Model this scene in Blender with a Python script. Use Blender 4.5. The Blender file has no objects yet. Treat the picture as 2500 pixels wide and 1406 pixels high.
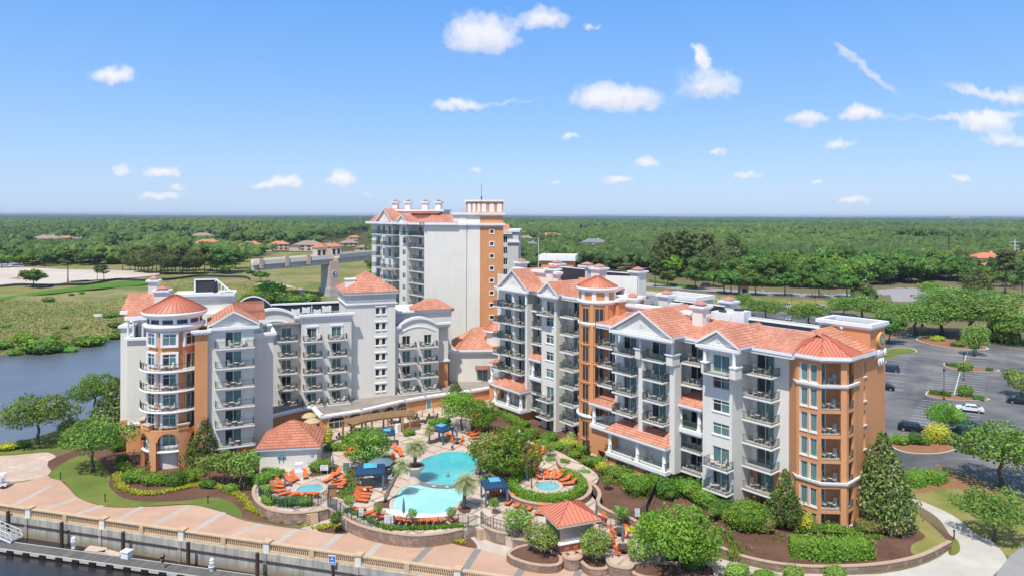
HAZE=.00007; SKY_SAT=1.15; SKY_HUE=.5
import bpy, math, random
import numpy as np
from mathutils import Matrix, Vector
R=math.radians
rnd=random.Random(7)
SC=bpy.context.scene
COL=SC.collection
H=39.0; FP=1666.7
# ---------------------------------------------------------------- surveying: photo column/row -> place on the ground
def ab(px,py):
    u=px-1250.0
    return u/FP,(py-525.0-u*0.0032)/FP
def G(px,py,z=0.0):
    a,b=ab(px,py)
    if 1.24<z<1.31: D=(H-z+.52)/(b-.010*a); return Vector((a*D,D,z-.52-.010*a*D))   # the garden bed slopes gently
    D=(H-z)/b
    return Vector((a*D,D,z))
def zg(x): return .74-.010*x
def P(px,py,D):
    a,b=ab(px,py); return Vector((a*D,D,H-b*D))
def G2(pts,z=0.0): return [tuple(G(x,y,z)[:2]) for x,y in pts]
# ---------------------------------------------------------------- materials
MATS={}
def lin(h):
    h=h.lstrip('#'); c=[int(h[i:i+2],16)/255 for i in (0,2,4)]
    return tuple(x/12.92 if x<=.04045 else ((x+.055)/1.055)**2.4 for x in c)
class NT:
    def __init__(s,mat): s.t=mat.node_tree; s.n=s.t.nodes; s.l=s.t.links
    def add(s,typ,**kw):
        o=s.n.new(typ)
        for k,v in kw.items():
            if k in o.inputs.keys(): o.inputs[k].default_value=v
            else: setattr(o,k,v)
        return o
    def link(s,a,b): s.l.new(a,b)
    def mix(s,f,a,b,bt='MIX'):
        m=s.n.new('ShaderNodeMix'); m.data_type='RGBA'; m.blend_type=bt
        for soc,v in ((m.inputs[0],f),(m.inputs[6],a),(m.inputs[7],b)):
            if hasattr(v,'is_output') : s.l.new(v,soc)
            else: soc.default_value=v if isinstance(v,(int,float)) else (*v,1)[:4]
        return m.outputs[2]
    def math(s,op,a,b=0.0,c=0.0):
        m=s.n.new('ShaderNodeMath'); m.operation=op
        for i,v in enumerate((a,b,c)):
            if hasattr(v,'is_output'): s.l.new(v,m.inputs[i])
            else: m.inputs[i].default_value=v
        return m.outputs[0]
    def ramp(s,f,stops):
        r=s.n.new('ShaderNodeValToRGB'); e=r.color_ramp.elements
        while len(e)<len(stops): e.new(.5)
        for el,(p,c) in zip(e,stops):
            el.position=p; el.color=(*c,1)[:4] if not isinstance(c,(int,float)) else (c,c,c,1)
        s.l.new(f,r.inputs[0]); return r.outputs[0]
    def noise(s,vec,scale,detail=4,rough=.6,dist=0):
        n=s.add('ShaderNodeTexNoise'); n.inputs['Scale'].default_value=scale; n.inputs['Detail'].default_value=detail
        n.inputs['Roughness'].default_value=rough; n.inputs['Distortion'].default_value=dist
        if vec is not None: s.l.new(vec,n.inputs['Vector'])
        return n.outputs['Fac']
def newmat(name):
    m=bpy.data.materials.new(name); m.use_nodes=True
    t=NT(m); b=t.n['Principled BSDF']; MATS[name]=m
    return m,t,b
def M(name,c1,c2=None,sc=.6,rough=.85,bump=0,bsc=12,spec=.3,metal=0,patch=None,coord='Object'):
    """noise-varied surface: c1..c2 over fine noise, optional broad patches (colour, scale, amount)"""
    m,t,b=newmat(name)
    b.inputs['Roughness'].default_value=rough; b.inputs['Specular IOR Level'].default_value=spec; b.inputs['Metallic'].default_value=metal
    tc=t.add('ShaderNodeTexCoord').outputs[coord]
    c2=c2 or tuple(x*.86 for x in c1)
    f=t.noise(tc,sc,5,.65)
    col=t.mix(t.ramp(f,[(.33,0.),(.67,1.)]),c1,c2)
    if patch:
        for pc,ps,pa in patch:
            g=t.noise(tc,ps,4,.6)
            col=t.mix(t.math('MULTIPLY',t.ramp(g,[(.45,0.),(.6,1.)]),pa),col,pc)
    t.link(col,b.inputs['Base Color'])
    if bump:
        bn=t.add('ShaderNodeBump'); bn.inputs['Strength'].default_value=bump; bn.inputs['Distance'].default_value=.05
        t.link(t.noise(tc,bsc,3),bn.inputs['Height']); t.link(bn.outputs[0],b.inputs['Normal'])
    return m
# ---------------------------------------------------------------- mesh builder
class MB:
    def __init__(s): s.v=[]; s.f=[]; s.m=[]; s.uv=[]
    def face(s,pts,mi=0,uv=None):
        k=len(s.v); s.v+= [tuple(p) for p in pts]; s.f.append(tuple(range(k,k+len(pts)))); s.m.append(mi); s.uv.append(uv)
    def box(s,a,b,mi=0):
        s.obox(a,(b[0]-a[0],0,0),(0,b[1]-a[1],0),(0,0,b[2]-a[2]),mi)
    def obox(s,o,u,v,w,mi=0):
        o,u,v,w=map(Vector,(o,u,v,w)); p=[o,o+u,o+u+v,o+v,o+w,o+u+w,o+u+v+w,o+v+w]
        if u.cross(v).dot(w)<0: p=[p[i] for i in (3,2,1,0,7,6,5,4)]
        k=len(s.v); s.v+=[tuple(q) for q in p]
        for q in ((0,3,2,1),(4,5,6,7),(0,1,5,4),(1,2,6,5),(2,3,7,6),(3,0,4,7)):
            s.f.append(tuple(k+i for i in q)); s.m.append(mi); s.uv.append(None)
    def bar(s,a,b,w,h=None,mi=0):
        a,b=Vector(a),Vector(b); d=b-a; h=h or w
        x=d.cross(Vector((0,0,1))); x=Vector((1,0,0)) if x.length<1e-5 else x.normalized()
        y=x.cross(d).normalized(); s.obox(a-x*w/2-y*h/2,x*w,d,y*h,mi)
    def prism(s,pts,z0,z1,mi=0,top=None,bottom=True):
        A=sum(pts[i][0]*pts[(i+1)%len(pts)][1]-pts[(i+1)%len(pts)][0]*pts[i][1] for i in range(len(pts)))
        if A<0: pts=pts[::-1]
        n=len(pts)
        s.face([(x,y,z1) for x,y in pts],mi if top is None else top)
        if bottom: s.face([(x,y,z0) for x,y in pts[::-1]],mi)
        for i in range(n):
            a,b=pts[i],pts[(i+1)%n]; s.face([(*a,z0),(*b,z0),(*b,z1),(*a,z1)],mi)
    def lathe(s,c,prof,n=16,mi=0,a0=0,a1=2*math.pi,sx=1,sy=1):
        full=abs(a1-a0-2*math.pi)<1e-6; k=len(s.v); m=n if full else n+1
        for i in range(m):
            a=a0+(a1-a0)*i/n
            for r,z in prof: s.v.append((c[0]+r*sx*math.cos(a),c[1]+r*sy*math.sin(a),c[2]+z))
        L=len(prof)
        for i in range(n):
            j=(i+1)%m
            for q in range(L-1):
                s.f.append((k+i*L+q,k+j*L+q,k+j*L+q+1,k+i*L+q+1)); s.m.append(mi)
                s.uv.append([(i*.5,q),(i*.5+.5,q),(i*.5+.5,q+1),(i*.5,q+1)])
    def tube(s,pts,rad,n=6,mi=0):
        pts=[Vector(p) for p in pts]; k=len(s.v); rad=rad if isinstance(rad,(list,tuple)) else [rad]*len(pts)
        for i,p in enumerate(pts):
            d=(pts[min(i+1,len(pts)-1)]-pts[max(i-1,0)]).normalized()
            x=d.cross(Vector((0,.3,1)) if abs(d.z)<.95 else Vector((1,0,0))).normalized(); y=d.cross(x)
            for j in range(n):
                a=2*math.pi*j/n; s.v.append(tuple(p+(x*math.cos(a)+y*math.sin(a))*rad[i]))
        for i in range(len(pts)-1):
            for j in range(n):
                j2=(j+1)%n; s.f.append((k+i*n+j,k+i*n+j2,k+i*n+n+j2,k+i*n+n+j)); s.m.append(mi); s.uv.append(None)
        s.f.append(tuple(k+j for j in range(n))[::-1]); s.m.append(mi); s.uv.append(None)
        s.f.append(tuple(k+(len(pts)-1)*n+j for j in range(n))); s.m.append(mi); s.uv.append(None)
    def mesh(s,name,mats,smooth=False):
        me=bpy.data.meshes.new(name); me.from_pydata(s.v,[],s.f)
        for m in (mats if isinstance(mats,(list,tuple)) else [mats]): me.materials.append(MATS[m] if isinstance(m,str) else m)
        me.polygons.foreach_set('material_index',s.m)
        if any(u is not None for u in s.uv):
            l=me.uv_layers.new(name='UVMap').data; i=0
            for f,u in zip(s.f,s.uv):
                for j in range(len(f)):
                    if u is not None: l[i].uv=u[j]
                    i+=1
        if smooth: me.polygons.foreach_set('use_smooth',[True]*len(s.f))
        me.update(); return me
    def build(s,name,mats,parent=None,smooth=False,Mw=None):
        return put(bpy.data.objects.new(name,s.mesh(name,mats,smooth)),parent,Mw)
# ---------------------------------------------------------------- objects
WM={}
def put(o,parent=None,Mw=None):
    Mw=Mw or Matrix()
    COL.objects.link(o)
    if parent is not None:
        o.parent=parent; o.matrix_parent_inverse=WM[parent.name].inverted()
    o.matrix_basis=Mw; WM[o.name]=Mw
    return o
def tag(o,label=None,cat=None,group=None,kind=None):
    for k,v in (('label',label),('category',cat),('group',group),('kind',kind)):
        if v: o[k]=v
    return o
def TR(loc,rz=0,sc=1,rx=0,ry=0):
    s=sc if isinstance(sc,(tuple,list)) else (sc,sc,sc)
    return Matrix.LocRotScale(Vector(loc),Matrix.Rotation(rz,3,'Z')@Matrix.Rotation(ry,3,'Y')@Matrix.Rotation(rx,3,'X'),Vector(s))
def thing(name,label,cat,loc=(0,0,0),rz=0,group=None,sc=1,parts=None,rx=0,ry=0):
    """an Empty (or, with a single mesh, that mesh) at the thing's base; parts = [(part name, mesh, [sub-parts])]"""
    Mw=TR(loc,rz,sc,rx,ry)
    if parts is not None and not isinstance(parts,list):
        return tag(put(bpy.data.objects.new(name,parts),None,Mw),label,cat,group)
    e=put(bpy.data.objects.new(name,None),None,Mw); e.empty_display_size=.2
    tag(e,label,cat,group)
    for p in parts or []:
        c=put(bpy.data.objects.new(p[0],p[1]),e,Mw)
        for q in (p[2] if len(p)>2 else []): put(bpy.data.objects.new(q[0],q[1]),c,Mw)
    return e
def struct(mb,name,mats,kind='structure',smooth=False): return tag(mb.build(name,mats,smooth=smooth),kind=kind)
# ---------------------------------------------------------------- vertical facade frame: anchor column+depth, compass angle
class Fr:
    def __init__(s,px,D,ang):
        a=(px-1250)/FP; s.ang=R(ang); s.p=Vector((a*D,D)); s.u=Vector((math.cos(s.ang),math.sin(s.ang))); s.n=Vector((math.sin(s.ang),-math.cos(s.ang)))
    def t(s,px,o=0):
        a=(px-1250)/FP; return (s.p.dot(s.n)+o)/(a*s.n.x+s.n.y)
    def s(s_,px,o=0):
        t=s_.t(px,o); return (Vector(((px-1250)/FP*t,t))-s_.p).dot(s_.u)
    def z(s,px,py,o=0): return H-ab(px,py)[1]*s.t(px,o)
    def w(s,q,o=0,z=0):
        v=s.p+s.u*q+s.n*o; return Vector((v.x,v.y,z))
    def m(s,q,o=0,z=0): return TR(s.w(q,o,z),s.ang)
    def box(s,mb,s0,s1,o0,o1,z0,z1,mi=0): mb.obox(s.w(s0,o0,z0),s.w(s1,o0,z0)-s.w(s0,o0,z0),s.w(s0,o1,z0)-s.w(s0,o0,z0),(0,0,z1-z0),mi)
def panel(mb,f,s0,s1,o,z0,z1,ops=(),rev=.2,mi=0):
    """a wall face with real recessed openings"""
    e=1e-4
    S=sorted({s0,s1,*[v for q in ops for v in q[:2] if s0<v<s1]}); Z=sorted({z0,z1,*[v for q in ops for v in q[2:4] if z0<v<z1]})
    for a,b in zip(S,S[1:]):
        if b-a<e: continue
        run=None
        for c,d in zip(Z,Z[1:]):
            x,y=(a+b)/2,(c+d)/2
            if any(q[0]<x<q[1] and q[2]<y<q[3] for q in ops): continue
            mb.face([f.w(a,o,c),f.w(b,o,c),f.w(b,o,d),f.w(a,o,d)],mi)
    for q in ops:
        a,b,c,d=q[:4]; i=o-rev
        mb.face([f.w(a,o,c),f.w(a,i,c),f.w(a,i,d),f.w(a,o,d)],mi); mb.face([f.w(b,i,c),f.w(b,o,c),f.w(b,o,d),f.w(b,i,d)],mi)
        mb.face([f.w(a,o,c),f.w(b,o,c),f.w(b,i,c),f.w(a,i,c)],mi); mb.face([f.w(a,i,d),f.w(b,i,d),f.w(b,o,d),f.w(a,o,d)],mi)
def bay(mb,f,s0,s1,o,ob,z0,z1,ops=(),mi=0,rev=.2,sides='LR'):
    panel(mb,f,s0,s1,o,z0,z1,ops,rev,mi)
    if 'L' in sides: mb.face([f.w(s0,ob,z0),f.w(s0,o,z0),f.w(s0,o,z1),f.w(s0,ob,z1)],mi)
    if 'R' in sides: mb.face([f.w(s1,o,z0),f.w(s1,ob,z0),f.w(s1,ob,z1),f.w(s1,o,z1)],mi)
MC={}
def glazed(f,a,b,c,d,o,parent,kind='window',frame='frame_white',name=None):
    """a window or sliding door: pane mesh with its frame as a sub-part"""
    w,h=round(b-a,2),round(d-c,2); key=(w,h,kind)
    if key not in MC:
        g=MB(); fr=MB(); t=.07
        g.box((-w/2,0,-h/2),(w/2,.03,h/2))
        for x0,x1,z0,z1 in ((-w/2,w/2,-h/2,-h/2+t),(-w/2,w/2,h/2-t,h/2),(-w/2,-w/2+t,-h/2+t,h/2-t),(w/2-t,w/2,-h/2+t,h/2-t),(-t/2,t/2,-h/2+t,h/2-t)):
            if w>1 or x0!=-t/2: fr.box((x0,-.07,z0),(x1,-.005,z1))
        if kind=='window' and w>1.3:
            fr.box((-w/2+t,-.068,h*.18),(-t/2,-.006,h*.18+.06)); fr.box((t/2,-.068,h*.18),(w/2-t,-.006,h*.18+.06))
        MC[key]=(g.mesh(kind,'glass_drawn' if kind=='tall_window' else 'glass_'+('curtain' if kind not in('lattice','drum_window') else 'dark')),fr.mesh('frame',frame if kind!='drum_window' else 'stucco_orange'))
    Mw=f.m((a+b)/2,o-.17,(c+d)/2)
    wdw=put(bpy.data.objects.new(name or ('window' if kind!='door' else 'sliding_door'),MC[key][0]),parent,Mw)
    put(bpy.data.objects.new('frame',MC[key][1]),wdw,Mw)
    return wdw
def railbars(mb,pts,h=1.05,sp=.13,w=.024,mi=0):
    for a,b in zip(pts,pts[1:]):
        a,b=Vector(a),Vector(b); L=(b-a).length; n=max(1,round(L/sp)); up=Vector((0,0,1))
        mb.bar(a+up*h,b+up*h,.05,.05,mi); mb.bar(a+up*.1,b+up*.1,.03,.03,mi)
        for i in range(n+1):
            p=a.lerp(b,i/n); ww=.05 if i in (0,n) else w
            mb.obox(p+Vector((-ww/2,-ww/2,.02)),(ww,0,0),(0,ww,0),(0,0,h-.02),mi)
def balcony(f,s0,s1,o,d,z,parent,sides='LR',th=.28,nob=0,rail='rail_green',floor=None):
    """slab with white edge and its dark metal railing; local x along the facade, -y outward"""
    w=round(s1-s0,1); d=round(d,2); key=('bal',w,d,sides,th,rail)
    if key not in MC:
        g=MB(); g.box((0,-d,-th),(w,0,-.04)); g.box((-.06,-d-.06,-th+.1),(w+.06,0,-.0401)) if 'L' in sides and 'R' in sides else None
        g.box((.02,-d+.02,-.04),(w-.02,0,0),1)
        r=MB(); q=[(.06,-d+.06,0),(w-.06,-d+.06,0)]
        if 'L' in sides: q=[(.06,-.05,0)]+q
        if 'R' in sides: q=q+[(w-.06,-.05,0)]
        railbars(r,q); MC[key]=(g.mesh('balcony',['trim','balcony_floor']),r.mesh('railing',rail))
    Mw=f.m(s0,o,z)
    b=put(bpy.data.objects.new('balcony',MC[key][0]),parent,Mw)
    put(bpy.data.objects.new('railing',MC[key][1]),b,Mw)
    return b
def roofface(mb,pts,mi=0,ref=None):
    """tile roof face with uv in metres: u along the eave (pts[0]->pts[1]), v up the slope"""
    p=[Vector(q) for q in pts]; u=(p[1]-p[0]).normalized(); n=u.cross(p[2]-p[0]).normalized(); v=n.cross(u)
    mb.face(p,mi,[((q-p[0]).dot(u),(q-p[0]).dot(v)) for q in p])
def hiproof(mb,f,s0,s1,o0,o1,ze,zr,ridge=None,mi=0,soffit=True):
    """hip roof over a rectangle (o0 front > o1 back); ridge along s"""
    L=s1-s0; W=o0-o1; h=min(L,W)/2
    if L>=W: r0,r1=f.w(s0+h,(o0+o1)/2,zr),f.w(s1-h,(o0+o1)/2,zr)
    else: r0,r1=f.w((s0+s1)/2,o0-h,zr),f.w((s0+s1)/2,o1+h,zr)
    A,B,C,D=f.w(s0,o0,ze),f.w(s1,o0,ze),f.w(s1,o1,ze),f.w(s0,o1,ze)
    if L>=W:
        roofface(mb,[A,B,r1,r0],mi); roofface(mb,[B,C,r1],mi); roofface(mb,[C,D,r0,r1],mi); roofface(mb,[D,A,r0],mi)
    else:
        roofface(mb,[A,B,r0],mi); roofface(mb,[B,C,r1,r0],mi); roofface(mb,[C,D,r1],mi); roofface(mb,[D,A,r0,r1],mi)
    if soffit: mb.face([D,C,B,A],mi)
def cornice(mb,f,s0,s1,o,zt,prof=((.0,.0),(.25,.3),(.45,.55)),depth=None,mi=0,ends=True,back=.3):
    """stacked moulding running along a facade: boxes (projection, height) below zt"""
    z=zt
    for i,(p,hh) in enumerate(prof):
        e=p if ends else 0
        f.box(mb,s0-e,s1+e,o-back,o+p,z-hh,z,mi); z-=hh
# ---------------------------------------------------------------- the palette
def stucco(name,c1,c2):
    """painted stucco: broad tone drift, faint rain streaks, score joints at every storey"""
    m,t,b=newmat(name); tc=t.add('ShaderNodeTexCoord').outputs['Object']; sp=t.add('ShaderNodeSeparateXYZ'); t.link(tc,sp.inputs[0])
    c=t.mix(t.ramp(t.noise(tc,.18,5,.65),[(.35,0.),(.65,1.)]),c1,c2); mp=t.add('ShaderNodeMapping'); t.link(tc,mp.inputs[0]); mp.inputs['Scale'].default_value=(1,1,.07)
    c=t.mix(t.math('MULTIPLY',t.ramp(t.noise(mp.outputs[0],1.4,5,.7),[(.5,0.),(.68,1.)]),.22),c,tuple(x*.72 for x in c2))
    j=t.math('LESS_THAN',t.math('FRACT',t.math('DIVIDE',t.math('ADD',sp.outputs[2],.35),1.53)),.028)
    c=t.mix(t.math('MULTIPLY',j,.16),c,tuple(x*.6 for x in c2)); t.link(c,b.inputs['Base Color']); b.inputs['Roughness'].default_value=.92; b.inputs['Specular IOR Level'].default_value=.2
stucco('stucco_white',(.77,.735,.665),(.72,.69,.625))
stucco('stucco_grey',(.62,.62,.61),(.57,.57,.565))
stucco('stucco_orange',(.69,.325,.15),(.62,.285,.13))
M('trim',(.84,.83,.82),(.78,.775,.77),.5,.75,0)
M('balcony_floor',(.52,.49,.44),(.42,.40,.37),.8,.9)
M('frame_white',(.80,.80,.79),(.76,.76,.75),1,.5)
M('rail_green',(.06,.105,.10),(.045,.085,.08),2,.45,0,spec=.5)
M('rail_black',(.03,.032,.035),(.02,.02,.022),2,.45,spec=.5)
M('screen_dark',(.035,.038,.05),(.05,.053,.065),.5,.8)
M('roof_flat',(.20,.195,.19),(.26,.255,.25),.3,.95,patch=[((.2,.2,.2),.15,.5)])
M('roof_deck',(.36,.32,.27),(.27,.24,.21),.25,.95,.2,8,patch=[((.20,.19,.18),.1,.5)])
M('metal_grey',(.55,.56,.57),(.48,.49,.5),1,.4,metal=.6)
M('metal_white',(.78,.78,.78),(.7,.7,.7),1,.45)
M('metal_shutter',(.52,.51,.51),(.46,.46,.46),3,.35,metal=.5)
M('brick_brown',(.30,.15,.10),(.22,.11,.075),2,.9)
M('concrete',(.56,.52,.46),(.47,.44,.39),.4,.9,.1,8,patch=[((.40,.37,.33),.15,.4)])
M('bridge_concrete',(.70,.63,.52),(.62,.56,.46),.2,.9)
M('mulch',(.15,.075,.05),(.095,.048,.033),1.6,.95,.6,10,patch=[((.19,.10,.07),.2,.5)])
M('pine_straw',(.33,.16,.085),(.24,.12,.06),1.2,.95,.4,10)
M('soil_ground',(.20,.15,.085),(.13,.13,.05),.3,.95,.4,9)
M('bark',(.16,.125,.10),(.10,.08,.065),4,.95,.5,10)
M('bark_pale',(.30,.25,.21),(.22,.18,.15),4,.95)
M('palm_trunk',(.20,.17,.14),(.13,.11,.09),6,.95,.5,14)
M('lounger_orange',(.74,.17,.05),(.66,.14,.04),2,.8)
M('chair_beige',(.70,.62,.54),(.62,.55,.48),2,.7)
M('table_dark',(.10,.07,.06),(.07,.05,.045),2,.6)
M('white_plastic',(.8,.8,.8),(.74,.74,.74),2,.5)
M('canvas_blue',(.02,.06,.13),(.016,.048,.11),2,.85)
M('canvas_sky',(.10,.40,.62),(.08,.36,.58),2,.85)
M('canvas_slate',(.15,.22,.27),(.12,.18,.23),2,.85)
M('canvas_tan',(.55,.42,.24),(.48,.36,.2),2,.85)
M('timber',(.42,.25,.11),(.32,.18,.08),2.5,.85)
M('timber_step',(.70,.46,.18),(.6,.38,.14),2.5,.8)
M('piling',(.085,.05,.04),(.055,.034,.028),2,.9,.3)
M('beige_paint',(.66,.50,.38),(.58,.43,.32),1,.85)
M('balustrade_stone',(.60,.44,.28),(.52,.37,.23),1.5,.9)
M('sand',(.58,.50,.42),(.50,.42,.34),.06,.95,patch=[((.40,.33,.26),.02,.5),((.62,.56,.50),.03,.5)])
M('road_grey',(.33,.32,.32),(.28,.275,.275),.3,.9)
M('line_paint',(.72,.71,.68),(.6,.6,.58),1,.8)
M('curb',(.55,.51,.45),(.46,.43,.38),1,.9)
M('skin',(.55,.32,.22),(.5,.28,.19),4,.6)
M('cloth_navy',(.02,.03,.06),(.015,.022,.045),4,.9)
M('cloth_white',(.75,.75,.75),(.7,.7,.7),4,.9)
M('hair',(.3,.28,.26),(.2,.19,.18),8,.8)
M('tyre',(.015,.015,.015),(.01,.01,.01),3,.85)
M('stone_cap',(.50,.37,.27),(.42,.30,.22),2,.9)
M('terracotta_pot',(.62,.50,.42),(.55,.44,.37),2,.8)
M('sign_blue',(.03,.16,.55),(.025,.14,.5),2,.6)
M('sign_green',(.02,.18,.10),(.015,.15,.08),2,.6)
M('sign_red',(.55,.05,.03),(.5,.04,.025),2,.6)
M('sign_tan',(.72,.40,.17),(.66,.36,.15),2,.6)
M('gold_paint',(.65,.40,.08),(.55,.32,.06),4,.5)
M('teal_paint',(.10,.30,.38),(.08,.25,.32),4,.5)
M('light_lamp',(.75,.73,.68),(.7,.68,.64),2,.4)
M('house_cream',(.62,.52,.42),(.55,.46,.37),.3,.9)
M('house_white',(.70,.68,.64),(.62,.6,.57),.3,.9)
M('house_pink',(.60,.42,.33),(.54,.37,.29),.3,.9)
M('house_roof_grey',(.24,.235,.25),(.19,.19,.2),.5,.9)
M('house_roof_brown',(.34,.26,.20),(.27,.2,.16),.5,.9)
M('house_roof_orange',(.60,.23,.11),(.5,.18,.09),.5,.9)
M('window_dark',(.03,.04,.05),(.02,.028,.035),1,.12,spec=.6)
def grass(name,c1,c2,patch,sc=.25):
    return M(name,c1,c2,sc,.95,.5,9,.1,patch=patch)
grass('lawn_green',(.145,.20,.045),(.105,.155,.032),[((.21,.22,.055),.12,.6),((.16,.13,.04),.3,.15)])
grass('lawn_dry',(.27,.25,.08),(.19,.20,.05),[((.12,.18,.03),.08,.8),((.34,.27,.12),.2,.5)])
grass('golf_turf',(.085,.20,.025),(.07,.165,.02),[((.12,.23,.035),.05,.5)])
grass('wild_grass',(.20,.20,.055),(.31,.26,.11),[((.09,.15,.025),.035,.8),((.36,.27,.16),.016,.65),((.13,.19,.03),.12,.6),((.20,.17,.08),.4,.5)],.7)
grass('forest_floor',(.06,.075,.02),(.10,.09,.035),[((.15,.12,.06),.02,.4)])
def asphalt():
    m,t,b=newmat('asphalt'); tc=t.add('ShaderNodeTexCoord').outputs['Object']
    f=t.noise(tc,.05,6,.65,.6); g=t.noise(tc,2.5,3)
    c=t.mix(t.ramp(f,[(.38,0.),(.5,.4),(.64,1.)]),(.062,.066,.074),(.24,.228,.215))
    c=t.mix(t.math('MULTIPLY',g,.25),c,(.11,.11,.115)); t.link(c,b.inputs['Base Color']); b.inputs['Roughness'].default_value=.9
asphalt()
def tiles(name,c1,c2,su=.36,sv=.5,lap=.62):
    """barrel roof tiles: rounded columns across u, overlapping courses up v"""
    m,t,b=newmat(name); uv=t.add('ShaderNodeTexCoord').outputs['UV']; sp=t.add('ShaderNodeSeparateXYZ'); t.link(uv,sp.inputs[0])
    u=t.math('DIVIDE',sp.outputs[0],su); v=t.math('DIVIDE',sp.outputs[1],sv)
    hu=t.math('ABSOLUTE',t.math('SINE',t.math('MULTIPLY',u,math.pi))); fv=t.math('FRACT',v)
    cb=t.add('ShaderNodeCombineXYZ'); t.link(t.math('FLOOR',u),cb.inputs[0]); t.link(t.math('FLOOR',v),cb.inputs[1])
    wn=t.add('ShaderNodeTexWhiteNoise',noise_dimensions='2D'); t.link(cb.outputs[0],wn.inputs[0])
    oc=t.add('ShaderNodeTexCoord').outputs['Object']
    c=t.mix(wn.outputs[0],c1,c2); c=t.mix(t.math('MULTIPLY',t.ramp(t.noise(oc,.25,4),[(.42,0.),(.62,1.)]),.55),c,tuple(x*.72 for x in c2))
    joint=t.math('MULTIPLY',t.math('LESS_THAN',fv,.26),lap)      # the shadowless clay joint between courses
    c=t.mix(joint,c,tuple(x*.45 for x in c2)); t.link(c,b.inputs['Base Color'])
    hgt=t.math('ADD',t.math('MULTIPLY',hu,.6),t.math('MULTIPLY',t.math('SUBTRACT',1.0,fv),.5))
    bn=t.add('ShaderNodeBump'); bn.inputs['Strength'].default_value=.7; bn.inputs['Distance'].default_value=.12
    t.link(hgt,bn.inputs['Height']); t.link(bn.outputs[0],b.inputs['Normal']); b.inputs['Roughness'].default_value=.8; b.inputs['Specular IOR Level'].default_value=.25
tiles('roof_tile',(.72,.345,.23),(.53,.215,.135))
tiles('roof_tile_fine',(.60,.235,.145),(.46,.165,.10),.42,.5,.7)
M('roof_metal',(.62,.215,.135),(.56,.19,.12),.4,.5,spec=.4)
M('roof_seam',(.38,.10,.06),(.33,.09,.05),1,.5)
def bricks(name,c1,c2,mortar,sc,ms=.02,w=.5,h=.25,rot=0,coord='Object',bias=0,rough=.9,extra=None,wall=False):
    m,t,b=newmat(name); tc=t.add('ShaderNodeTexCoord').outputs[coord]
    mp=t.add('ShaderNodeMapping'); t.link(tc,mp.inputs[0]); mp.inputs['Rotation'].default_value=(0,0,rot)
    if wall:                                             # a wall seen from the side: height becomes the brick's row
        sp=t.add('ShaderNodeSeparateXYZ'); t.link(mp.outputs[0],sp.inputs[0]); cb=t.add('ShaderNodeCombineXYZ')
        t.link(t.math('ADD',sp.outputs[0],t.math('MULTIPLY',sp.outputs[1],.6)),cb.inputs[0]); t.link(sp.outputs[2],cb.inputs[1]); vec=cb.outputs[0]
    else: vec=mp.outputs[0]
    br=t.add('ShaderNodeTexBrick'); t.link(vec,br.inputs['Vector'])
    for k,v in (('Color1',(*c1,1)),('Color2',(*c2,1)),('Mortar',(*mortar,1)),('Scale',sc),('Mortar Size',ms),('Brick Width',w),('Row Height',h),('Bias',bias)): br.inputs[k].default_value=v
    br.inputs['Mortar Smooth'].default_value=.3
    c=t.mix(t.math('MULTIPLY',t.ramp(t.noise(tc,.3,5),[(.4,0.),(.65,1.)]),.4),br.outputs['Color'],tuple(x*.82 for x in c1))
    if extra: c=t.mix(t.math('MULTIPLY',t.ramp(t.noise(tc,extra[1],4),[(.5,0.),(.62,1.)]),extra[2]),c,extra[0])
    t.link(c,b.inputs['Base Color']); b.inputs['Roughness'].default_value=rough
bricks('promenade_paver',(.53,.335,.235),(.48,.30,.21),(.43,.28,.20),1,.012,2.4,1.2,R(-14.7),extra=((.57,.39,.295),.08,.5))
M('paver_band',(.50,.44,.38),(.44,.385,.335),1.5,.9,patch=[((.38,.34,.31),.2,.4)])
M('paver_band_dark',(.26,.245,.235),(.22,.21,.2),1.5,.9)
bricks('deck_paver',(.60,.50,.41),(.50,.41,.335),(.27,.19,.15),1,.2,2.6,2.6,R(38),extra=((.56,.40,.31),.35,.5))
bricks('plaza_paver',(.52,.38,.29),(.60,.48,.39),(.40,.30,.24),1,.08,2.0,2.0,R(20),extra=((.46,.33,.25),.15,.5))
bricks('walk_paver',(.56,.50,.43),(.47,.40,.34),(.52,.46,.40),1,.04,1.1,1.1,R(30),extra=((.40,.32,.27),.5,.4))
bricks('ledge_stone',(.33,.22,.155),(.24,.165,.125),(.12,.085,.065),1,.03,.6,.18,0,wall=True,extra=((.40,.30,.23),.8,.6))
bricks('brick_wall',(.48,.20,.11),(.38,.15,.08),(.42,.28,.2),1,.02,.4,.16,0,wall=True)
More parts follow.
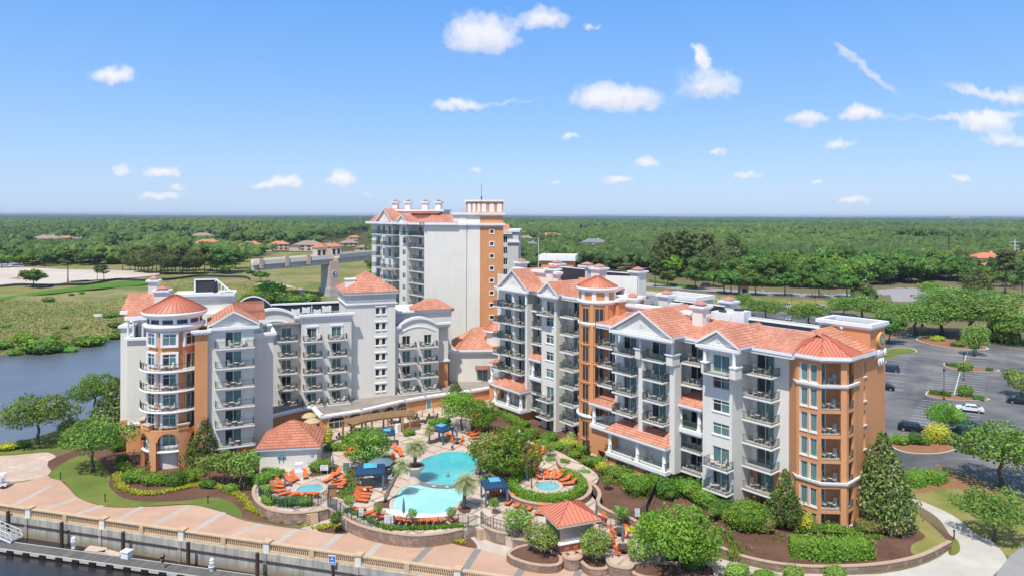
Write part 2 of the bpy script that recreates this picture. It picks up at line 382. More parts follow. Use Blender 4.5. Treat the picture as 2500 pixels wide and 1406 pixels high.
def seawall():
    m,t,b=newmat('seawall_concrete'); tc=t.add('ShaderNodeTexCoord').outputs['Object']; sp=t.add('ShaderNodeSeparateXYZ'); t.link(tc,sp.inputs[0])
    mp=t.add('ShaderNodeMapping'); t.link(tc,mp.inputs[0]); mp.inputs['Scale'].default_value=(1,1,.12)
    c=t.mix(t.ramp(t.noise(tc,.35,5),[(.35,0.),(.65,1.)]),(.50,.47,.40),(.36,.34,.30))
    c=t.mix(t.math('MULTIPLY',t.ramp(t.noise(mp.outputs[0],1.6,5,.7),[(.46,0.),(.62,1.)]),.65),c,(.19,.19,.18))
    wet=t.ramp(t.math('ADD',sp.outputs[2],t.math('MULTIPLY',t.noise(tc,.6,4),.7)),[(0,1.),(1,0.)])
    mr=t.add('ShaderNodeMapRange'); t.link(t.math('ADD',sp.outputs[2],t.math('MULTIPLY',t.noise(tc,.6,4),.9)),mr.inputs[0])
    mr.inputs[1].default_value=-1.9; mr.inputs[2].default_value=-1.0; mr.inputs[3].default_value=.85; mr.inputs[4].default_value=0
    c=t.mix(mr.outputs[0],c,(.26,.20,.11)); t.link(c,b.inputs['Base Color']); b.inputs['Roughness'].default_value=.9   # tidal staining
seawall()
def planks(name,c1,c2,pitch,rot):
    m,t,b=newmat(name); tc=t.add('ShaderNodeTexCoord').outputs['Object']; mp=t.add('ShaderNodeMapping'); t.link(tc,mp.inputs[0]); mp.inputs['Rotation'].default_value=(0,0,rot)
    sp=t.add('ShaderNodeSeparateXYZ'); t.link(mp.outputs[0],sp.inputs[0]); x=t.math('DIVIDE',sp.outputs[0],pitch)
    wn=t.add('ShaderNodeTexWhiteNoise',noise_dimensions='1D'); t.link(t.math('FLOOR',x),wn.inputs['W'])
    c=t.mix(wn.outputs[0],c1,c2); c=t.mix(t.math('MULTIPLY',t.ramp(t.noise(tc,.5,5),[(.4,0.),(.6,1.)]),.5),c,tuple(v*.7 for v in c2))
    c=t.mix(t.math('MULTIPLY',t.math('LESS_THAN',t.math('FRACT',x),.09),.7),c,(.03,.03,.03)); t.link(c,b.inputs['Base Color']); b.inputs['Roughness'].default_value=.9
planks('dock_planks',(.17,.163,.155),(.11,.107,.103),.3,R(14.7))
planks('pergola_slats',(.40,.25,.12),(.32,.19,.09),.25,0)
def glassmat(name,dark,cur,openp):
    """window glass in front of a room: curtain or dark interior per window, vertical folds in the curtain"""
    m,t,b=newmat(name); oi=t.add('ShaderNodeObjectInfo').outputs['Random']; tc=t.add('ShaderNodeTexCoord').outputs['Object']; sp=t.add('ShaderNodeSeparateXYZ'); t.link(tc,sp.inputs[0])
    fold=t.noise(tc,1,2); mp=t.add('ShaderNodeMapping'); t.link(tc,mp.inputs[0]); mp.inputs['Scale'].default_value=(9,0,.4)
    fo=t.noise(mp.outputs[0],1,2)
    c=t.mix(t.ramp(fo,[(.35,0.),(.65,1.)]),cur,tuple(v*.6 for v in cur))
    edge=t.math('SUBTRACT',t.math('MULTIPLY',oi,2.6),1.3)                   # how far the curtain is drawn
    side=t.math('GREATER_THAN',sp.outputs[0],edge); keep=t.math('GREATER_THAN',oi,.82)
    c=t.mix(t.math('MAXIMUM',t.math('MULTIPLY',side,openp),keep),dark,c)
    t.link(c,b.inputs['Base Color']); b.inputs['Roughness'].default_value=.06; b.inputs['Specular IOR Level'].default_value=.7
glassmat('glass_curtain',(.018,.03,.035),(.13,.25,.24),1.0)
glassmat('glass_drawn',(.14,.26,.25),(.15,.29,.275),1.0)
glassmat('glass_dark',(.02,.026,.034),(.05,.07,.08),.5)
def water(name,c,rough,bumpsc,bumpst,c2=None,psc=.03,spec=.5):
    m,t,b=newmat(name); tc=t.add('ShaderNodeTexCoord').outputs['Object']
    col=t.mix(t.ramp(t.noise(tc,psc,4),[(.4,0.),(.62,1.)]),c,c2 or c); t.link(col,b.inputs['Base Color'])
    b.inputs['Roughness'].default_value=rough; b.inputs['Specular IOR Level'].default_value=spec; b.inputs['IOR'].default_value=1.6
    mp=t.add('ShaderNodeMapping'); t.link(tc,mp.inputs[0]); mp.inputs['Scale'].default_value=(.6,1.6,1)
    bn=t.add('ShaderNodeBump'); bn.inputs['Strength'].default_value=bumpst; bn.inputs['Distance'].default_value=.1
    t.link(t.noise(mp.outputs[0],bumpsc,4,.65),bn.inputs['Height']); t.link(bn.outputs[0],b.inputs['Normal'])
water('river_water',(.13,.142,.16),.3,.9,.7,(.10,.112,.13),.025,.5)  # silty base, paled further to stand in for the sky's reflection
water('dock_water',(.03,.028,.027),.16,.9,.6,(.022,.021,.02),.05,.5)  # same water; shade and sea wall reflection put into the darker base
def poolwater(name,c1,c2):
    m,t,b=newmat(name); tc=t.add('ShaderNodeTexCoord').outputs['Object']
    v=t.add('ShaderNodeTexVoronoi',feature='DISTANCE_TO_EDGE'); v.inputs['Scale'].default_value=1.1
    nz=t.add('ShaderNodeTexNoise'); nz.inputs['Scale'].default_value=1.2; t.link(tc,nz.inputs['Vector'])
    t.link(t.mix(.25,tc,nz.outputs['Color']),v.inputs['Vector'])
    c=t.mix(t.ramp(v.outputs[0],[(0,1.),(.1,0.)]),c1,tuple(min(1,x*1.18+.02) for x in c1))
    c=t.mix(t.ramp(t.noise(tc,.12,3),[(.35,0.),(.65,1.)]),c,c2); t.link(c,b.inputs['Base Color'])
    b.inputs['Roughness'].default_value=.08; b.inputs['IOR'].default_value=1.33
    bn=t.add('ShaderNodeBump'); bn.inputs['Strength'].default_value=.25; bn.inputs['Distance'].default_value=.05
    t.link(t.noise(tc,2,3),bn.inputs['Height']); t.link(bn.outputs[0],b.inputs['Normal'])
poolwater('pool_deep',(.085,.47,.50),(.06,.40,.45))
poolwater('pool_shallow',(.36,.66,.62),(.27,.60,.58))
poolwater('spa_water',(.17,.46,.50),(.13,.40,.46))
M('pool_beach',(.80,.80,.79),(.74,.75,.75),.4,.6)
M('coping',(.60,.47,.38),(.53,.41,.33),2,.85)
def leaf(name,c1,c2,flower=None,trans=.25):
    """foliage: colour varies from leaf clump to clump (the 'tone' attribute) and from tree to tree"""
    m,t,b=newmat(name); at=t.add('ShaderNodeAttribute',attribute_name='tone').outputs['Fac']; oi=t.add('ShaderNodeObjectInfo').outputs['Random']
    c=t.mix(at,c1,c2)
    hs=t.add('ShaderNodeHueSaturation'); t.link(c,hs.inputs['Color'])
    t.link(t.math('ADD',.485,t.math('MULTIPLY',oi,.03)),hs.inputs['Hue']); t.link(t.math('ADD',.84,t.math('MULTIPLY',oi,.36)),hs.inputs['Value'])
    c=hs.outputs[0]
    if flower: c=t.mix(t.math('GREATER_THAN',at,.965),c,flower)
    t.link(c,b.inputs['Base Color']); b.inputs['Roughness'].default_value=.6; b.inputs['Specular IOR Level'].default_value=.25
    tr=t.add('ShaderNodeBsdfTranslucent'); t.link(c,tr.inputs[0]); mx=t.add('ShaderNodeMixShader'); mx.inputs[0].default_value=trans
    out=t.n['Material Output']; t.link(b.outputs[0],mx.inputs[1]); t.link(tr.outputs[0],mx.inputs[2]); t.link(mx.outputs[0],out.inputs[0])
leaf('leaf_oak',(0.100,0.190,0.033),(0.271,0.426,0.081))
leaf('leaf_oak_dark',(.06,.135,.024),(.19,.32,.055))
leaf('leaf_bright',(0.112,0.255,0.024),(0.319,0.526,0.064))
leaf('leaf_pine',(.085,.12,.035),(.22,.255,.08))
leaf('leaf_magnolia',(0.061,0.113,0.026),(0.260,0.313,0.078),(.55,.52,.40))
leaf('leaf_crape',(0.141,0.266,0.046),(0.391,0.501,0.110))
leaf('leaf_trumpet',(0.094,0.204,0.024),(0.266,0.454,0.055),(.62,.13,.03))
leaf('leaf_cypress',(0.022,0.056,0.018),(0.070,0.133,0.039),trans=.1)
leaf('leaf_hedge',(0.094,0.204,0.022),(0.282,0.438,0.055),trans=.15)
leaf('leaf_hedge_dark',(0.055,0.133,0.018),(0.173,0.297,0.044),trans=.15)
leaf('leaf_red',(0.157,0.188,0.046),(0.345,0.251,0.094),trans=.15)
leaf('leaf_gold',(0.345,0.407,0.046),(0.783,0.720,0.094),trans=.2)
leaf('leaf_canopy_shaded',(.028,.066,.02),(.075,.135,.035),trans=.0)  # shadow gaps between distant crowns are baked into this darker green
leaf('leaf_palm',(0.157,0.219,0.078),(0.470,0.516,0.234),trans=.15)
leaf('leaf_reed',(.17,.21,.05),(.36,.34,.14),trans=.2)
leaf('leaf_far',(.034,.086,.017),(.16,.268,.045),trans=.1)
def carpaint(name,c): M(name,c,c,1,.25,spec=.6)
for n,c in (('car_black',(.012,.012,.015)),('car_white',(.75,.75,.76)),('car_navy',(.02,.035,.08)),('car_silver',(.42,.43,.45)),('car_blue',(.10,.18,.32))): carpaint(n,c)
# ---------------------------------------------------------------- plants
RG=np.random.default_rng(11)
def leafmesh(name,mat,C,N,S,T,core=None,asp=.75,bend=True):
    n=len(C); N=N/np.maximum(1e-6,np.linalg.norm(N,axis=1,keepdims=True))
    t=RG.normal(size=(n,3)); t-= (t*N).sum(1,keepdims=True)*N; t/=np.maximum(1e-6,np.linalg.norm(t,axis=1,keepdims=True)); b=np.cross(N,t)
    S=np.asarray(S).reshape(-1,1)*np.ones((n,1)); w=RG.uniform(.5,1,(n,4,1))
    V=np.stack([C+t*S*w[:,0],C+b*S*asp*w[:,1],C-t*S*w[:,2]-N*S*.25,C-b*S*asp*w[:,3]],1).reshape(-1,3)
    F=[list(range(4*i,4*i+4)) for i in range(n)]; tone=list(np.clip(T,0,1))
    V=V.tolist()
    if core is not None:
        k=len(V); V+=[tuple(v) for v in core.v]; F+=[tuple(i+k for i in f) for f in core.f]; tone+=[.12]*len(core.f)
    me=bpy.data.meshes.new(name); me.from_pydata(V,[],F); me.materials.append(MATS[mat])
    a=me.attributes.new('tone','FLOAT','FACE'); a.data.foreach_set('value',np.array(tone,dtype=np.float32)); me.update()
    return me
def blobleaves(blobs,n,size,jit=.7,inner=.62,up=.25):
    """leaf clumps through the outer part of overlapping puffs; n is leaves per unit area"""
    Cs,Ns,Ts=[],[],[]; B=np.array(blobs)
    for i,(x,y,z,rx,ry,rz) in enumerate(blobs):
        k=max(6,int(n*(rx*ry+ry*rz+rx*rz)/3*12.6)); d=RG.normal(size=(k,3)); d/=np.linalg.norm(d,axis=1,keepdims=True)
        rr=np.where(RG.random((k,1))<.12,RG.uniform(1.0,1.3,(k,1)),RG.uniform(inner,1.06,(k,1))); p=d*rr*np.array([rx,ry,rz])+np.array([x,y,z])
        keep=np.ones(k,bool)
        for j,q in enumerate(B):
            if j!=i: keep&=(((p-q[:3])/q[3:])**2).sum(1)>.42
        p=p[keep]; d=d[keep]; tb=RG.uniform(.05,.85)
        Cs.append(p); Ns.append(d+RG.normal(size=d.shape)*jit+np.array([0,0,up])); Ts.append(np.clip(tb+RG.normal(size=len(p))*.2,0,1))
    C=np.concatenate(Cs)
    return C,np.concatenate(Ns),size*RG.uniform(.6,1.35,len(C)),np.concatenate(Ts)
def trunkmesh(h,r,limbs,mat,base=0,lean=(0,0)):
    m=MB(); k=5; pts=[(lean[0]*(i/k)**1.5+math.sin(i*1.7)*r*.4,lean[1]*(i/k)**1.5+math.cos(i*2.1)*r*.4,h*i/k+base) for i in range(k+1)]
    pts[0]=(0,0,base-.3); m.tube(pts,[r*1.35]+[r*(1-.45*i/k) for i in range(1,k+1)],7)
    for l in limbs:
        a=Vector(pts[-1] if l[2]>h*.9 else pts[-2]); b=Vector(l); c=a.lerp(b,.5)+Vector((0,0,-.06*(b-a).length))
        m.tube([a,c,b],[r*.5,r*.34,r*.12],5)
    return m.mesh('trunk',mat,True)
def proto_tree(mat,h,rad,crown_h,nb,size,dens,trunk='bark',tr=.22,shape='oak',multi=0,seed=1,jit=.7,core=False):
    r=random.Random(seed); blobs=[]
    zc=h-crown_h/2
    for i in range(nb):
        a=2.399*i+r.uniform(-.4,.4); q=(i+.5)/nb
        if shape=='oak':
            rr=math.sqrt(q)*rad*r.uniform(.62,.9); z=zc+crown_h*.36*(1-(rr/rad)**2)*r.uniform(-.5,1.15)-crown_h*.06*(rr/rad); s=rad*r.uniform(.2,.4)
            blobs.append((rr*math.cos(a),rr*math.sin(a),z,s,s,s*r.uniform(.6,.85)))
        elif shape=='round':
            zz=r.uniform(-1,1); rr=math.sqrt(max(0,1-zz*zz))*rad*.6; s=rad*r.uniform(.36,.52)
            blobs.append((rr*math.cos(a),rr*math.sin(a),zc+zz*crown_h*.33,s,s,s*crown_h/rad*.42))
        elif shape=='cone':
            z=(h-crown_h)+crown_h*(.06+.88*q); rr=rad*(1-q)**.8*.62; s=rad*(.5*(1-q)+.17)*r.uniform(.8,1.15)
            blobs.append((rr*math.cos(a),rr*math.sin(a),z,s,s,s*.95))
        elif shape=='pine':
            z=h-crown_h*(1-q)*r.uniform(.8,1.05); rr=rad*(.25+.75*(1-q))*r.uniform(.3,.8); s=rad*r.uniform(.3,.5)
            blobs.append((rr*math.cos(a),rr*math.sin(a),z,s,s,s*r.uniform(.4,.6)))
        elif shape=='vase':
            rr=math.sqrt(q)*rad*.7; z=zc+crown_h*r.uniform(-.25,.35)*(1-.3*rr/rad)+crown_h*.1*rr/rad; s=rad*r.uniform(.3,.45)
            blobs.append((rr*math.cos(a),rr*math.sin(a),z,s,s,s*1.05))
    C,N,S,T=blobleaves(blobs,dens,size,jit)
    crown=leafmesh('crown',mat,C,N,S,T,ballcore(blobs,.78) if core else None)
    if multi:
        m=MB()
        for i in range(multi):
            a=2*math.pi*i/multi+.3; b=blobs[(i*3+1)%nb]
            m.tube([(.12*math.cos(a),.12*math.sin(a),-.2),(.3*math.cos(a),.3*math.sin(a),(h-crown_h)*.7),(b[0]*.8,b[1]*.8,b[2])],[tr,tr*.8,tr*.3],5)
        tm=m.mesh('trunk',trunk,True)
    else:
        L=sorted(blobs,key=lambda b:r.random())[:7] if shape!='cone' else []
        tm=trunkmesh((h-crown_h)*1.0+crown_h*(.25 if shape in('oak','vase','round') else .85),tr,[b[:3] for b in L],trunk)
    return [('trunk',tm),('crown',crown)]
def proto_palm(h,lean,nf=40,L=2.0,tr=.2,seed=1):
    r=random.Random(seed); m=MB(); k=6
    pts=[(lean*(i/k)**1.3,0,h*i/k-(.2 if i==0 else 0)) for i in range(k+1)]
    m.tube(pts,[tr*1.3]+[tr*(1.0+.12*(i%2)) for i in range(1,k+1)],8); tm=m.mesh('trunk','palm_trunk',True)
    V,F,T=[],[],[]; top=np.array(pts[-1])
    for i in range(nf):
        az=2.399*i; el=R(82-118*(i/nf)+r.uniform(-8,8)); tone=.25+.6*r.random(); n=9; LL=L*r.uniform(.85,1.1)
        p=top.copy(); d=np.array([math.cos(az)*math.cos(el),math.sin(az)*math.cos(el),math.sin(el)]); side=np.array([-math.sin(az),math.cos(az),0]); st=LL/n
        for j in range(n):
            q=p+d*st; wl=.5*LL*.42*math.sin(math.pi*(.12+.88*(j+.5)/n))**.7
            for sgn in (-1,1):
                tip=side*sgn*wl+d*wl*.6+np.array([0,0,-.35*wl])
                k0=len(V); V+= [p+d*st*.1,p+d*st*.75,p+d*st*.6+tip,p+d*st*.25+tip*.93]; F.append((k0,k0+1,k0+2,k0+3)); T.append(min(1,max(0,tone+r.uniform(-.15,.15))))
            p=q; d=d+np.array([0,0,-.20-.03*j]); d/=np.linalg.norm(d)
    me=bpy.data.meshes.new('fronds'); me.from_pydata([tuple(v) for v in V],[],F); me.materials.append(MATS['leaf_palm'])
    a=me.attributes.new('tone','FLOAT','FACE'); a.data.foreach_set('value',np.array(T,dtype=np.float32)); me.update()
    return [('trunk',tm),('fronds',me)]
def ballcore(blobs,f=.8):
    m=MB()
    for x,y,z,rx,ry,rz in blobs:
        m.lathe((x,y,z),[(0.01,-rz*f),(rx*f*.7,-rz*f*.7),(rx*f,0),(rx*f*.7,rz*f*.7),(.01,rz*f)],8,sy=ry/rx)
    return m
def shrubmesh(mat,rx,ry,h,size=.16,dens=26,nb=5,seed=1,asp=.7):
    r=random.Random(seed); bl=[(0,0,h*.45,rx*.8,ry*.8,h*.55)]
    for i in range(nb):
        a=2*math.pi*i/nb+r.random(); bl.append((rx*.45*math.cos(a),ry*.45*math.sin(a),h*r.uniform(.35,.6),rx*.5,ry*.5,h*r.uniform(.32,.45)))
    C,N,S,T=blobleaves(bl,dens,size,.8,.82,.3); k=C[:,2]>0
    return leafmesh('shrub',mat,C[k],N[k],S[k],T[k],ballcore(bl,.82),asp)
def hedgemesh(mat,path,w,h,size=.17,dens=24,base=0,closed=False,seed=3,wob=.12):
    """a clipped hedge following a path (world coordinates): leafy top and sides over a dense core"""
    r=random.Random(seed); P_=[np.array(p[:2]) for p in path]; core=MB(); C,N,T=[],[],[]
    segs=list(zip(P_,P_[1:]+([P_[0]] if closed else [])))
    if not closed: segs=segs[:len(P_)-1]
    for a,b in segs:
        L=np.linalg.norm(b-a)
        if L<1e-3: continue
        d=(b-a)/L; s=np.array([-d[1],d[0]])
        core.obox((*(a-s*w*.42),base),(*(d*L),0),(*(s*w*.84),0),(0,0,h*.9))
        n=int(L*(w+2*h)*dens)
        for _ in range(n):
            q=r.random()*(w+2*h); l=r.uniform(-.1,L+.1); bump=1+wob*math.sin(l*2.1+a[0])*math.cos(l*.9+a[1])
            if q<h: off,z,nn=-w/2*bump,q,(-s[0],-s[1],.3)
            elif q<2*h: off,z,nn=w/2*bump,q-h,(s[0],s[1],.3)
            else: off,z,nn=(q-2*h-w/2)*bump,h*bump,(0,0,1)
            if z>h*.85 and abs(off)>w*.42: off*=.9
            p=a+d*l+s*(off+r.gauss(0,.05)); C.append((p[0],p[1],base+max(.02,z+r.gauss(0,.05)))); N.append(nn); T.append(.25+.4*math.sin(l*1.3+a[1])**2*r.random()+.3*r.random())
    if not closed:
        for e,o in ((P_[0],P_[1]),(P_[-1],P_[-2])):
            d=(e-o)/max(1e-3,np.linalg.norm(e-o)); s=np.array([-d[1],d[0]])
            for _ in range(int(w*h*dens*1.2)):
                p=e+d*r.uniform(0,.12)+s*r.uniform(-w/2,w/2); C.append((p[0],p[1],base+r.random()*h)); N.append((d[0],d[1],.2)); T.append(r.random())
    C=np.array(C); N=np.array(N)+RG.normal(size=(len(C),3))*.55
    return leafmesh('hedge',mat,C,N,size*RG.uniform(.6,1.3,len(C)),np.array(T),core)
def tuftmesh(mat,n,rad,h,seed=1,w=.05):
    """strap-leaved clump"""
    r=random.Random(seed); V,F,T=[],[],[]
    for i in range(n):
        a=r.random()*6.283; rr=rad*.5*math.sqrt(r.random()); x,y=rr*math.cos(a),rr*math.sin(a); l=h*r.uniform(.7,1.2); o=rad*r.uniform(.3,.8); b=r.random()*6.283
        k=len(V); V+=[(x-w,y,0),(x+w,y,0),(x+o*.5*math.cos(b)+w,y+o*.5*math.sin(b),l*.8),(x+o*math.cos(b),y+o*math.sin(b),l*.75)]; F.append((k,k+1,k+2,k+3)); T.append(r.random())
    me=bpy.data.meshes.new('tuft'); me.from_pydata(V,[],F); me.materials.append(MATS[mat]); at=me.attributes.new('tone','FLOAT','FACE'); at.data.foreach_set('value',np.array(T,dtype=np.float32)); me.update(); return me
OAK=[proto_tree('leaf_oak',8,4.6,5.8,38,.2,12,tr=.24,seed=s) for s in (1,2)]
BRIGHT=[proto_tree('leaf_bright',7.5,4.2,5.9,36,.2,12,tr=.2,seed=s) for s in (5,6)]
TRUMPET=[proto_tree('leaf_trumpet',6.5,3.6,5.2,32,.19,12,tr=.16,seed=s,shape='round') for s in (8,9)]
MAGNO=[proto_tree('leaf_magnolia',9,2.9,8.6,44,.24,13,tr=.2,shape='cone',seed=s) for s in (3,4)]
CRAPE=[proto_tree('leaf_crape',3.2,1.25,2.2,18,.14,30,'bark_pale',.05,'vase',multi=4,seed=s) for s in (3,4,5)]
CRAPEB=[proto_tree('leaf_crape',3.6,2.0,2.8,24,.15,24,'bark_pale',.06,'vase',multi=5,seed=s) for s in (13,14)]
CYP=[proto_tree('leaf_cypress',4.4,.52,4.3,12,.16,16,tr=.06,shape='cone',seed=s) for s in (1,2)]
PALM=[proto_palm(3.9,.15,44,2.0,seed=1),proto_palm(4.6,2.6,36,1.7,.26,seed=2),proto_palm(2.0,.05,30,1.3,.13,seed=3)]
# far trees: coarser clumps, same build
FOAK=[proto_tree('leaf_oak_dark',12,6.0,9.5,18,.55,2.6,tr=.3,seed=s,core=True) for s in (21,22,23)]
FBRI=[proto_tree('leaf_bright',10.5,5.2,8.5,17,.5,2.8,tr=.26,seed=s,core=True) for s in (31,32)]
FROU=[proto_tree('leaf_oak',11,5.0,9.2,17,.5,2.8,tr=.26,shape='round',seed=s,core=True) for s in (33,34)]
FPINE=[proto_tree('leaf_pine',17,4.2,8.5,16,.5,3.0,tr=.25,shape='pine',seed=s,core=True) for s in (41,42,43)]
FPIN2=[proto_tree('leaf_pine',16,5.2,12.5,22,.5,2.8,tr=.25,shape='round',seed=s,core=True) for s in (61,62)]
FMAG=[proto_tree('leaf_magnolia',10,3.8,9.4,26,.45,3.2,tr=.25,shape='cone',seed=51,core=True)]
def plant(pr,name,label,cat,loc,sc=1,rz=None,group=None):
    return thing(name,label,cat,loc,rnd.uniform(0,6.28) if rz is None else rz,group,sc,pr)
# ---------------------------------------------------------------- the setting: land, water, paving
SW=Fr(67,87.5,-14.72)                                   # the sea wall line, post to post
def swp(s,o=0): v=SW.w(s,o); return (v.x,v.y)
WZ=-2.5
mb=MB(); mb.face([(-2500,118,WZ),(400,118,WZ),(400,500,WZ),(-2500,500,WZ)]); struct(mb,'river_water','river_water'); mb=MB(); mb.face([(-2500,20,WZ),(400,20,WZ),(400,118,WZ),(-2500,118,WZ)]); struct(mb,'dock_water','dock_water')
nearbank=[tuple(G(x,y,0)[:2]) for x,y in ((-260,1120),(-120,1104),(0,1088),(90,1066),(180,1036),(250,1012),(300,1003))]+[(-60,168),(-38,215),(-16,275),(-2,335),(8,395)]
farshore=[tuple(G(x,y,WZ)[:2]) for x,y in ((820,733),(760,731),(700,733),(640,738),(560,748),(440,772),(300,812),(150,848),(0,866),(-200,885),(-420,900))]
landA=[swp(-80),swp(200),(300,-10),(700,-10),(900,700),(40,700)]
landA=[swp(-80,-.4),swp(140,-.4),(330,-10),(760,-10),(760,690),(26,690)]+nearbank[::-1]
mb=MB(); mb.prism(landA,-4,-.012); struct(mb,'ground','soil_ground')
def inside(p,poly):
    c=False; n=len(poly)
    for i in range(n):
        a,b=poly[i],poly[i-1]
        if (a[1]>p[1])!=(b[1]>p[1]) and p[0]<(b[0]-a[0])*(p[1]-a[1])/(b[1]-a[1])+a[0]: c=not c
    return c
def segd(p,a,b):
    ax,ay=a;bx,by=b; dx,dy=bx-ax,by-ay; t=max(0,min(1,((p[0]-ax)*dx+(p[1]-ay)*dy)/(dx*dx+dy*dy+1e-9)))
    return math.hypot(p[0]-ax-t*dx,p[1]-ay-t*dy)
river=farshore+[(-1200,190),(-1200,60),(60,60)]+[(60,130)]+[(60,395),(8,420)]
ABUT=Vector((-119,322)); ROADL=Vector((-155,312))          # bridge abutment and the embankment behind it
def hz(x,y):
    """height of the far bank: tidal shore, flat field, embankment towards the bridge"""
    d=min(segd((x,y),a,b) for a,b in zip(farshore,farshore[1:]+[(8,420)]))
    s=-1 if inside((x,y),river) else 1
    z=max(-5,min(0,-2.6+s*d*.28)) if s>0 else max(-5,-2.6-d*.3)
    if s>0:
        e=segd((x,y),tuple(ABUT),tuple(ROADL)); tp=max(0,min(1,(x-ROADL.x)/(ABUT.x-ROADL.x))); z+=(5+8.4*tp)*max(0,min(1,1-max(0,e-6)/26))**1.2*min(1,d/26)
        z+=(.35*math.sin(x*.09)*math.cos(y*.07)+.25*math.sin(x*.23+y*.17))*min(1,d/20)*(1 if y<420 else .3)
    return z
def grid_land():
    xs=np.concatenate([np.arange(-520,-260,8.0),np.arange(-260,70,4.0)]); ys=np.concatenate([np.arange(170,430,4.0),np.arange(430,704,10.0)])
    V=[(x,y,hz(x,y) if not inside((x,y),landA) else -6.0) for y in ys for x in xs]; n=len(xs)
    F=[(j*n+i,j*n+i+1,(j+1)*n+i+1,(j+1)*n+i) for j in range(len(ys)-1) for i in range(n-1)]
    me=bpy.data.meshes.new('far_bank'); me.from_pydata(V,[],F); me.materials.append(MATS['wild_grass']); me.polygons.foreach_set('use_smooth',[True]*len(F)); me.update()
    return tag(put(bpy.data.objects.new('far_bank',me)),kind='structure')
grid_land()
mb=MB(); mb.face([(-12000,682,-.4),(14000,682,-.4),(14000,16000,-.4),(-12000,16000,-.4)]); mb.face([(-12000,420,-.42),(-510,420,-.42),(-510,690,-.42),(-12000,690,-.42)]); mb.face([(755,60,-.42),(14000,60,-.42),(14000,690,-.42),(755,690,-.42)])
struct(mb,'forest_ground','forest_floor')
def sheet(name,mat,px,z,world=None,kind='structure'):
    mb=MB(); pts=[(x,y,z if not 1.24<z<1.31 else zg(x)+z-1.25) for x,y in (world or G2(px,z))]
    A=sum(pts[i][0]*pts[(i+1)%len(pts)][1]-pts[(i+1)%len(pts)][0]*pts[i][1] for i in range(len(pts)))
    mb.face(pts if A>0 else pts[::-1]); return tag(mb.build(name,mat),kind=kind)
def smooth(pts,n=4,closed=False):
    """Catmull-Rom through the surveyed points"""
    out=[]; N=len(pts); rng=range(N if closed else N-1)
    for i in rng:
        g=(lambda k:pts[k%N]) if closed else (lambda k:pts[max(0,min(N-1,k))])
        p0,p1,p2,p3=[np.array(g(k)) for k in (i-1,i,i+1,i+2)]
        for j in range(n):
            t=j/n; out.append(tuple(.5*((2*p1)+(-p0+p2)*t+(2*p0-5*p1+4*p2-p3)*t*t+(-p0+3*p1-3*p2+p3)*t**3)))
    if not closed: out.append(tuple(pts[-1]))
    return out
# far field: sand lot, golf green, fairway edge, path
sheet('sand_lot','sand',None,.42,[tuple(p) for p in smooth([tuple(G(x,y)[:2]) for x,y in ((-200,652),(60,655),(150,659),(240,660),(300,662),(370,664),(390,672),(330,679),(250,684),(170,690),(120,700),(60,702),(-20,700),(-200,706))],3,True)])
sheet('golf_green','golf_turf',None,.5,smooth([tuple(G(x,y)[:2]) for x,y in ((-160,748),(-30,733),(80,717),(180,703),(260,692),(330,688),(362,691),(345,698),(250,706),(140,717),(30,731),(-100,752))],4,True))
sheet('gravel_lot','road_grey',None,.47,G2(((-60,640),(52,640),(58,648),(60,654),(-60,654))))
# front: promenade with its bands
backedge=[(-420,1140),(0,1178),(115,1160),(160,1178),(190,1212),(255,1235),(330,1238),(420,1232),(480,1233),(540,1248),(600,1270),(700,1287),(790,1296),(860,1300),(930,1306),(1010,1312),(1085,1318),(1160,1334),(1240,1356),(1330,1378),(1440,1394),(1500,1402),(1560,1420),(1700,1450)]
bw=smooth([tuple(G(x,y)[:2]) for x,y in backedge],4)
prom=[swp(-80,-.6),swp(140,-.6)]+bw[::-1]
sheet('promenade','promenade_paver',None,.004,prom)
bands=[((30,1235),(128,1184)),((103,1246),(190,1215)),((190,1254),(255,1232)),((285,1271),(350,1236)),((378,1280),(468,1232)),((478,1293),(555,1247)),((575,1306),(640,1278)),((682,1322),(727,1290)),((792,1336),(838,1300)),((904,1352),(942,1314)),((1019,1367),(1064,1322)),((1140,1386),(1172,1336)),((1266,1404),(1290,1372)),((1405,1418),(1418,1390))]
mb=MB(); mbd=MB()
for i,(a,b) in enumerate(bands):
    A,B=G(*a,.008),G(*b,.008); d=(B-A).normalized(); A-=d*1.2; s=Vector((d.y,-d.x,0))*.42
    (mbd if i>=10 else mb).face([A-s,A+s,B+s,B-s])
struct(mb,'paving_bands','paver_band'); struct(mbd,'dark_paving_bands','paver_band_dark')
sheet('plaza','plaza_paver',None,.006,smooth([tuple(G(x,y)[:2]) for x,y in ((-320,1120),(0,1112),(60,1108),(118,1104),(140,1120),(118,1160),(0,1178),(-320,1190))],3,True))
mb=MB()                                                # white inlaid compass pieces of the plaza
for q in (((38,1156),(52,1154),(61,1173)),((62,1138),(118,1127),(118,1131),(64,1143)),((64,1146),(120,1146),(120,1150)),((0,1162),(18,1161),(0,1172)),((30,1136),(66,1122),(72,1121),(40,1139)),((0,1138),(8,1146),(0,1147)),((78,1155),(102,1157),(84,1160))):
    p=[G(x,y,.012) for x,y in q]; c=(p[1]-p[0]).cross(p[2]-p[0]).z; mb.face(p if c>0 else p[::-1])
struct(mb,'plaza_inlay','paver_band')
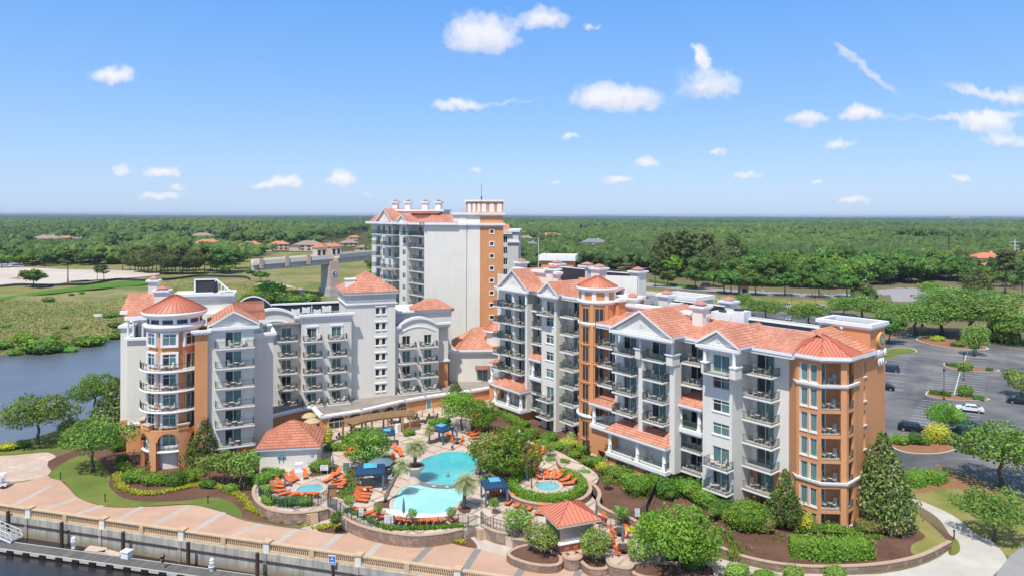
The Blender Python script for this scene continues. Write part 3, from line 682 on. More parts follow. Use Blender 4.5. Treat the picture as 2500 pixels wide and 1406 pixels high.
# left planting: lawn ribbon, mulch, the bed around the round tower
sheet('lawn','lawn_green',None,.03,smooth([tuple(G(x,y)[:2]) for x,y in ((118,1160),(160,1176),(190,1211),(255,1234),(330,1237),(420,1231),(480,1232),(540,1247),(592,1262),(585,1240),(560,1222),(520,1214),(450,1222),(360,1224),(300,1214),(268,1185),(272,1160),(250,1130),(215,1110),(170,1122))],3,True))
sheet('mulch_bed','mulch',None,.016,smooth([tuple(G(x,y)[:2]) for x,y in ((120,1125),(200,1090),(260,1040),(300,1020),(420,1060),(600,1090),(700,1150),(680,1220),(720,1280),(640,1272),(592,1262),(540,1246),(480,1231),(330,1236),(200,1210),(140,1160))],3,True))
sheet('riverside_grass','lawn_green',None,.02,smooth([tuple(G(x,y)[:2]) for x,y in ((-300,1122),(-100,1106),(5,1092),(100,1066),(190,1038),(260,1013),(300,1010),(300,1060),(230,1075),(160,1095),(60,1106),(-100,1116))],3,True))
# the raised pool terrace
DZ=1.2
deck_px=[(622,1212),(640,1236),(690,1252),(745,1252),(806,1242),(830,1262),(880,1284),(960,1303),(1040,1309),(1110,1300),(1180,1282),(1225,1300),(1255,1314),(1310,1322),(1372,1336),(1383,1360),(1412,1364),(1432,1350),(1480,1356),(1494,1378),(1538,1386),(1552,1374),(1600,1366),(1640,1330),(1560,1282),(1500,1255),(1440,1200),(1465,1165),(1420,1130),(1340,1090),(1290,1072),(1262,1040),(1215,1020),(1200,960),(1100,962),(990,980),(890,1005),(790,1030),(700,1045),(655,1100),(640,1140),(625,1180)]
deckw=smooth([tuple(G(x,y,DZ)[:2]) for x,y in deck_px],3,True)
mb=MB(); mb.prism(deckw,-.5,DZ); struct(mb,'pool_deck','deck_paver')
def ring(name,mat,c,rx,ry,w,h,z,label=None,cat=None,n=40,a0=0,a1=6.2832,rot=0):
    mb=MB(); mb.lathe((0,0,0),[(1-w/rx,0),(1-w/rx,h),(1,h),(1,0)],n,a0=a0,a1=a1,sx=rx,sy=ry); o=mb.build(name,mat,Mw=TR((c[0],c[1],z),rot)); return o
def loft_wall(name,mats,path,w,z0,z1,label,cat,capw=.1,caph=.1,closed=False,group=None):
    """low wall along a path with a projecting cap"""
    P_=[Vector((x,y)) for x,y in path]; body=MB(); cap=MB(); n=len(P_); nrm=[]
    for i in range(n):
        a=P_[i-1] if (i or closed) else P_[0]; b=P_[(i+1)%n] if (i<n-1 or closed) else P_[-1]
        d=(b-a).normalized(); nrm.append(Vector((-d.y,d.x)))
    for mbx,ww,za,zb in ((body,w,z0,z1),(cap,w+capw,z1,z1+caph)):
        for i in range(n if closed else n-1):
            j=(i+1)%n; q=[P_[i]-nrm[i]*ww/2,P_[j]-nrm[j]*ww/2,P_[j]+nrm[j]*ww/2,P_[i]+nrm[i]*ww/2]
            lo=[(*p,za) for p in q]; hi=[(*p,zb) for p in q]
            mbx.face(hi); mbx.face([lo[0],lo[1],hi[1],hi[0]]); mbx.face([lo[2],lo[3],hi[3],hi[2]])
            if not closed and i==0: mbx.face([lo[3],lo[0],hi[0],hi[3]])
            if not closed and i==n-2: mbx.face([lo[1],lo[2],hi[2],hi[1]])
    e=thing(name,label,cat,(P_[0].x,P_[0].y,z0),group=group)
    body.build('wall',mats[0],e); cap.build('cap',mats[1],e); return e
def wpx(pts,z,n=4,closed=False): return smooth([tuple(G(x,y,z)[:2]) for x,y in pts],n,closed)
STONE=('ledge_stone','stone_cap'); g_='stone retaining walls of the pool garden'
loft_wall('retaining_wall',STONE,wpx([(640,1170),(622,1195),(628,1222),(660,1245),(715,1254),(770,1250),(803,1243)],DZ),.4,0,DZ+.12,'curved stone retaining wall below the spa terrace with the ring of loungers','retaining wall',group=g_)
loft_wall('retaining_wall',STONE,wpx([(840,1262),(870,1280),(930,1298),(1010,1309),(1080,1304),(1132,1293)],DZ),.4,0,DZ+.12,'long curved stone retaining wall in front of the white pool beach','retaining wall',group=g_)
loft_wall('retaining_wall',STONE,wpx([(1178,1283),(1215,1300),(1270,1308)],DZ),.4,0,DZ+.12,'short stone retaining wall between the gate steps and the kiosk','retaining wall',group=g_)
loft_wall('retaining_wall',STONE,wpx([(1255,1314),(1310,1322),(1372,1336),(1383,1360),(1412,1364),(1432,1350),(1480,1356),(1494,1378),(1538,1386),(1552,1374),(1600,1366)],DZ),.4,0,DZ-.02,'low stone wall edging the kiosk terrace towards the promenade','retaining wall',group=g_)
loft_wall('retaining_wall',STONE,wpx([(1362,1118),(1372,1140),(1415,1165),(1455,1190),(1466,1210),(1462,1232),(1492,1252),(1545,1270),(1590,1300),(1660,1330),(1740,1325)],DZ+.5),.4,DZ-.4,DZ+.7,'winding stone retaining wall holding the mulch garden below the balconies','retaining wall',group=g_)
BZ=1.25
bedR=[(1735,1322),(1790,1352),(1870,1374),(1960,1386),(2060,1388),(2160,1382),(2250,1364),(2322,1330)]
loft_wall('retaining_wall',STONE,wpx(bedR,BZ),.4,-.1,.66,'long curved stone retaining wall round the garden bed with the big clipped hedge','retaining wall',group=g_)
# sloping garden on the right, below the building
mb=MB()
gard=wpx([(1455,1185),(1468,1212),(1464,1234),(1495,1254),(1550,1272),(1600,1302),(1665,1332),(1735,1324)],DZ+.5,3)+wpx(bedR,BZ,3)+[tuple(G(x,y,1.2)[:2]) for x,y in ((2322,1328),(2330,1290),(2250,1240),(2180,1190),(2140,1120),(1900,1050),(1700,980),(1500,930),(1300,900),(1230,950),(1240,1010),(1300,1060),(1380,1110))]
mb.prism(gard,-.3,1.0)
mb.v=[(x,y,zg(x) if z>.9 else z) for x,y,z in mb.v]; struct(mb,'planting_bed','mulch')
sheet('garden_lawn','lawn_dry',None,1.268,smooth([tuple(G(x,y,1.268)[:2]) for x,y in ((2225,1245),(2262,1270),(2298,1302),(2316,1326),(2285,1345),(2235,1354),(2228,1330),(2262,1310),(2240,1290),(2230,1268))],3,True))
# right: walk, lawns, car park
sheet('concrete_walk','concrete',None,.012,smooth([tuple(G(x,y)[:2]) for x,y in ((2205,1208),(2260,1226),(2330,1258),(2382,1300),(2420,1318),(2450,1346),(2462,1372),(2440,1392),(2390,1430),(2240,1470),(1900,1480),(1800,1440),(1950,1405),(2150,1400),(2270,1372),(2330,1330),(2318,1300),(2290,1262),(2240,1230))],3,True))
sheet('garden_walk','walk_paver',None,.009,G2(((1500,1404),(1620,1385),(1720,1350),(1780,1368),(1900,1396),(2100,1404),(2200,1440),(1500,1470))))
sheet('side_lawn','lawn_dry',None,.006,G2(((2200,1200),(2330,1155),(2470,1230),(2620,1330),(2480,1372),(2450,1346),(2382,1300),(2330,1258),(2260,1226))))
sheet('side_mulch','pine_straw',None,.008,smooth([tuple(G(x,y)[:2]) for x,y in ((2230,1205),(2320,1160),(2420,1190),(2560,1260),(2560,1300),(2440,1240),(2340,1190))],3,True))
sheet('small_lawn','lawn_green',None,.016,smooth([tuple(G(x,y)[:2]) for x,y in ((2322,1315),(2340,1318),(2347,1340),(2335,1354),(2318,1350))],4,True))
sheet('car_park','asphalt',None,.004,G2(((2120,798),(2230,812),(2330,830),(2420,842),(2560,858),(2760,900),(2760,1130),(2640,1260),(2330,1146),(2290,1130),(2230,1180),(2190,1165),(2080,1100),(2080,800))))
sheet('drive','road_grey',None,.02,G2(((2440,1392),(2466,1360),(2520,1310),(2700,1330),(2700,1480),(2400,1480))))
def island(px,mat='pine_straw',z=.16):
    p=smooth([tuple(G(x,y)[:2]) for x,y in px],3,True); mb=MB(); mb.prism(p,-.05,z-.02,0,1); o=mb.build('parking_island',['curb',mat]); tag(o,kind='structure')
    m2=MB(); c=np.mean(np.array(p),0); q=[tuple(c+(np.array(a)-c)*.94) for a in p]
    n=len(p)
    for i in range(n):
        j=(i+1)%n; m2.face([(*p[i],z),(*p[j],z),(*q[j],z),(*q[i],z)]); m2.face([(*p[i],0),(*p[j],0),(*p[j],z),(*p[i],z)])
    struct(m2,'kerb','curb')
sheet('garden_walk','walk_paver',None,.010,G2(((735,1290),(800,1262),(850,1275),(862,1303),(790,1298))))
sheet('garden_walk','walk_paver',None,.010,G2(((1120,1300),(1250,1312),(1420,1375),(1560,1402),(1560,1420),(1440,1396),(1330,1380),(1240,1358),(1160,1336))))
sheet('mulch_bed','mulch',None,.03,smooth([tuple(G(x,y)[:2]) for x,y in ((778,1292),(820,1276),(852,1286),(850,1302),(800,1300))],3,True))
sheet('mulch_bed','mulch',None,.03,smooth([tuple(G(x,y)[:2]) for x,y in ((1086,1316),(1120,1298),(1150,1312),(1168,1336),(1130,1332))],3,True))
island([(2172,1080),(2200,1062),(2250,1072),(2330,1075),(2348,1092),(2300,1108),(2230,1108),(2188,1098)])
island([(2304,890),(2318,885),(2360,897),(2432,902),(2438,908),(2380,908),(2320,900)])
island([(2260,962),(2278,953),(2330,966),(2408,972),(2412,978),(2340,978),(2275,970)])
island([(2236,828),(2262,820),(2330,832),(2400,845),(2412,854),(2330,852),(2260,838)])
island([(2152,862),(2180,850),(2225,850),(2240,860),(2200,866),(2165,880),(2148,886)],'lawn_green')
island([(2140,838),(2170,826),(2230,818),(2150,812),(2100,815)])
sheet('verge','lawn_dry',None,.004,G2(((1560,730),(1700,742),(1900,752),(2060,760),(2070,752),(2060,735),(1900,728),(1700,718),(1560,705))))
sheet('side_verge','lawn_dry',None,.006,G2(((2420,735),(2700,735),(2700,800),(2500,775),(2430,752))))
sheet('rear_car_park','asphalt',None,.003,G2(((1700,742),(1900,752),(2062,760),(2200,790),(2100,800),(1900,792),(1650,770))))
mb=MB()
road=[(1540,690),(1640,700),(1760,709),(1900,717),(2040,722),(2130,716),(2230,706),(2330,712),(2420,725)]
rp=smooth([tuple(G(x,y)[:2]) for x,y in road],5)
for a,b in zip(rp,rp[1:]):
    a,b=Vector(a),Vector(b); d=(b-a).normalized(); s=Vector((-d.y,d.x))*7.5; mb.face([(*(a-s),.01),(*(b-s),.01),(*(b+s),.01),(*(a+s),.01)])
struct(mb,'road','road_grey')
sheet('rear_road','road_grey',None,.012,G2(((2300,702),(2410,708),(2470,722),(2400,742),(2180,735),(2170,712))))
sheet('far_street','road_grey',None,.012,G2(((2420,762),(2600,752),(2600,768),(2470,776))))
# painted stall lines
mb=MB()
def stalls(p0,p1,n,half,skip=()):
    A,B=G(*p0,.012),G(*p1,.012); d=(B-A).normalized(); sd=Vector((.88,-.475,0))
    for i in range(n):
        c=A.lerp(B,i/(n-1))
        for e in half:
            w=Vector((-sd.y,sd.x,0))*.07; q=c+sd*e; mb.face([c-w,q-w,q+w,c+w] if e>0 else [q-w,c-w,c+w,q+w])
    w=Vector((-d.y,d.x,0))*.08; mb.face([A+w,A-w,B-w,B+w])
stalls((2364,857),(2352,890),6,(5.2,-5.2)); stalls((2345,908),(2331,962),10,(5.4,-5.4)); stalls((2324,984),(2296,1050),11,(5.4,-5.4))
stalls((2172,866),(2152,905),7,(5.0,)); stalls((2155,908),(2145,945),5,(5.0,)); stalls((2440,838),(2540,848),4,(-4.5,))
struct(mb,'parking_lines','line_paint')
# ---------------------------------------------------------------- helpers for the buildings
def FL(k): return -.13+3.06*k
FURN=[]                                                  # balconies to furnish: (matrix, width, depth, words)
ORD=['ground-floor','first-floor','second-floor','third-floor','fourth-floor','fifth-floor','sixth-floor','seventh-floor','eighth-floor','ninth-floor','tenth-floor','eleventh-floor']
def FrW(a,b):
    f=Fr(1250,1,0); f.p=Vector(a[:2]); d=Vector(b[:2])-f.p; f.u=d.normalized(); f.n=Vector((f.u.y,-f.u.x)); f.ang=math.atan2(f.u.y,f.u.x); f.L=d.length; return f
def archpoly(f,s0,s1,o,zb,zs,zp,n=14):
    """points of a wall panel whose top is a segmental arch"""
    top=[]
    for i in range(n+1):
        q=i/n; top.append((s1+(s0-s1)*q,zs+(zp-zs)*(1-(2*q-1)**2)))
    return [f.w(s0,o,zb),f.w(s1,o,zb)]+[f.w(s,o,z) for s,z in top]
def archwall(mb,f,s0,s1,o,zb,zs,zp,th=.6,mi=0,n=14):
    fr=archpoly(f,s0,s1,o,zb,zs,zp,n); bk=archpoly(f,s0,s1,o-th,zb,zs,zp,n)
    mb.face(fr,mi); mb.face(bk[::-1],mi); m=len(fr)
    for i in range(m): mb.face([fr[(i+1)%m],fr[i],bk[i],bk[(i+1)%m]][::-1],mi)
def archband(mb,f,s0,s1,o,zs,zp,p=.35,h=.45,back=.7,n=14,mi=0):
    q=lambda t:(s0+(s1-s0)*t,zs+(zp-zs)*(1-(2*t-1)**2))
    for i in range(n):
        a,za=q(i/n); b,zb=q((i+1)/n); A=[f.w(a,o+p,za-h),f.w(b,o+p,zb-h),f.w(b,o+p,zb),f.w(a,o+p,za)]; B=[f.w(a,o-back,za-h),f.w(b,o-back,zb-h),f.w(b,o-back,zb),f.w(a,o-back,za)]
        mb.face(A,mi); mb.face([A[3],A[2],B[2],B[3]],mi); mb.face([B[0],B[1],A[1],A[0]],mi); mb.face(B[::-1],mi)
        if i==0: mb.face([B[0],A[0],A[3],B[3]],mi)
        if i==n-1: mb.face([A[1],B[1],B[2],A[2]],mi)
def gable(f,s0,s1,o,ze,zp,back,parent,over=.55,wall=None,vent=True,name='gable_roof',tile='roof_tile'):
    """pediment + two tiled slopes running back; returns nothing, adds parts"""
    sm=(s0+s1)/2; w=MB(); w.face([f.w(s0,o,ze),f.w(s1,o,ze),f.w(sm,o,zp-.12)]); w.face([f.w(s1,o-.3,ze),f.w(s0,o-.3,ze),f.w(sm,o-.3,zp-.12)])
    w.build('pediment',wall or 'stucco_white',parent)
    t=MB(); e=over
    A,B,Pk=f.w(s0-e,o+e,ze-.05),f.w(s1+e,o+e,ze-.05),f.w(sm,o+e,zp+.3); A2,B2,P2=f.w(s0-e,o-back,ze-.05),f.w(s1+e,o-back,ze-.05),f.w(sm,o-back,zp+.3); dz=Vector((0,0,.3))
    roofface(t,[A2+dz,A+dz,Pk,P2]); roofface(t,[B+dz,B2+dz,P2,Pk])
    t.face([B+dz,A+dz,Pk][::-1]) if False else None
    t.face([A2,A,Pk-dz,P2-dz][::-1],1); t.face([B,B2,P2-dz,Pk-dz][::-1],1); t.face([A2+dz,A2,A,A+dz],1); t.face([B+dz,B,B2,B2+dz],1)
    t.face([A,A+dz,Pk,Pk-dz][::-1],1); t.face([B,Pk-dz,Pk,B+dz][::-1],1)
    t.build(name,[tile,'trim'],parent)
    c=MB(); f.box(c,s0-e,s1+e,o-.02,o+e-.02,ze-.5,ze-.06); f.box(c,s0-.2,s1+.2,o-.02,o+.22,ze-.8,ze-.505); c.build('cornice','trim',parent)
    if vent:
        v=MB(); p=f.w(sm,o+.02,ze+(zp-ze)*.38); r=.3
        for k in range(12):
            a0,a1=k*math.pi/6,(k+1)*math.pi/6; q=lambda a,rr,oo:p+Vector((*(f.u*math.cos(a)*rr+f.n*oo),math.sin(a)*rr))
            v.face([q(a0,r*.6,.06),q(a0,r,.06),q(a1,r,.06),q(a1,r*.6,.06)]); v.face([q(a0,r,0),q(a1,r,0),q(a1,r,.06),q(a0,r,.06)])
            v.face([q(a0,r*.6,.02),q(a1,r*.6,.02),p+Vector((*(f.n*.02),0))],1)
        v.build('round_vent',['trim','stucco_grey'],parent)
def flue(f,s,o,z0,z1,parent,w=1.5,nm='chimney'):
    """roof tower with flared white cap and a little tiled hat"""
    m=MB(); f.box(m,s-w/2,s+w/2,o-w/2,o+w/2,z0,z1); c=m.build(nm,'stucco_white',parent)
    k=MB(); f.box(k,s-w/2-.15,s+w/2+.15,o-w/2-.15,o+w/2+.15,z1-.55,z1-.3); f.box(k,s-w/2-.35,s+w/2+.35,o-w/2-.35,o+w/2+.35,z1-.3,z1); f.box(k,s-w*.3,s+w*.3,o-w*.3,o+w*.3,z1,z1+.28); k.build('cap','trim',c)
    h=MB(); hiproof(h,f,s-w*.46,s+w*.46,o+w*.46,o-w*.46,z1+.28,z1+.72); h.build('hat','roof_metal',c)
def coneroof(c,r,ze,zp,parent,n=40,ribs=28,tile='roof_metal',a0=0):
    m=MB(); m.lathe((c[0],c[1],0),[(r,ze-.02),(r,ze+.06),(.25,zp),(.01,zp+.05)],n)
    o=m.build('turret_roof',tile,parent,True); s=MB()
    for i in range(ribs):
        a=2*math.pi*i/ribs; d=Vector((math.cos(a),math.sin(a),0)); s.bar(Vector((*c,ze+.09))+d*(r-.02),Vector((*c,zp+.02))+d*.3,.05,.07)
    s.build('seam','roof_seam',o)
def arcwin(c,r,ang,w,z0,z1,parent,kind='window',surround=True,name=None):
    """window set tangentially on a round wall"""
    f=Fr(1250,1,0); f.u=Vector((-math.sin(ang),math.cos(ang))); f.n=Vector((math.cos(ang),math.sin(ang))); f.p=Vector(c)+f.n*r; f.ang=math.atan2(f.u.y,f.u.x)
    if surround:
        t=MB(); dpt=r-math.sqrt(max(0,r*r-w*w/4))+.06
        for a,b,za,zb in ((-w/2,-w/2+.3,z0,z1),(w/2-.3,w/2,z0,z1),(-w/2+.3,w/2-.3,z0,z0+.28),(-w/2+.3,w/2-.3,z1-.24,z1)): f.box(t,a,b,-dpt,.24,za,zb)
        t.build('window_surround','trim',parent)
        glazed(f,-w/2+.3,w/2-.3,z0+.28,z1-.24,.26,parent,kind)
    else:
        glazed(f,-w/2,w/2,z0,z1,.22,parent,kind)
def curvebal(c,r0,r1,a0,a1,z,parent,th=.3,n=18,rail='rail_green'):
    m=MB(); m.lathe((c[0],c[1],z),[(r0,-.04),(r0,-th),(r1,-th),(r1+.06,-th+.1),(r1,-.04),(r1,0),(r0,0)],n,0,a0,a1)
    b=m.build('balcony','trim',parent); r=MB(); pts=[(c[0]+(r1-.1)*math.cos(a0+(a1-a0)*i/n),c[1]+(r1-.1)*math.sin(a0+(a1-a0)*i/n),z) for i in range(n+1)]
    railbars(r,pts,sp=.16); r.build('railing',rail,b); return b
# ---------------------------------------------------------------- the left hotel building
LB=thing('hotel_building','cream and orange hotel building on the left with round corner tower','hotel',G(640,1130,0))
LM=Fr(764,129.5,22)
wh,orr,tr_=MB(),MB(),MB()
z0=2.6
# bay with two columns of balconies
def col(f,pxa,pxb,oa,k0,k1,da,db,depth,words,dh=2.3,dd=None,sides='LR',parent=None,ops=None,furn=True,skip=()):
    """a column of balconies with sliding doors; returns door openings"""
    out=[]
    for k in range(k0,k1+1):
        a,b=f.s(da,oa),f.s(db,oa); out.append((a,b,FL(k)+.02,FL(k)+dh))
        glazed(f,a,b,FL(k)+.02,FL(k)+dh,oa,parent,'door')
        if k in skip: continue
        s0,s1=f.s(pxa,oa+depth),f.s(pxb,oa+depth)
        balcony(f,s0,s1,oa,depth,FL(k),parent,sides)
        if furn: FURN.append((f.m(s0,oa,FL(k)),s1-s0,depth,f'{ORD[k]} {words}',k))
    return out
ops=col(LM,742,788,0,2,5,750,774,1.3,'balcony left of central stair tower',parent=LB)+col(LM,803,849,0,2,5,811,834,1.3,'balcony touching central stair tower',parent=LB)
sa,sb=LM.s(737,0),LM.s(859,0)
for k,(x0,x1) in ((1,(750,774)),(1,(811,834))):
    a,b=LM.s(x0,0),LM.s(x1,0); ops.append((a,b,FL(1)+.3,FL(1)+2.3)); glazed(LM,a,b,FL(1)+.3,FL(1)+2.3,0,LB,'door')
for x0,x1,w_ in ((741,791,'left'),(803,857,'right')):
    a,b=LM.s(x0,2.2),LM.s(x1,2.2); balcony(LM,a,b,0,2.4,FL(1)+.28,LB,'LR',.3); FURN.append((LM.m(a,0,FL(1)+.28),b-a,2.2,f'podium patio, {w_} stack beside central stair tower',1))
bay(wh,LM,sa,sb,0,-6,z0,19.7,ops); wh.face([LM.w(sa,0,19.7),LM.w(sb,0,19.7),LM.w(sb,-.5,19.7),LM.w(sa,-.5,19.7)])
LM.box(wh,sa,sb,-.5,-.49,18.5,19.7)
cornice(tr_,LM,sa,sb,0,20.1,((.55,.4),(.35,.35),(.15,.3)))
# door heads of the top floor
for x0,x1 in ((748,777),(808,837)):
    a,b=LM.s(x0,0),LM.s(x1,0); sq=MB(); LM.box(sq,a-.1,b+.1,.0,.18,FL(5)+2.5,FL(5)+2.75)
    for q in (a-.05,b-.17): LM.box(sq,q,q+.22,0,.1,FL(5),FL(5)+2.5)
    sq.build('door_surround','trim',LB)
# arched bay on the left
ops=col(LM,680,728,-2,2,5,688,712,1.3,'balcony under left arched parapet',parent=LB)
a,b=LM.s(688,-2),LM.s(712,-2); ops.append((a,b,FL(1)+.1,FL(1)+2.3)); glazed(LM,a,b,FL(1)+.1,FL(1)+2.3,-2,LB,'door')
a,b=LM.s(681,-.8),LM.s(728,-.8); balcony(LM,a,b,-2,1.5,FL(1)+.05,LB); FURN.append((LM.m(a,-2,FL(1)+.05),b-a,1.4,'lowest balcony under left arched parapet',1))
s1=LM.s(740,-2); s0=LM.s(600,-2); bay(wh,LM,s0,s1,-2,-8,z0,18.4,ops,sides='')
archwall(wh,LM,LM.s(606,-2),LM.s(726,-2),-2,18.4,19.6,21.1); sq=MB(); archband(sq,LM,LM.s(606,-2),LM.s(726,-2),-2,19.75,21.35); sq.build('arched_cornice','trim',LB); sq=MB()
archband(sq,LM,LM.s(622,-2),LM.s(722,-2),-2,17.6,19.1,.12,.25,.05); sq.build('arched_moulding','trim',LB)
cornice(tr_,LM,LM.s(724,-2),s1,-2,19.6,((.5,.4),(.3,.35))); LM.box(wh,LM.s(724,-2),s1,-2.6,-2,18.4,19.2)
a,b=LM.s(686,-2),LM.s(715,-2); sq=MB(); LM.box(sq,a-.1,b+.1,-2,-1.82,FL(5)+2.5,FL(5)+2.75); sq.build('door_surround','trim',LB)
# stair tower
ops=[]
sa,sb=LM.s(848,-1.5),LM.s(966,-1.5)
for k in range(1,7):
    for x0,x1 in ((918,927.6),(933.5,942.5)):
        a,b=LM.s(x0,-1.5),LM.s(x1,-1.5); q=(a,b,FL(k)+1.0,FL(k)+2.35); ops.append(q); wd=glazed(LM,*q,-1.5,LB,'lattice')
        sq=MB(); LM.box(sq,a-.1,b+.1,-1.5,-1.36,q[2]-.22,q[2]-.02); sq.build("sill","trim",wd)
    a,b=LM.s(915.5,-1.5),LM.s(945,-1.5); sq=MB(); LM.box(sq,a,b,-1.5,-1.3,FL(k)+2.5,FL(k)+2.72); sq.build("window_head","trim",LB)
bay(wh,LM,sa,sb,-1.5,-12.5,z0,23.5,ops); wh.face([LM.w(sb,-12.5,z0),LM.w(sa,-12.5,z0),LM.w(sa,-12.5,23.5),LM.w(sb,-12.5,23.5)])
fz=MB()
LM.box(fz,sa-.12,sb+.12,-12.6,-1.38,21.55,23.3)
n=34
for i in range(n):
    q=sa+(sb-sa)*(i+.5)/n; LM.box(fz,q-.09,q+.09,-1.38,-1.2,22.0,23.25)
    o_=-1.6-10.6*(i+.5)/n; LM.box(fz,sa-.3,sa-.12,o_-.09,o_+.09,22.0,23.25)
fz.build('frieze','stucco_white',LB)
LM.box(tr_,sa-.3,sb+.3,-12.8,-1.2,21.3,21.55); LM.box(tr_,sa-.75,sb+.75,-13.2,-.75,23.3,23.75)
rf=MB(); hiproof(rf,LM,sa-.9,sb+.9,-.6,-13.4,23.76,27.4); rr=rf.build('roof','roof_tile',LB)
c=MB(); q=LM.s(857,-4); LM.box(c,q-1,q+.9,-5.4,-3.6,23.8,26.0); LM.box(c,q-1.15,q+1.05,-5.55,-3.45,26,26.2); c.build('chimney','trim',rr)
# right bay with arched parapet
ops=col(LM,977,1019,-2.5,2,4,983,1003,1.3,'left balcony of right arched bay',parent=LB)+col(LM,1029,1071,-2.5,2,4,1036.5,1055,1.3,'right balcony of right arched bay',parent=LB)
for x0,x1,c0,c1,w_ in ((983,1003,976,1026,'left'),(1036.5,1055,1028,1078,'right')):
    a,b=LM.s(x0,-2.5),LM.s(x1,-2.5); ops.append((a,b,FL(1)+.3,FL(1)+2.3)); glazed(LM,a,b,FL(1)+.3,FL(1)+2.3,-2.5,LB,'door')
    a,b=LM.s(c0,-.4),LM.s(c1,-.4); balcony(LM,a,b,-2.5,2.4,FL(1)+.28,LB); FURN.append((LM.m(a,-2.5,FL(1)+.28),b-a,2.2,f'podium patio, {w_} stack of right arched bay',1))
sa,sb=LM.s(958,-2.5),LM.s(1101,-2.5); sc=LM.s(1072,-2.5)
bay(wh,LM,sa,sc,-2.5,-9,z0,15.9,ops,sides='LR'); bay(wh,LM,sc,sb,-4.2,-9,8.4,15.9,sides='R'); bay(orr,LM,sc,sb-.05,-4.2,-9,z0,8.4,sides='R')
sq=MB(); LM.box(sq,sc,sb+.3,-4.5,-3.95,8.2,8.55); sq.build('floor_band','trim',LB)
archwall(wh,LM,LM.s(974,-2.5),LM.s(1068,-2.5),-2.5,15.9,16.6,18.0); sq=MB(); archband(sq,LM,LM.s(974,-2.5),LM.s(1068,-2.5),-2.5,16.7,18.2); sq.build('arched_cornice','trim',LB); sq=MB(); archband(sq,LM,LM.s(978,-2.5),LM.s(1064,-2.5),-2.5,15.2,16.3,.12,.22,.05); sq.build('arched_moulding','trim',LB)
cornice(tr_,LM,sa,LM.s(974,-2.5),-2.5,16.5,((.5,.4),(.3,.4))); cornice(tr_,LM,LM.s(1068,-2.5),sb,-4.0,16.5,((.5,.4),(.3,.4)))
a,b=LM.s(966,-9),LM.s(1103,-9); LM.box(wh,a,b,-22,-9,z0,18.2); cornice(tr_,LM,a,b,-9,18.6,((.5,.4),(.25,.3))); LM.box(tr_,b-.3,b+.5,-22,-8.5,18.2,18.6)
rf=MB(); hiproof(rf,LM,LM.s(1012,-8.5),b+.6,-8.3,-14.5,18.62,20.6); rf.build('roof','roof_tile',LB)
# recessed wall beside the gable block
LG=Fr(514,105.8,24)
a,b=LG.s(612,-3.2),LG.s(668,-3.2); bay(wh,LG,a,b,-3.2,-14,0,19.2,sides='R'); cornice(tr_,LG,a,b,-3.2,19.6,((.5,.4),(.3,.4))); LG.box(tr_,b-.3,b+.45,-13,-3.2,19.2,19.6)
# gable block
ops=col(LG,526,622,0,1,6,551,591,1.25,'balcony below pediment beside round tower',dh=2.35,parent=LB)
sa,sb=LG.s(507,0),LG.s(621,0)
bay(wh,LG,sa,sb,0,-14,2.6,21.4,ops)
g=[(LG.s(560,0),LG.s(584,0),.3,2.3)]; glazed(LG,*g[0],0,LB,'door'); bay(orr,LG,sa,sb,.06,-14,0,2.6,g)
sq=MB(); LG.box(sq,sa-.2,sb+.3,-.1,.3,2.4,2.68); sq.build('floor_band','trim',LB)
gable(LG,LG.s(516,0),LG.s(625,0),0,21.5,23.6,9,LB)
r2=MB(); q0,q1=LG.s(585,-6),LG.s(632,-6); A=[LG.w(q0,-4.5,21.6),LG.w(q1+1,-4.5,21.6),LG.w(q1+1,-9,24.2),LG.w(q0-1,-9,24.2)]; roofface(r2,A); r2.face([A[0],A[1],A[2],A[3]][::-1]); LG.box(r2,q0,q1+1.2,-4.8,-4.35,21.1,21.58,1); LG.box(r2,q0,q1+.6,-9,-4.8,18.5,21.3,2); r2.build('roof',['roof_tile','trim','stucco_white'],LB)
# orange pier between block and round tower
sa,sb=LG.s(476,.6),LG.s(508,.6); bay(orr,LG,sa,sb,.6,-8,0,20.6); cornice(tr_,LG,sa,sb,.6,21.2,((.5,.35),(.25,.3))); LG.box(orr,sa,sb,-8,.3,20.4,20.6)
LG.box(wh,sa-2,LG.s(640,-12),-13,-8,14,18.5)
# round tower
RC=Vector(((428-1250)/FP*108.2,108.2)); FA=math.atan2(-RC.y,-RC.x); RR=3.7
m=MB(); m.lathe((RC.x,RC.y,0),[(RR,0),(RR,21.2)],48); m.build('round_tower_wall','stucco_orange',LB,True)
for k in range(1,7):
    for i,off in enumerate((-57,-11,37)):
        A=FA+R(off)
        if i==2 and k<6: arcwin(RC,RR,A,1.9,FL(k)+.05,FL(k)+2.3,LB,'door',False)
        else: arcwin(RC,RR,A,2.5 if i!=0 else 2.4,FL(k)+.35,FL(k)+2.65,LB)
for k in (3,4,5): 
    curvebal(RC,RR-.1,4.95,FA+R(-98),FA+R(66),FL(k),LB)
    FURN.append((TR((*(RC+Vector((math.cos(FA-.3),math.sin(FA-.3)))*RR),FL(k)),FA-.3+math.pi/2)@Matrix.Translation((-1.2,0,0)),2.4,1.2,f'{ORD[k]} curved balcony of round tower',k))
m=MB(); m.lathe((RC.x,RC.y,0),[(RR+.05,20.9),(RR+.35,21.1),(RR+.75,21.5),(RR+.8,21.9),(RR+.25,22.0),(RR+.2,22.9),(RR+.35,22.95),(RR+.9,23.2),(RR+1.05,23.5),(RR+1.05,23.8),(.1,23.81)],48); m.build('cornice','trim',LB,True)
m=MB()
for i in range(12):
    a=FA+R(30*i+4); m.lathe((RC.x,RC.y,0),[(RR+.27,22.15),(RR+.27,22.75)],4,0,a,a+R(22))
m.build('clerestory_glass','glass_dark',LB)
coneroof(RC,RR+.95,23.8,26.3,LB,ribs=36)
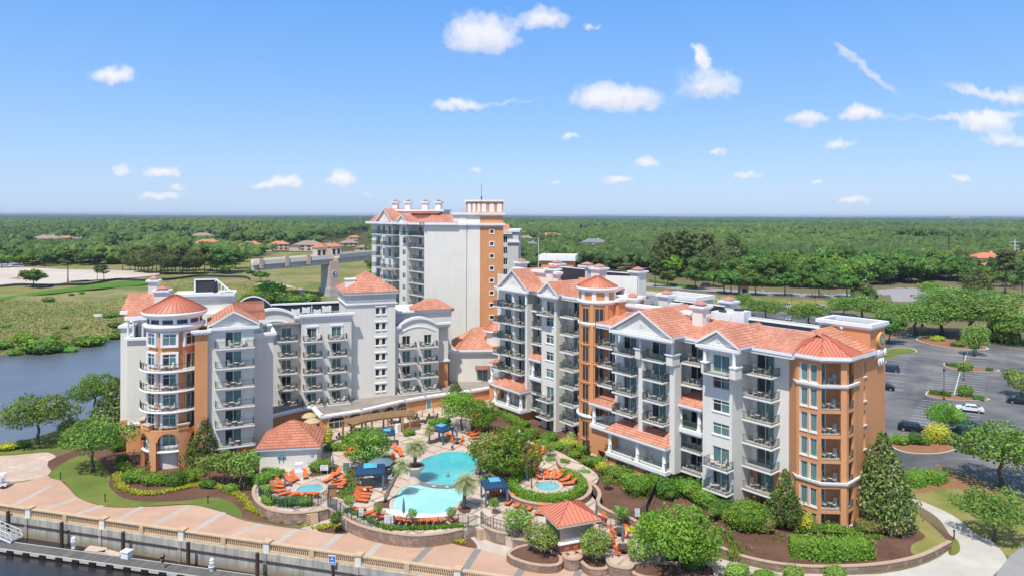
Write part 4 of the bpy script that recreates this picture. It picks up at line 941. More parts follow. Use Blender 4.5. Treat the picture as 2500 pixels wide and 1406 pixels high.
# arcade
def arcade(mb,c,r,th,z1,arches,n=120,a0=0,a1=2*math.pi):
    def open_top(a):
        for ac,hw,zs in arches:
            d=(a-ac+math.pi)%(2*math.pi)-math.pi
            if abs(d)<hw: return zs+hw*r*math.sqrt(max(0,1-(d/hw)**2))
        return 0
    A=[a0+(a1-a0)*i/n for i in range(n+1)]
    for x,y in zip(A,A[1:]):
        zb=[open_top(x+1e-5),open_top(y-1e-5)]; p=lambda a,rr,z:(c[0]+rr*math.cos(a),c[1]+rr*math.sin(a),z)
        if abs(zb[0]-zb[1])>2: zb=[open_top((x+y)/2)]*2
        mb.face([p(x,r,zb[0]),p(y,r,zb[1]),p(y,r,z1),p(x,r,z1)]); mb.face([p(y,r-th,zb[1]),p(x,r-th,zb[0]),p(x,r-th,z1),p(y,r-th,z1)])
        mb.face([p(x,r,z1),p(y,r,z1),p(y,r-th,z1),p(x,r-th,z1)])
        if zb[0]+zb[1]>0: mb.face([p(x,r-th,zb[0]),p(y,r-th,zb[1]),p(y,r,zb[1]),p(x,r,zb[0])])
    for ac,hw,zs in arches:
        for a,s in ((ac-hw,1),(ac+hw,-1)):
            q=[p(a,r,0),p(a,r-th,0),p(a,r-th,zs),p(a,r,zs)]; mb.face(q if s>0 else q[::-1])
m=MB(); arcade(m,RC,4.75,.55,6.1,[(FA+R(x),R(h_),4.1) for x,h_ in ((-115,16),(-64,17),(-12,19),(45,19),(100,19),(150,19))]); m.build('arcade','stucco_orange',LB)
m=MB(); m.lathe((RC.x,RC.y,FL(1)),[(RR-.05,-.3),(4.6,-.3),(4.7,-.15),(4.6,0),(RR-.05,0)],48); b=m.build('balcony','trim',LB); r=MB(); railbars(r,[(RC.x+4.35*math.cos(FA+R(q)),RC.y+4.35*math.sin(FA+R(q)),FL(1)) for q in range(-130,110,10)],sp=.16); r.build('railing','rail_green',b)
m=MB(); m.lathe((RC.x,RC.y,0),[(RR-.05,5.9),(4.7,5.9),(4.7,6.0),(RR-.05,6.0)],48); m.build('balcony','balcony_floor',LB)
for x in (-105,-55,15,75):
    q=MB(); f=Fr(1250,1,0); a=FA+R(x); f.n=Vector((math.cos(a),math.sin(a))); f.u=Vector((-f.n.y,f.n.x)); f.p=RC+f.n*4.5; f.box(q,-.75,.75,-.35,.35,6.1,6.75); f.box(q,-.9,.9,-.45,.45,6.75,6.95,1); q.build('parapet_block',['stucco_orange','beige_paint'],LB)
m=MB(); railbars(m,[(RC.x+4.5*math.cos(FA+R(q)),RC.y+4.5*math.sin(FA+R(q)),6.1) for q in range(-100,80,10)],.85,.16); m.build('railing','rail_green',LB)
m=MB(); m.lathe((RC.x,RC.y,0),[(RR+.03,0),(RR+.03,5.8)],40); m.build('wall','stucco_white',LB,True)
# left block with its loggia and tiled roofs
LL=Fr(312,112,12)
sa,sb=LL.s(312,0),LL.s(400,0)
bay(wh,LL,sa,sb,0,-16,4.4,18.6); bay(orr,LL,sa-.1,sb,.1,-16,0,4.4); sq=MB(); LL.box(sq,sa-.3,sb,-.1,.35,4.3,4.6); sq.build('floor_band','trim',LB)
LL.box(tr_,sa-.4,sb,-.3,.45,18.3,18.7); LL.box(tr_,sa-.4,sa+.1,-16,-.3,18.3,18.7); LL.box(wh,sa,sb,-.4,.1,17.6,18.3)
LL.box(wh,sa+.3,sb+9,-16,-4.2,14,21.7)
a=LL.s(300,-3); LL.box(wh,a-.3,sa,-14,-3,4.4,20.2); LL.box(orr,a-.4,sa-.1,-14.1,-2.9,0,4.4); LL.box(tr_,a-.6,sa+.2,-14,-2.6,19.9,20.3)
for x in (316,329,352): 
    lg=MB(); q=LL.s(x,-2); lg.lathe((*LL.w(q,-1.6)[:2],0),[(.24,17.6),(.2,17.9),(.19,20.9),(.28,21.2)],10); lg.build('column','trim',LB,True)
a,b=LL.s(317,-4.2),LL.s(325,-4.2); glazed(LL,a,b,18.9,20.7,-4.03,LB,'window')
def shed(f,pxa,pxb,o0,o1,ze,zr,nm='roof'):
    t=MB(); a,b=f.s(pxa,o0),f.s(pxb,o0); q=[f.w(a,o0,ze),f.w(b,o0,ze),f.w(b,o1,zr),f.w(a,o1,zr)]; dz=Vector((0,0,.28))
    roofface(t,[p+dz for p in q]); t.face(q[::-1],1)
    for i in range(4): j=(i+1)%4; t.face([q[i],q[j],q[j]+dz,q[i]+dz],1)
    f.box(t,a-.1,b+.1,o0-.2,o0+.12,ze-.35,ze+.2,1); return t.build(nm,['roof_tile','trim'],LB)
shed(LL,335,392,-.2,-6,21.9,24.9); shed(LL,306,336,-1.4,-6,21.7,23.9); shed(LL,295,372,-4.4,-9,22.3,24.9)
flue(LL,LL.s(376,-8),-8,20,27.4,LB,1.4); flue(LL,LL.s(397,-4.5),-4.5,18,26.0,LB,2.0)
# penthouse parapet and plant screens
LP=Fr(405,118.5,16)
a,b=LP.s(408,0),LP.s(562,0); LP.box(wh,a,b,-10,-.0,17,24.5); cornice(tr_,LP,a,b,0,25.1,((.7,.45),(.45,.35),(.2,.35)),back=.6); q=LP.s(545,.8); LP.box(wh,q,b+.3,-4,.9,17,24.5); cornice(tr_,LP,q,b+.3,.9,25.1,((.6,.45),(.4,.35),(.2,.35)),back=4)
sc_=MB(); a,b=LP.s(476,-3),LP.s(528,-3); LP.box(sc_,a,b,-3.2,-3,24.9,27.1); LP.box(sc_,b,b+.2,-3.4,.4,24.9,26.9)
for q in (a,b-.1): LP.box(sc_,q-.1,q+.15,-3,-2.9,24.9,27.2,1)
LP.box(sc_,a-.1,b+.2,-3.25,-2.85,27.1,27.3,1); sc_.bar(LP.w(b,-3,27.2),LP.w(LP.s(566,.3),.3,25.2),.2,.2,1)
for i in range(4): q=b+(LP.s(566,.3)-b)*(i+.6)/4.6; o_=-3+3.3*(i+.6)/4.6; sc_.bar(LP.w(q,o_,24.9),LP.w(q,o_,27.2-2*(i+.6)/4.6),.15,.15,1)
sc_.build('plant_screen',['screen_dark','trim'],LB)
# flat roofs, back parapets, arched screen
rf=MB(); LM.box(rf,LM.s(560,-3),LM.s(850,-3),-16,-.5,18.2,18.5); LM.box(rf,LM.s(958,-2.5),LM.s(1100,-2.5),-9,-3,15.6,15.9); LG.box(rf,LG.s(500,0),LG.s(640,0),-14,-9,18,18.4); rf.build('flat_roof','roof_flat',LB)
sc_=MB(); a,b=LM.s(690,-15.5),LM.s(830,-15.5); LM.box(sc_,a,b,-16,-15.5,17,20.1); LM.box(sc_,a-.2,b,-16.2,-15.3,20.1,20.4,1)
a,b=LM.s(572,-12),LM.s(664,-12); archwall(sc_,LM,a,b,-12,18.5,20.4,22.4,.3); archband(sc_,LM,a,b,-12,20.55,22.6,.1,.2,.5,mi=1); LM.box(sc_,b,LM.s(692,-12),-12.3,-12,18.5,20.6); LM.box(sc_,b-.1,LM.s(694,-12),-12.5,-11.8,20.6,20.85,1)
sc_.build('plant_screen',['screen_dark','trim'],LB)
wh.build('wall','stucco_white',LB); orr.build('wall','stucco_orange',LB)
# podium
pod=[(668,1012),(740,995),(765,992),(786,1015.5),(885,1000),(989,976),(1040,967),(1093,959.5),(1150,952),(1196,945)]
pw=[tuple(G(x,y,3.7)[:2]) for x,y in pod]
back=[tuple(LM.w(LM.s(1196,-12),-12)[:2]),tuple(LM.w(LM.s(668,-6),-6)[:2])]
pm=MB(); full=pw+back; n=len(full)
for i in range(len(pw)-1):
    a,b=pw[i],pw[i+1]; pm.face([(*a,0),(*b,0),(*b,3.5),(*a,3.5)]); pm.face([(*b,2.9),(*a,2.9),(*a,3.5),(*b,3.5)])
pm.face([(x,y,2.9) for x,y in full],1); pm.build('podium_wall',['stucco_orange','roof_deck'],LB)
cp=MB()
for i in range(len(pw)-1):
    f=FrW(pw[i],pw[i+1]); f.box(cp,-.05,f.L+.05,-.3,.12,3.1,3.45); f.box(cp,-.15,f.L+.15,-.45,.4,3.45,3.75)
cp.build('cornice','trim',LB)
def archwindow(f,s,w,zb,zs,parent,mat='glass_dark',th=.12):
    n=10; pts=[(s-w/2,zb),(s+w/2,zb)]+[(s+w/2*math.cos(math.pi*i/n),zs+w*.28*math.sin(math.pi*i/n)) for i in range(n+1)]
    g=MB(); g.face([f.w(a,.04,z) for a,z in pts]); o=g.build('arched_window',mat,parent); r=MB(); k=len(pts)
    cx,cz=s,(zb+zs)/2
    for i in range(k):
        a,b=pts[i],pts[(i+1)%k]; q=lambda p,e:(cx+(p[0]-cx)*(1+e*.35/w*2),cz+(p[1]-cz)*(1+e*.35/w*2)); A,B=q(a,.5),q(b,.5)
        r.face([f.w(a[0],th,a[1]),f.w(b[0],th,b[1]),f.w(B[0],th,B[1]),f.w(A[0],th,A[1])]); r.face([f.w(B[0],0,B[1]),f.w(A[0],0,A[1]),f.w(A[0],th,A[1]),f.w(B[0],th,B[1])]); r.face([f.w(a[0],.0,a[1]),f.w(b[0],.0,b[1]),f.w(b[0],th,b[1]),f.w(a[0],th,a[1])])
    for i in (1,2): q=s-w/2+w*i/3; f.box(r,q-.05,q+.05,.045,.1,zb,zs+.15)
    f.box(r,s-w/2,s+w/2,.045,.11,zs-.15,zs-.05); r.build('frame','beige_paint',o)
f=FrW(pw[2],pw[3]); archwindow(f,f.L*.55,1.5,.9,2.4,LB)
f=FrW(pw[3],pw[4]); archwindow(f,f.L*.37,2.9,.9,2.45,LB); archwindow(f,f.L*.83,2.6,.9,2.45,LB)
f=FrW(pw[4],pw[5]); archwindow(f,f.L*.3,2.4,.9,2.45,LB); archwindow(f,f.L*.62,2.2,.9,2.45,LB); archwindow(f,f.L*.93,2.5,.9,2.45,LB)
f=FrW(pw[6],pw[7]); g=MB(); f.box(g,.2,1.2,.0,.06,1.2,2.9); f.box(g,.3,1.1,.06,.08,1.3,2.8,1); g.build('door',['trim','teal_paint'],LB)
tr_.build('cornice','trim',LB)
# ---------------------------------------------------------------- lobby pavilion between the buildings
LO=thing('lobby_pavilion','low white lobby pavilion with terracotta hip roof between the two hotel wings','pavilion',G(1150,930,1.2))
LF=Fr(1104,148,4); m=MB(); a,b=LF.s(1098,0),LF.s(1225,0); bay(m,LF,a,b,0,-16,0,9.2,[(LF.s(1166,0),LF.s(1192,0),2.95,5.6)]); m.build('wall','stucco_white',LO)
t=MB(); cornice(t,LF,a,b,0,9.8,((.8,.35),(.5,.35),(.25,.3))); t.build('cornice','trim',LO)
glazed(LF,LF.s(1166,0),LF.s(1192,0),2.95,5.6,0,LO,'door')
m=MB(); q0=LF.s(1116,.4); Aq=[LF.w(q0,.5,9.82),LF.w(b,.5,9.82),LF.w(b,-9,13.4),LF.w(q0+4,-9,13.2)]; roofface(m,Aq); m.face([LF.w(q0,.5,9.82),LF.w(q0+4,-9,13.2),LF.w(q0-2,-10,9.82)]); m.build('roof','roof_tile',LO)
m=MB(); c=LF.w(LF.s(1212,-3),-3); m.lathe((c.x,c.y,0),[(2.2,9.8),(2.2,13.3)],24); m.build('wall','stucco_white',LO,True); m=MB(); m.lathe((c.x,c.y,0),[(2.3,13.0),(2.9,13.3),(2.9,13.6),(.05,13.61)],24); m.build('cornice','trim',LO,True); coneroof(c.xy,2.8,13.6,15.8,LO,24,16)
m=MB(); c=LF.w(LF.s(1179,0),.0); k=8
for i in range(k): a0,a1=math.pi*i/k,math.pi*(i+1)/k; m.face([(*LF.w(LF.s(1179,0)+1.5*math.cos(a0),.05)[:2],6.3+.0*i),(*LF.w(LF.s(1179,0)+1.5*math.cos(a1),.05)[:2],6.3),(*LF.w(LF.s(1179,0)+1.6*math.cos(a1),.05+1.5*math.sin(a1))[:2],5.7),(*LF.w(LF.s(1179,0)+1.6*math.cos(a0),.05+1.5*math.sin(a0))[:2],5.7)])
m.build('door_awning','brick_brown',LO)
# two blocks that sit beside it: entrance terrace floor
# ---------------------------------------------------------------- the tall tower behind
TW_=thing('hotel_tower','tall white tower with an orange stair shaft rising behind the other wings','tower',G(1100,900,0))
wh,orr,tr_,gy=MB(),MB(),MB(),MB()
TB=Fr(1033,174.0,-51); ZT=36.4
def tcol(pxa,pxb,oa,ks,da,db,depth,words,sides='LR',furn=True):
    return col(TB,pxa,pxb,oa,min(ks),max(ks),da,db,depth,words,parent=TW_,sides=sides,furn=furn,skip=[k for k in range(min(ks),max(ks)+1) if k not in ks])
o1=tcol(908,928,-.8,range(5,12),921,928.5,1.6,'at the far left corner of the tall tower',furn=False)
o2=tcol(930,957,.2,(5,6,7,8,10,11),934,940,1.6,'under the large pediment of the tall tower',furn=False)
o2b=[]
for k in range(5,12):
    a,b=TB.s(948,.2),TB.s(955,.2); o2b.append((a,b,FL(k)+.02,FL(k)+2.3)); glazed(TB,a,b,FL(k)+.02,FL(k)+2.3,.2,TW_,'door')
o3=tcol(961,976,-2.4,range(5,12),966,972,2.2,'in the narrow recess between the two pediments of the tall tower',furn=False)
o4=[]
for k in range(4,12):
    q=(TB.s(982.5,.6),TB.s(990.5,.6),FL(k)+(.02 if k==11 else .9),FL(k)+2.3); o4.append(q); glazed(TB,*q,.6,TW_,'door' if k==11 else 'window')
balcony(TB,TB.s(978,1.8),TB.s(992,1.8),.6,1.3,FL(11),TW_)
o5=tcol(997,1036,-2.2,range(2,12),1022,1030.5,2.2,'right-hand balcony of tall tower')
s=lambda px,o:TB.s(px,o)
bay(wh,TB,s(908,-.8),s(931,-.8),-.8,-14,0,ZT,o1); bay(wh,TB,s(929,.2),s(959,.2),.2,-10,0,ZT,o2+o2b); bay(wh,TB,s(956,-2.4),s(978,-2.4),-2.4,-10,0,ZT,o3)
bay(wh,TB,s(975.5,.6),s(993.5,.6),.6,-10,0,ZT,o4); bay(wh,TB,s(990,-2.2),s(1040,-2.2),-2.2,-10,0,ZT,o5,sides='')
TB.box(tr_,s(903,0)-.5,s(1034,0),-12,1.2,ZT,ZT+.6); TB.box(tr_,s(975,1.6),s(994,1.6),0,1.8,ZT,ZT+.6); TB.box(tr_,s(920,1.6),s(960,1.6),0,1.6,ZT,ZT+.6)
gable(TB,s(922,.8),s(957,.8),.8,ZT+.6,ZT+3.9,12,TW_,.5); gable(TB,s(971,1.2),s(992.5,1.2),1.2,ZT+.6,ZT+2.3,9,TW_,.4)
WF=Fr(1036,173.2,-2)
a,b=WF.s(1036,0),WF.s(1139,0); bay(wh,WF,a,b,0,-14,0,ZT); WF.box(tr_,a-.6,WF.s(1118,0),-10,.9,ZT,ZT+.6); WF.box(tr_,WF.s(1117,0),b,-.4,.6,ZT-.1,ZT+.5)
m=MB(); q=[TB.w(s(903,1),1.2,ZT+.62),TB.w(s(1036,1),1.2,ZT+.62),TB.w(s(1036,-7)+3,-8,ZT+2.6),TB.w(s(905,-8)+4,-8,ZT+2.6)]; roofface(m,q)
q=[WF.w(a-.6,.8,ZT+.62),WF.w(WF.s(1118,0),.8,ZT+.62),WF.w(WF.s(1106,-6),-7.5,ZT+2.6),WF.w(WF.s(1052,-6),-7.5,ZT+2.6)]; roofface(m,q)
m.face([TB.w(s(903,1),1.2,ZT+.62),TB.w(s(905,-8)+4,-8,ZT+2.6),TB.w(s(903,1),-14,ZT+.62)]); m.build('roof','roof_tile',TW_)
WF.box(wh,WF.s(1106,-.2),b,-8,-.2,ZT,39.0); WF.box(tr_,WF.s(1104,0),b,-8.3,.3,39.0,39.5)
# stair and lift shaft: cream left face, orange right face
E1=Fr(1172,171.2,-30); E2=Fr(1172,171.2,4); a=E1.s(1137,0); L2=E2.s(1229,0)
bay(wh,E1,a,0,0,-1,0,39.0,sides=''); 
ops=[(E2.s(1196.5,0),E2.s(1205.5,0),FL(k)+.75,FL(k)+1.7) for k in range(2,12)]
for q in ops: wd=glazed(E2,*q,0,TW_,'lattice'); sb=MB(); [E2.box(sb,x0,x1,0,.1,z0,z1) for x0,x1,z0,z1 in ((q[0]-.18,q[1]+.18,q[2]-.18,q[2]),(q[0]-.18,q[1]+.18,q[3],q[3]+.18),(q[0]-.18,q[0],q[2],q[3]),(q[1],q[1]+.18,q[2],q[3]))]; sb.build('window_surround','trim',wd)
bay(orr,E2,0,L2,0,-12,0,39.0,ops,rev=.12)
for z in (36.4,39.0):
    for f,x0,x1 in ((E1,a-.2,.3),(E2,-.2,L2+.4)):
        f.box(tr_,x0,x1,-.6,.65,z,z+.5); f.box(tr_,x0,x1-.1,-.5,.35,z-.35,z)
for f,x0,x1,n in ((E1,a,0,3),(E2,0,L2,3)):
    bay(orr,f,x0,x1,-.1,-3,39.5,42.3,sides='LR'); f.box(tr_,x0-.3,x1+.3,-3,.3,42.3,42.75)
    for i in range(n):
        c=x0+(x1-x0)*(i+.5)/n+(.35 if f is E1 else 0); w_=(x1-x0)*.19; f.box(tr_,c-w_/2,c+w_/2,-.1,-.02,39.7,41.9)
E2.box(orr,0,L2,-6,-5.9,39.5,42.3); m=MB(); m.face([(*E1.w(a,0)[:2],42.7),(*E2.w(0,0)[:2],42.7),(*E2.w(L2,0)[:2],42.7),(*E2.w(L2,-6)[:2],42.7),(*E1.w(a,-6)[:2],42.7)]); m.build('flat_roof','roof_flat',TW_)
m=MB(); p=E2.w(.4,-2,42.7); m.bar(p,p+Vector((0,0,4.2)),.09); m.bar(p,p+Vector((0,0,1)),.3); m.build('antenna','rail_black',TW_)
# penthouse with four vents
PF=Fr(957,190,-12); a,b=PF.s(957,0),PF.s(1082,0); PF.box(wh,a,b,-6,0,36,39.9); PF.box(tr_,a-.3,b+.3,-6.3,.4,39.9,40.4)
for px in (966,997,1039,1071): flue(PF,PF.s(px,-2),-2,40,42.6,TW_,1.5,'vent_tower')
m=MB(); c0,c1=PF.s(1013,4),PF.s(1078,4); PF.box(m,c0,c1,3,7,36.5,39.3); PF.box(m,c0-.3,c1+.3,2.7,7.3,39.3,39.6,1); m.build('roof_shed',['brick_brown','roof_metal'],TW_)
# grey rear wing
GF=Fr(1228,192,-4); a,b=GF.s(1226,0),GF.s(1266,0); ops=[]
for k in range(3,11):
    q=(GF.s(1229,0),GF.s(1239,0),FL(k)+.6,FL(k)+2.5); ops.append(q); glazed(GF,*q,0,TW_,'lattice')
bay(gy,GF,a,b,0,-12,0,34.6,ops); gy.build('wall','stucco_grey',TW_)
GF.box(tr_,GF.s(1240,0),b+.4,-12.3,.5,34.2,34.9); GF.box(tr_,GF.s(1239,0),b+.3,-.2,.5,31.2,31.7)
m=MB(); q0,q1=GF.s(1224,0),GF.s(1248,0); roofface(m,[GF.w(q0,.7,34.0),GF.w(q1,.7,34.0),GF.w(q1-1,-5,36.2),GF.w(q0,-5,36.6)]); GF.box(m,q0,q1+.3,-.1,.72,33.6,33.97,1); m.build('roof',['roof_tile','trim'],TW_)
wh.build('wall','stucco_white',TW_); orr.build('wall','stucco_orange',TW_); tr_.build('cornice','trim',TW_)
# ---------------------------------------------------------------- the right hotel building: wing A (far), drum, wing C (near), corner turret
RB=thing('hotel_building','long cream hotel building on the right with stacked balconies and orange corner turret','hotel',G(1800,1240,1.2))
wh,orr,tr_=MB(),MB(),MB()
CF=Fr(1885,87.5,-50); AF=Fr(1400,117.5,-52); ZC=21.35; ZA=24.45
cs=lambda px,o:CF.s(px,o); as_=lambda px,o:AF.s(px,o)
def ccol(f,pxa,pxb,oa,ks,da,db,of,words,sides='LR',extra=None):
    out=[]
    for k in ks:
        a,b=f.s(da,oa),f.s(db,oa); out.append((a,b,FL(k)+.02,FL(k)+2.35)); glazed(f,a,b,FL(k)+.02,FL(k)+2.35,oa,RB,'door')
        if k==0: continue
        o_=of+(extra.get(k,0) if extra else 0); s0,s1=f.s(pxa,o_),f.s(pxb,o_)
        balcony(f,s0,s1,oa,o_-oa,FL(k),RB,sides); FURN.append((f.m(s0,oa,FL(k)),s1-s0,o_-oa,f'{ORD[k]} {words}',k))
    return out
def wins(f,px0,px1,o,ks,za=.9,zb=2.45):
    out=[]
    for k in ks:
        q=(f.s(px0,o),f.s(px1,o),FL(k)+za,FL(k)+zb); out.append(q); wd=glazed(f,*q,o,RB,'window'); sb=MB(); f.box(sb,q[0]-.12,q[1]+.12,o,o+.1,q[2]-.14,q[2]-.02); sb.build('sill','trim',wd)
    return out
W='of near right wing'
c0=ccol(CF,1459,1497,-.8,(1,3,4,5,6),1488,1504,1.3,'near-wing balcony beside orange drum','L')+wins(CF,1488,1504,-.8,(2,))
c1=ccol(CF,1495,1543,.9,(3,4,5,6),1523.8,1554.6,2.8,'near-wing balcony, left under large pediment',extra={6:.6})+wins(CF,1523,1555,.9,(2,))
c2=ccol(CF,1568.6,1618.6,.9,(3,4,5,6),1593,1627,2.8,'near-wing balcony, right under large pediment',extra={6:.6})+wins(CF,1593,1627,.9,(2,))
c3=ccol(CF,1648,1712,-1.6,(1,2,3,5,6),1687,1718,.9,'near-wing recess between pediments','')+wins(CF,1687,1718,-1.6,(4,))
c4=ccol(CF,1718,1777,2.4,(0,1,2,6),1741.4,1781.8,4.0,'near-wing bay under small pediment')+wins(CF,1741.4,1781.8,2.4,(3,4,5))
c5=ccol(CF,1808,1885,-2.1,range(0,7),1848.5,1891,0,'near-wing recess beside corner turret','LR')
for zz,mbx,lo,hi in ((0,wh,3.0,ZC),):
    bay(mbx,CF,cs(1466,-.8),cs(1506,-.8),-.8,-10,5.6,ZC,c0,sides='L'); bay(mbx,CF,cs(1503,.9),cs(1568,.9),.9,-10,2.6,ZC,c1,sides='L')
    bay(mbx,CF,cs(1568,.9),cs(1648,.9),.9,-10,2.6,ZC,c2,sides='R'); bay(mbx,CF,cs(1650,-1.6),cs(1728,-1.6),-1.6,-10,2.7,ZC,c3,sides='')
    bay(mbx,CF,cs(1717,2.4),cs(1789,2.4),2.4,-6,0,ZC,c4,sides='LR'); bay(mbx,CF,cs(1800,-2.1),cs(1931,-2.1),-2.1,-10,5.75,ZC,c5,sides='')
bay(orr,CF,cs(1800,-2.1),cs(1931,-2.1),-2.1,-10,0,5.75,c5,sides=''); bay(orr,CF,cs(1650,-1.6),cs(1728,-1.6),-1.6,-10,0,2.7,[(cs(1690,-1.6),cs(1716,-1.6),.1,2.3)],sides=''); glazed(CF,cs(1690,-1.6),cs(1716,-1.6),.1,2.3,-1.6,RB,'door')
# piers between the stacks and lit side walls
def colm(p,prof,n=12):
    m=MB(); m.lathe((p.x,p.y,0),prof,n); m.build('column','trim',RB,True)
for px,o0,o1,w_ in ((1560,.9,2.3,.75),(1636,.9,2.4,.9)):
    a=cs(px,o1); pm=MB(); CF.box(pm,a,a+w_,o0,o1,2.6,FL(6)-.301); CF.box(pm,a-.1,a+w_+.1,o1-1,o1+.7,FL(6)-.3,FL(6)+1.1); pq=pm.build('pier','stucco_white',RB); pm=MB(); CF.box(pm,a-.25,a+w_+.25,o1-1.1,o1+.85,FL(6)+1.1,FL(6)+1.28); pm.build('cap','trim',pq)
    colm(CF.w(a+w_/2,o1),[(.33,FL(6)+1.2),(.24,FL(6)+1.4),(.22,ZC-.4),(.32,ZC)])
for px,o1 in ((1793,3.2),(1722,3.0),(1506,2.6)):
    a=cs(px,o1); pm=MB(); CF.box(pm,a-.4,a+.4,o1-1.2,o1+.3,FL(6)-.3,FL(6)+1.1); pq=pm.build('pier','stucco_white',RB); pm=MB(); CF.box(pm,a-.5,a+.5,o1-1.3,o1+.4,FL(6)+1.1,FL(6)+1.28); pm.build('cap','trim',pq)
    colm(CF.w(a,o1),[(.33,FL(6)+1.2),(.24,FL(6)+1.4),(.22,ZC-.4),(.32,ZC)])
# eaves
def eave(f,pa,pb,o,z,mbx=None,back=2.5):
    mbx=MB(); a,b=f.s(pa,o),f.s(pb,o); f.box(mbx,a,b,o-back,o-.12,z-.25,z+.12); f.box(mbx,a,b,o-.45,o,z+.125,z+.5); mbx.build('eave','trim',RB)
eave(CF,1456,1496,1.4,ZC); eave(CF,1640,1712,1.0,ZC); eave(CF,1806,1934,.3,ZC)
gable(CF,cs(1499,3.6),cs(1638,3.6),3.5,ZC+.5,25.0,11,RB,.55); gable(CF,cs(1710,3.1),cs(1800,3.1),3.0,ZC+.5,23.75,10,RB,.5)
m=MB(); ze=ZC+.5
for pa,pb,o in ((1452,1650,1.35),(1640,1720,.95),(1700,1936,.25)):
    a,b=cs(pa,o),cs(pb,o); zr=23.7; roofface(m,[CF.w(a,o,ze),CF.w(b,o,ze),CF.w(b,-6.6,zr),CF.w(a,-6.6,zr)])
a,b=cs(1452,1),cs(1936,.25); CF.box(m,a,b,-6.9,-6.6,20.4,23.68,1); m.build('roof',['roof_tile','trim'],RB)
m=MB(); m.face([CF.w(a,-6.9,22.0),CF.w(b,-6.9,22.0),CF.w(b,-20,22.0),CF.w(a,-20,22.0)]); m.face([AF.w(as_(1215,0),-6,23.6),AF.w(as_(1425,0)+8,-6,23.6),AF.w(as_(1425,0)+8,-22,23.6),AF.w(as_(1215,0),-22,23.6)]); m.build('flat_roof','roof_flat',RB)
CF.box(wh,a,b,-20.4,-20,0,22.5); AF.box(wh,as_(1215,-22),as_(1425,0)+8,-22.4,-22,0,24.2)
# porches with tiled roofs on white columns
def porch(f,pa,pb,ob,of,kf,kr,cols,base=True,arches=True):
    pd=('far-wing ' if f is AF else 'near-wing ')+{3:'wide tiled porch',2:'two-column tiled porch',1:'one-column tiled porch'}[len(cols)]; a,b=f.s(pa,of),f.s(pb,of); t=MB(); zr=FL(kr)+.15; A=[f.w(a-.3,of+.45,zr+.2),f.w(b+.3,of+.45,zr+.2),f.w(b-1.2,ob,zr+1.6),f.w(a+1.2,ob,zr+1.6)]
    roofface(t,A); roofface(t,[A[1],f.w(b+.3,ob,zr+.2),A[2]]); roofface(t,[f.w(a-.3,ob,zr+.2),A[0],A[3]]); f.box(t,a-.3,b+.3,ob,of+.45,zr-.15,zr+.19,1); f.box(t,a-.1,b+.1,ob,of+.2,zr-.45,zr-.15,1); t.build('porch_roof',['roof_tile','trim'],RB)
    for px in cols: colm(f.w(f.s(px,of),of-.3),[(.42,FL(kf)),(.42,FL(kf)+.25),(.3,FL(kf)+.35),(.25,zr-.8),(.38,zr-.45)],14)
    d=MB(); f.box(d,a-.2,b+.2,ob,of+.25,FL(kf)-.55,FL(kf)-.02); f.box(d,a,b,ob,of+.05,FL(kf)-.8,FL(kf)-.551); bb=d.build('balcony','trim',RB)
    r=MB(); railbars(r,[f.w(a,ob,FL(kf)),f.w(a,of-.05,FL(kf)),f.w(b,of-.05,FL(kf)),f.w(b,ob,FL(kf))]); r.build('railing','rail_green',bb)
    FURN.append((f.m(a+.6,ob,FL(kf)),(b-a)/2,of-ob,f'{ORD[kf]} {pd}',kf)); FURN.append((f.m((a+b)/2+.3,ob,FL(kf)),(b-a)/2-.6,of-ob,f'{ORD[kf]} {pd}, right half',kf)) if b-a>7 else None
porch(CF,1484,1626,.9,3.3,1,2,(1488,1555,1620))
porch(CF,1446,1496,-.8,2.2,2,3,(1449,))
porch(CF,1650,1714,-1.6,1.1,3,4,(1660,1706))
# orange base with dark arched openings
def basewall(f,pa,pb,o,z1,arch,ob=-8):
    ops=[(f.s(p0,o),f.s(p1,o),.05,2.0) for p0,p1 in arch]; bay(orr,f,f.s(pa,o),f.s(pb,o),o,ob,0,z1,ops,rev=1.2)
    for a,b,c,d in ops: glazed(f,a,b,c,d,o-1.0,RB,'door')
    xs=[f.s(pa,o)]+[v for q in ops for v in q[:2]]+[f.s(pb,o)]
    for i in range(0,len(xs),2): sb=MB(); f.box(sb,xs[i]-.05,xs[i+1]+.05,o-.2,o+.15,.75,1.0); sb.build('base_band','trim',RB)
basewall(CF,1486,1624,3.1,2.2,((1505,1536),(1576,1604))); basewall(CF,1446,1500,1.9,5.2,((1462,1478),)); 
# drum between the wings
DC=Vector(((1459-1250)/FP*112.6,112.6)); DA=math.atan2(-DC.y,-DC.x); DR=2.95
m=MB(); m.lathe((DC.x,DC.y,0),[(DR,0),(DR,27)],40); m.build('drum_wall','stucco_orange',RB,True)
CF.box(orr,cs(1455,-3),cs(1520,-3.5),-9,-2.6,18,25.0); CF.box(tr_,cs(1455,-3)-.2,cs(1520,-3.5)+.3,-9.2,-2.3,25.0,25.5)
m=MB()
for z,e in ((24.9,.35),(21.4,.25),(6.5,.45)): m.lathe((DC.x,DC.y,z),[(DR,-.35),(DR+e*.6,-.2),(DR+e,0),(DR+e,.3),(DR,.35)],40); m.build('cornice','trim',RB,True); m=MB()
m.lathe((DC.x,DC.y,0),[(DR,26.6),(DR+.5,26.9),(DR+.55,27.3),(.1,27.31)],40); m.build('cornice','trim',RB,True)
for i in range(10):
    a=DA+R(-90+20*i); d=Vector((math.cos(a),math.sin(a),0)); p=Vector((DC.x,DC.y,25.2))+d*DR; u=Vector((-d.y,d.x,0)); 
    if i%2==0: m=MB(); m.obox(p-u*.35-d*.3,u*.7,d*.42,(0,0,1.5)); m.build('drum_post','trim',RB)
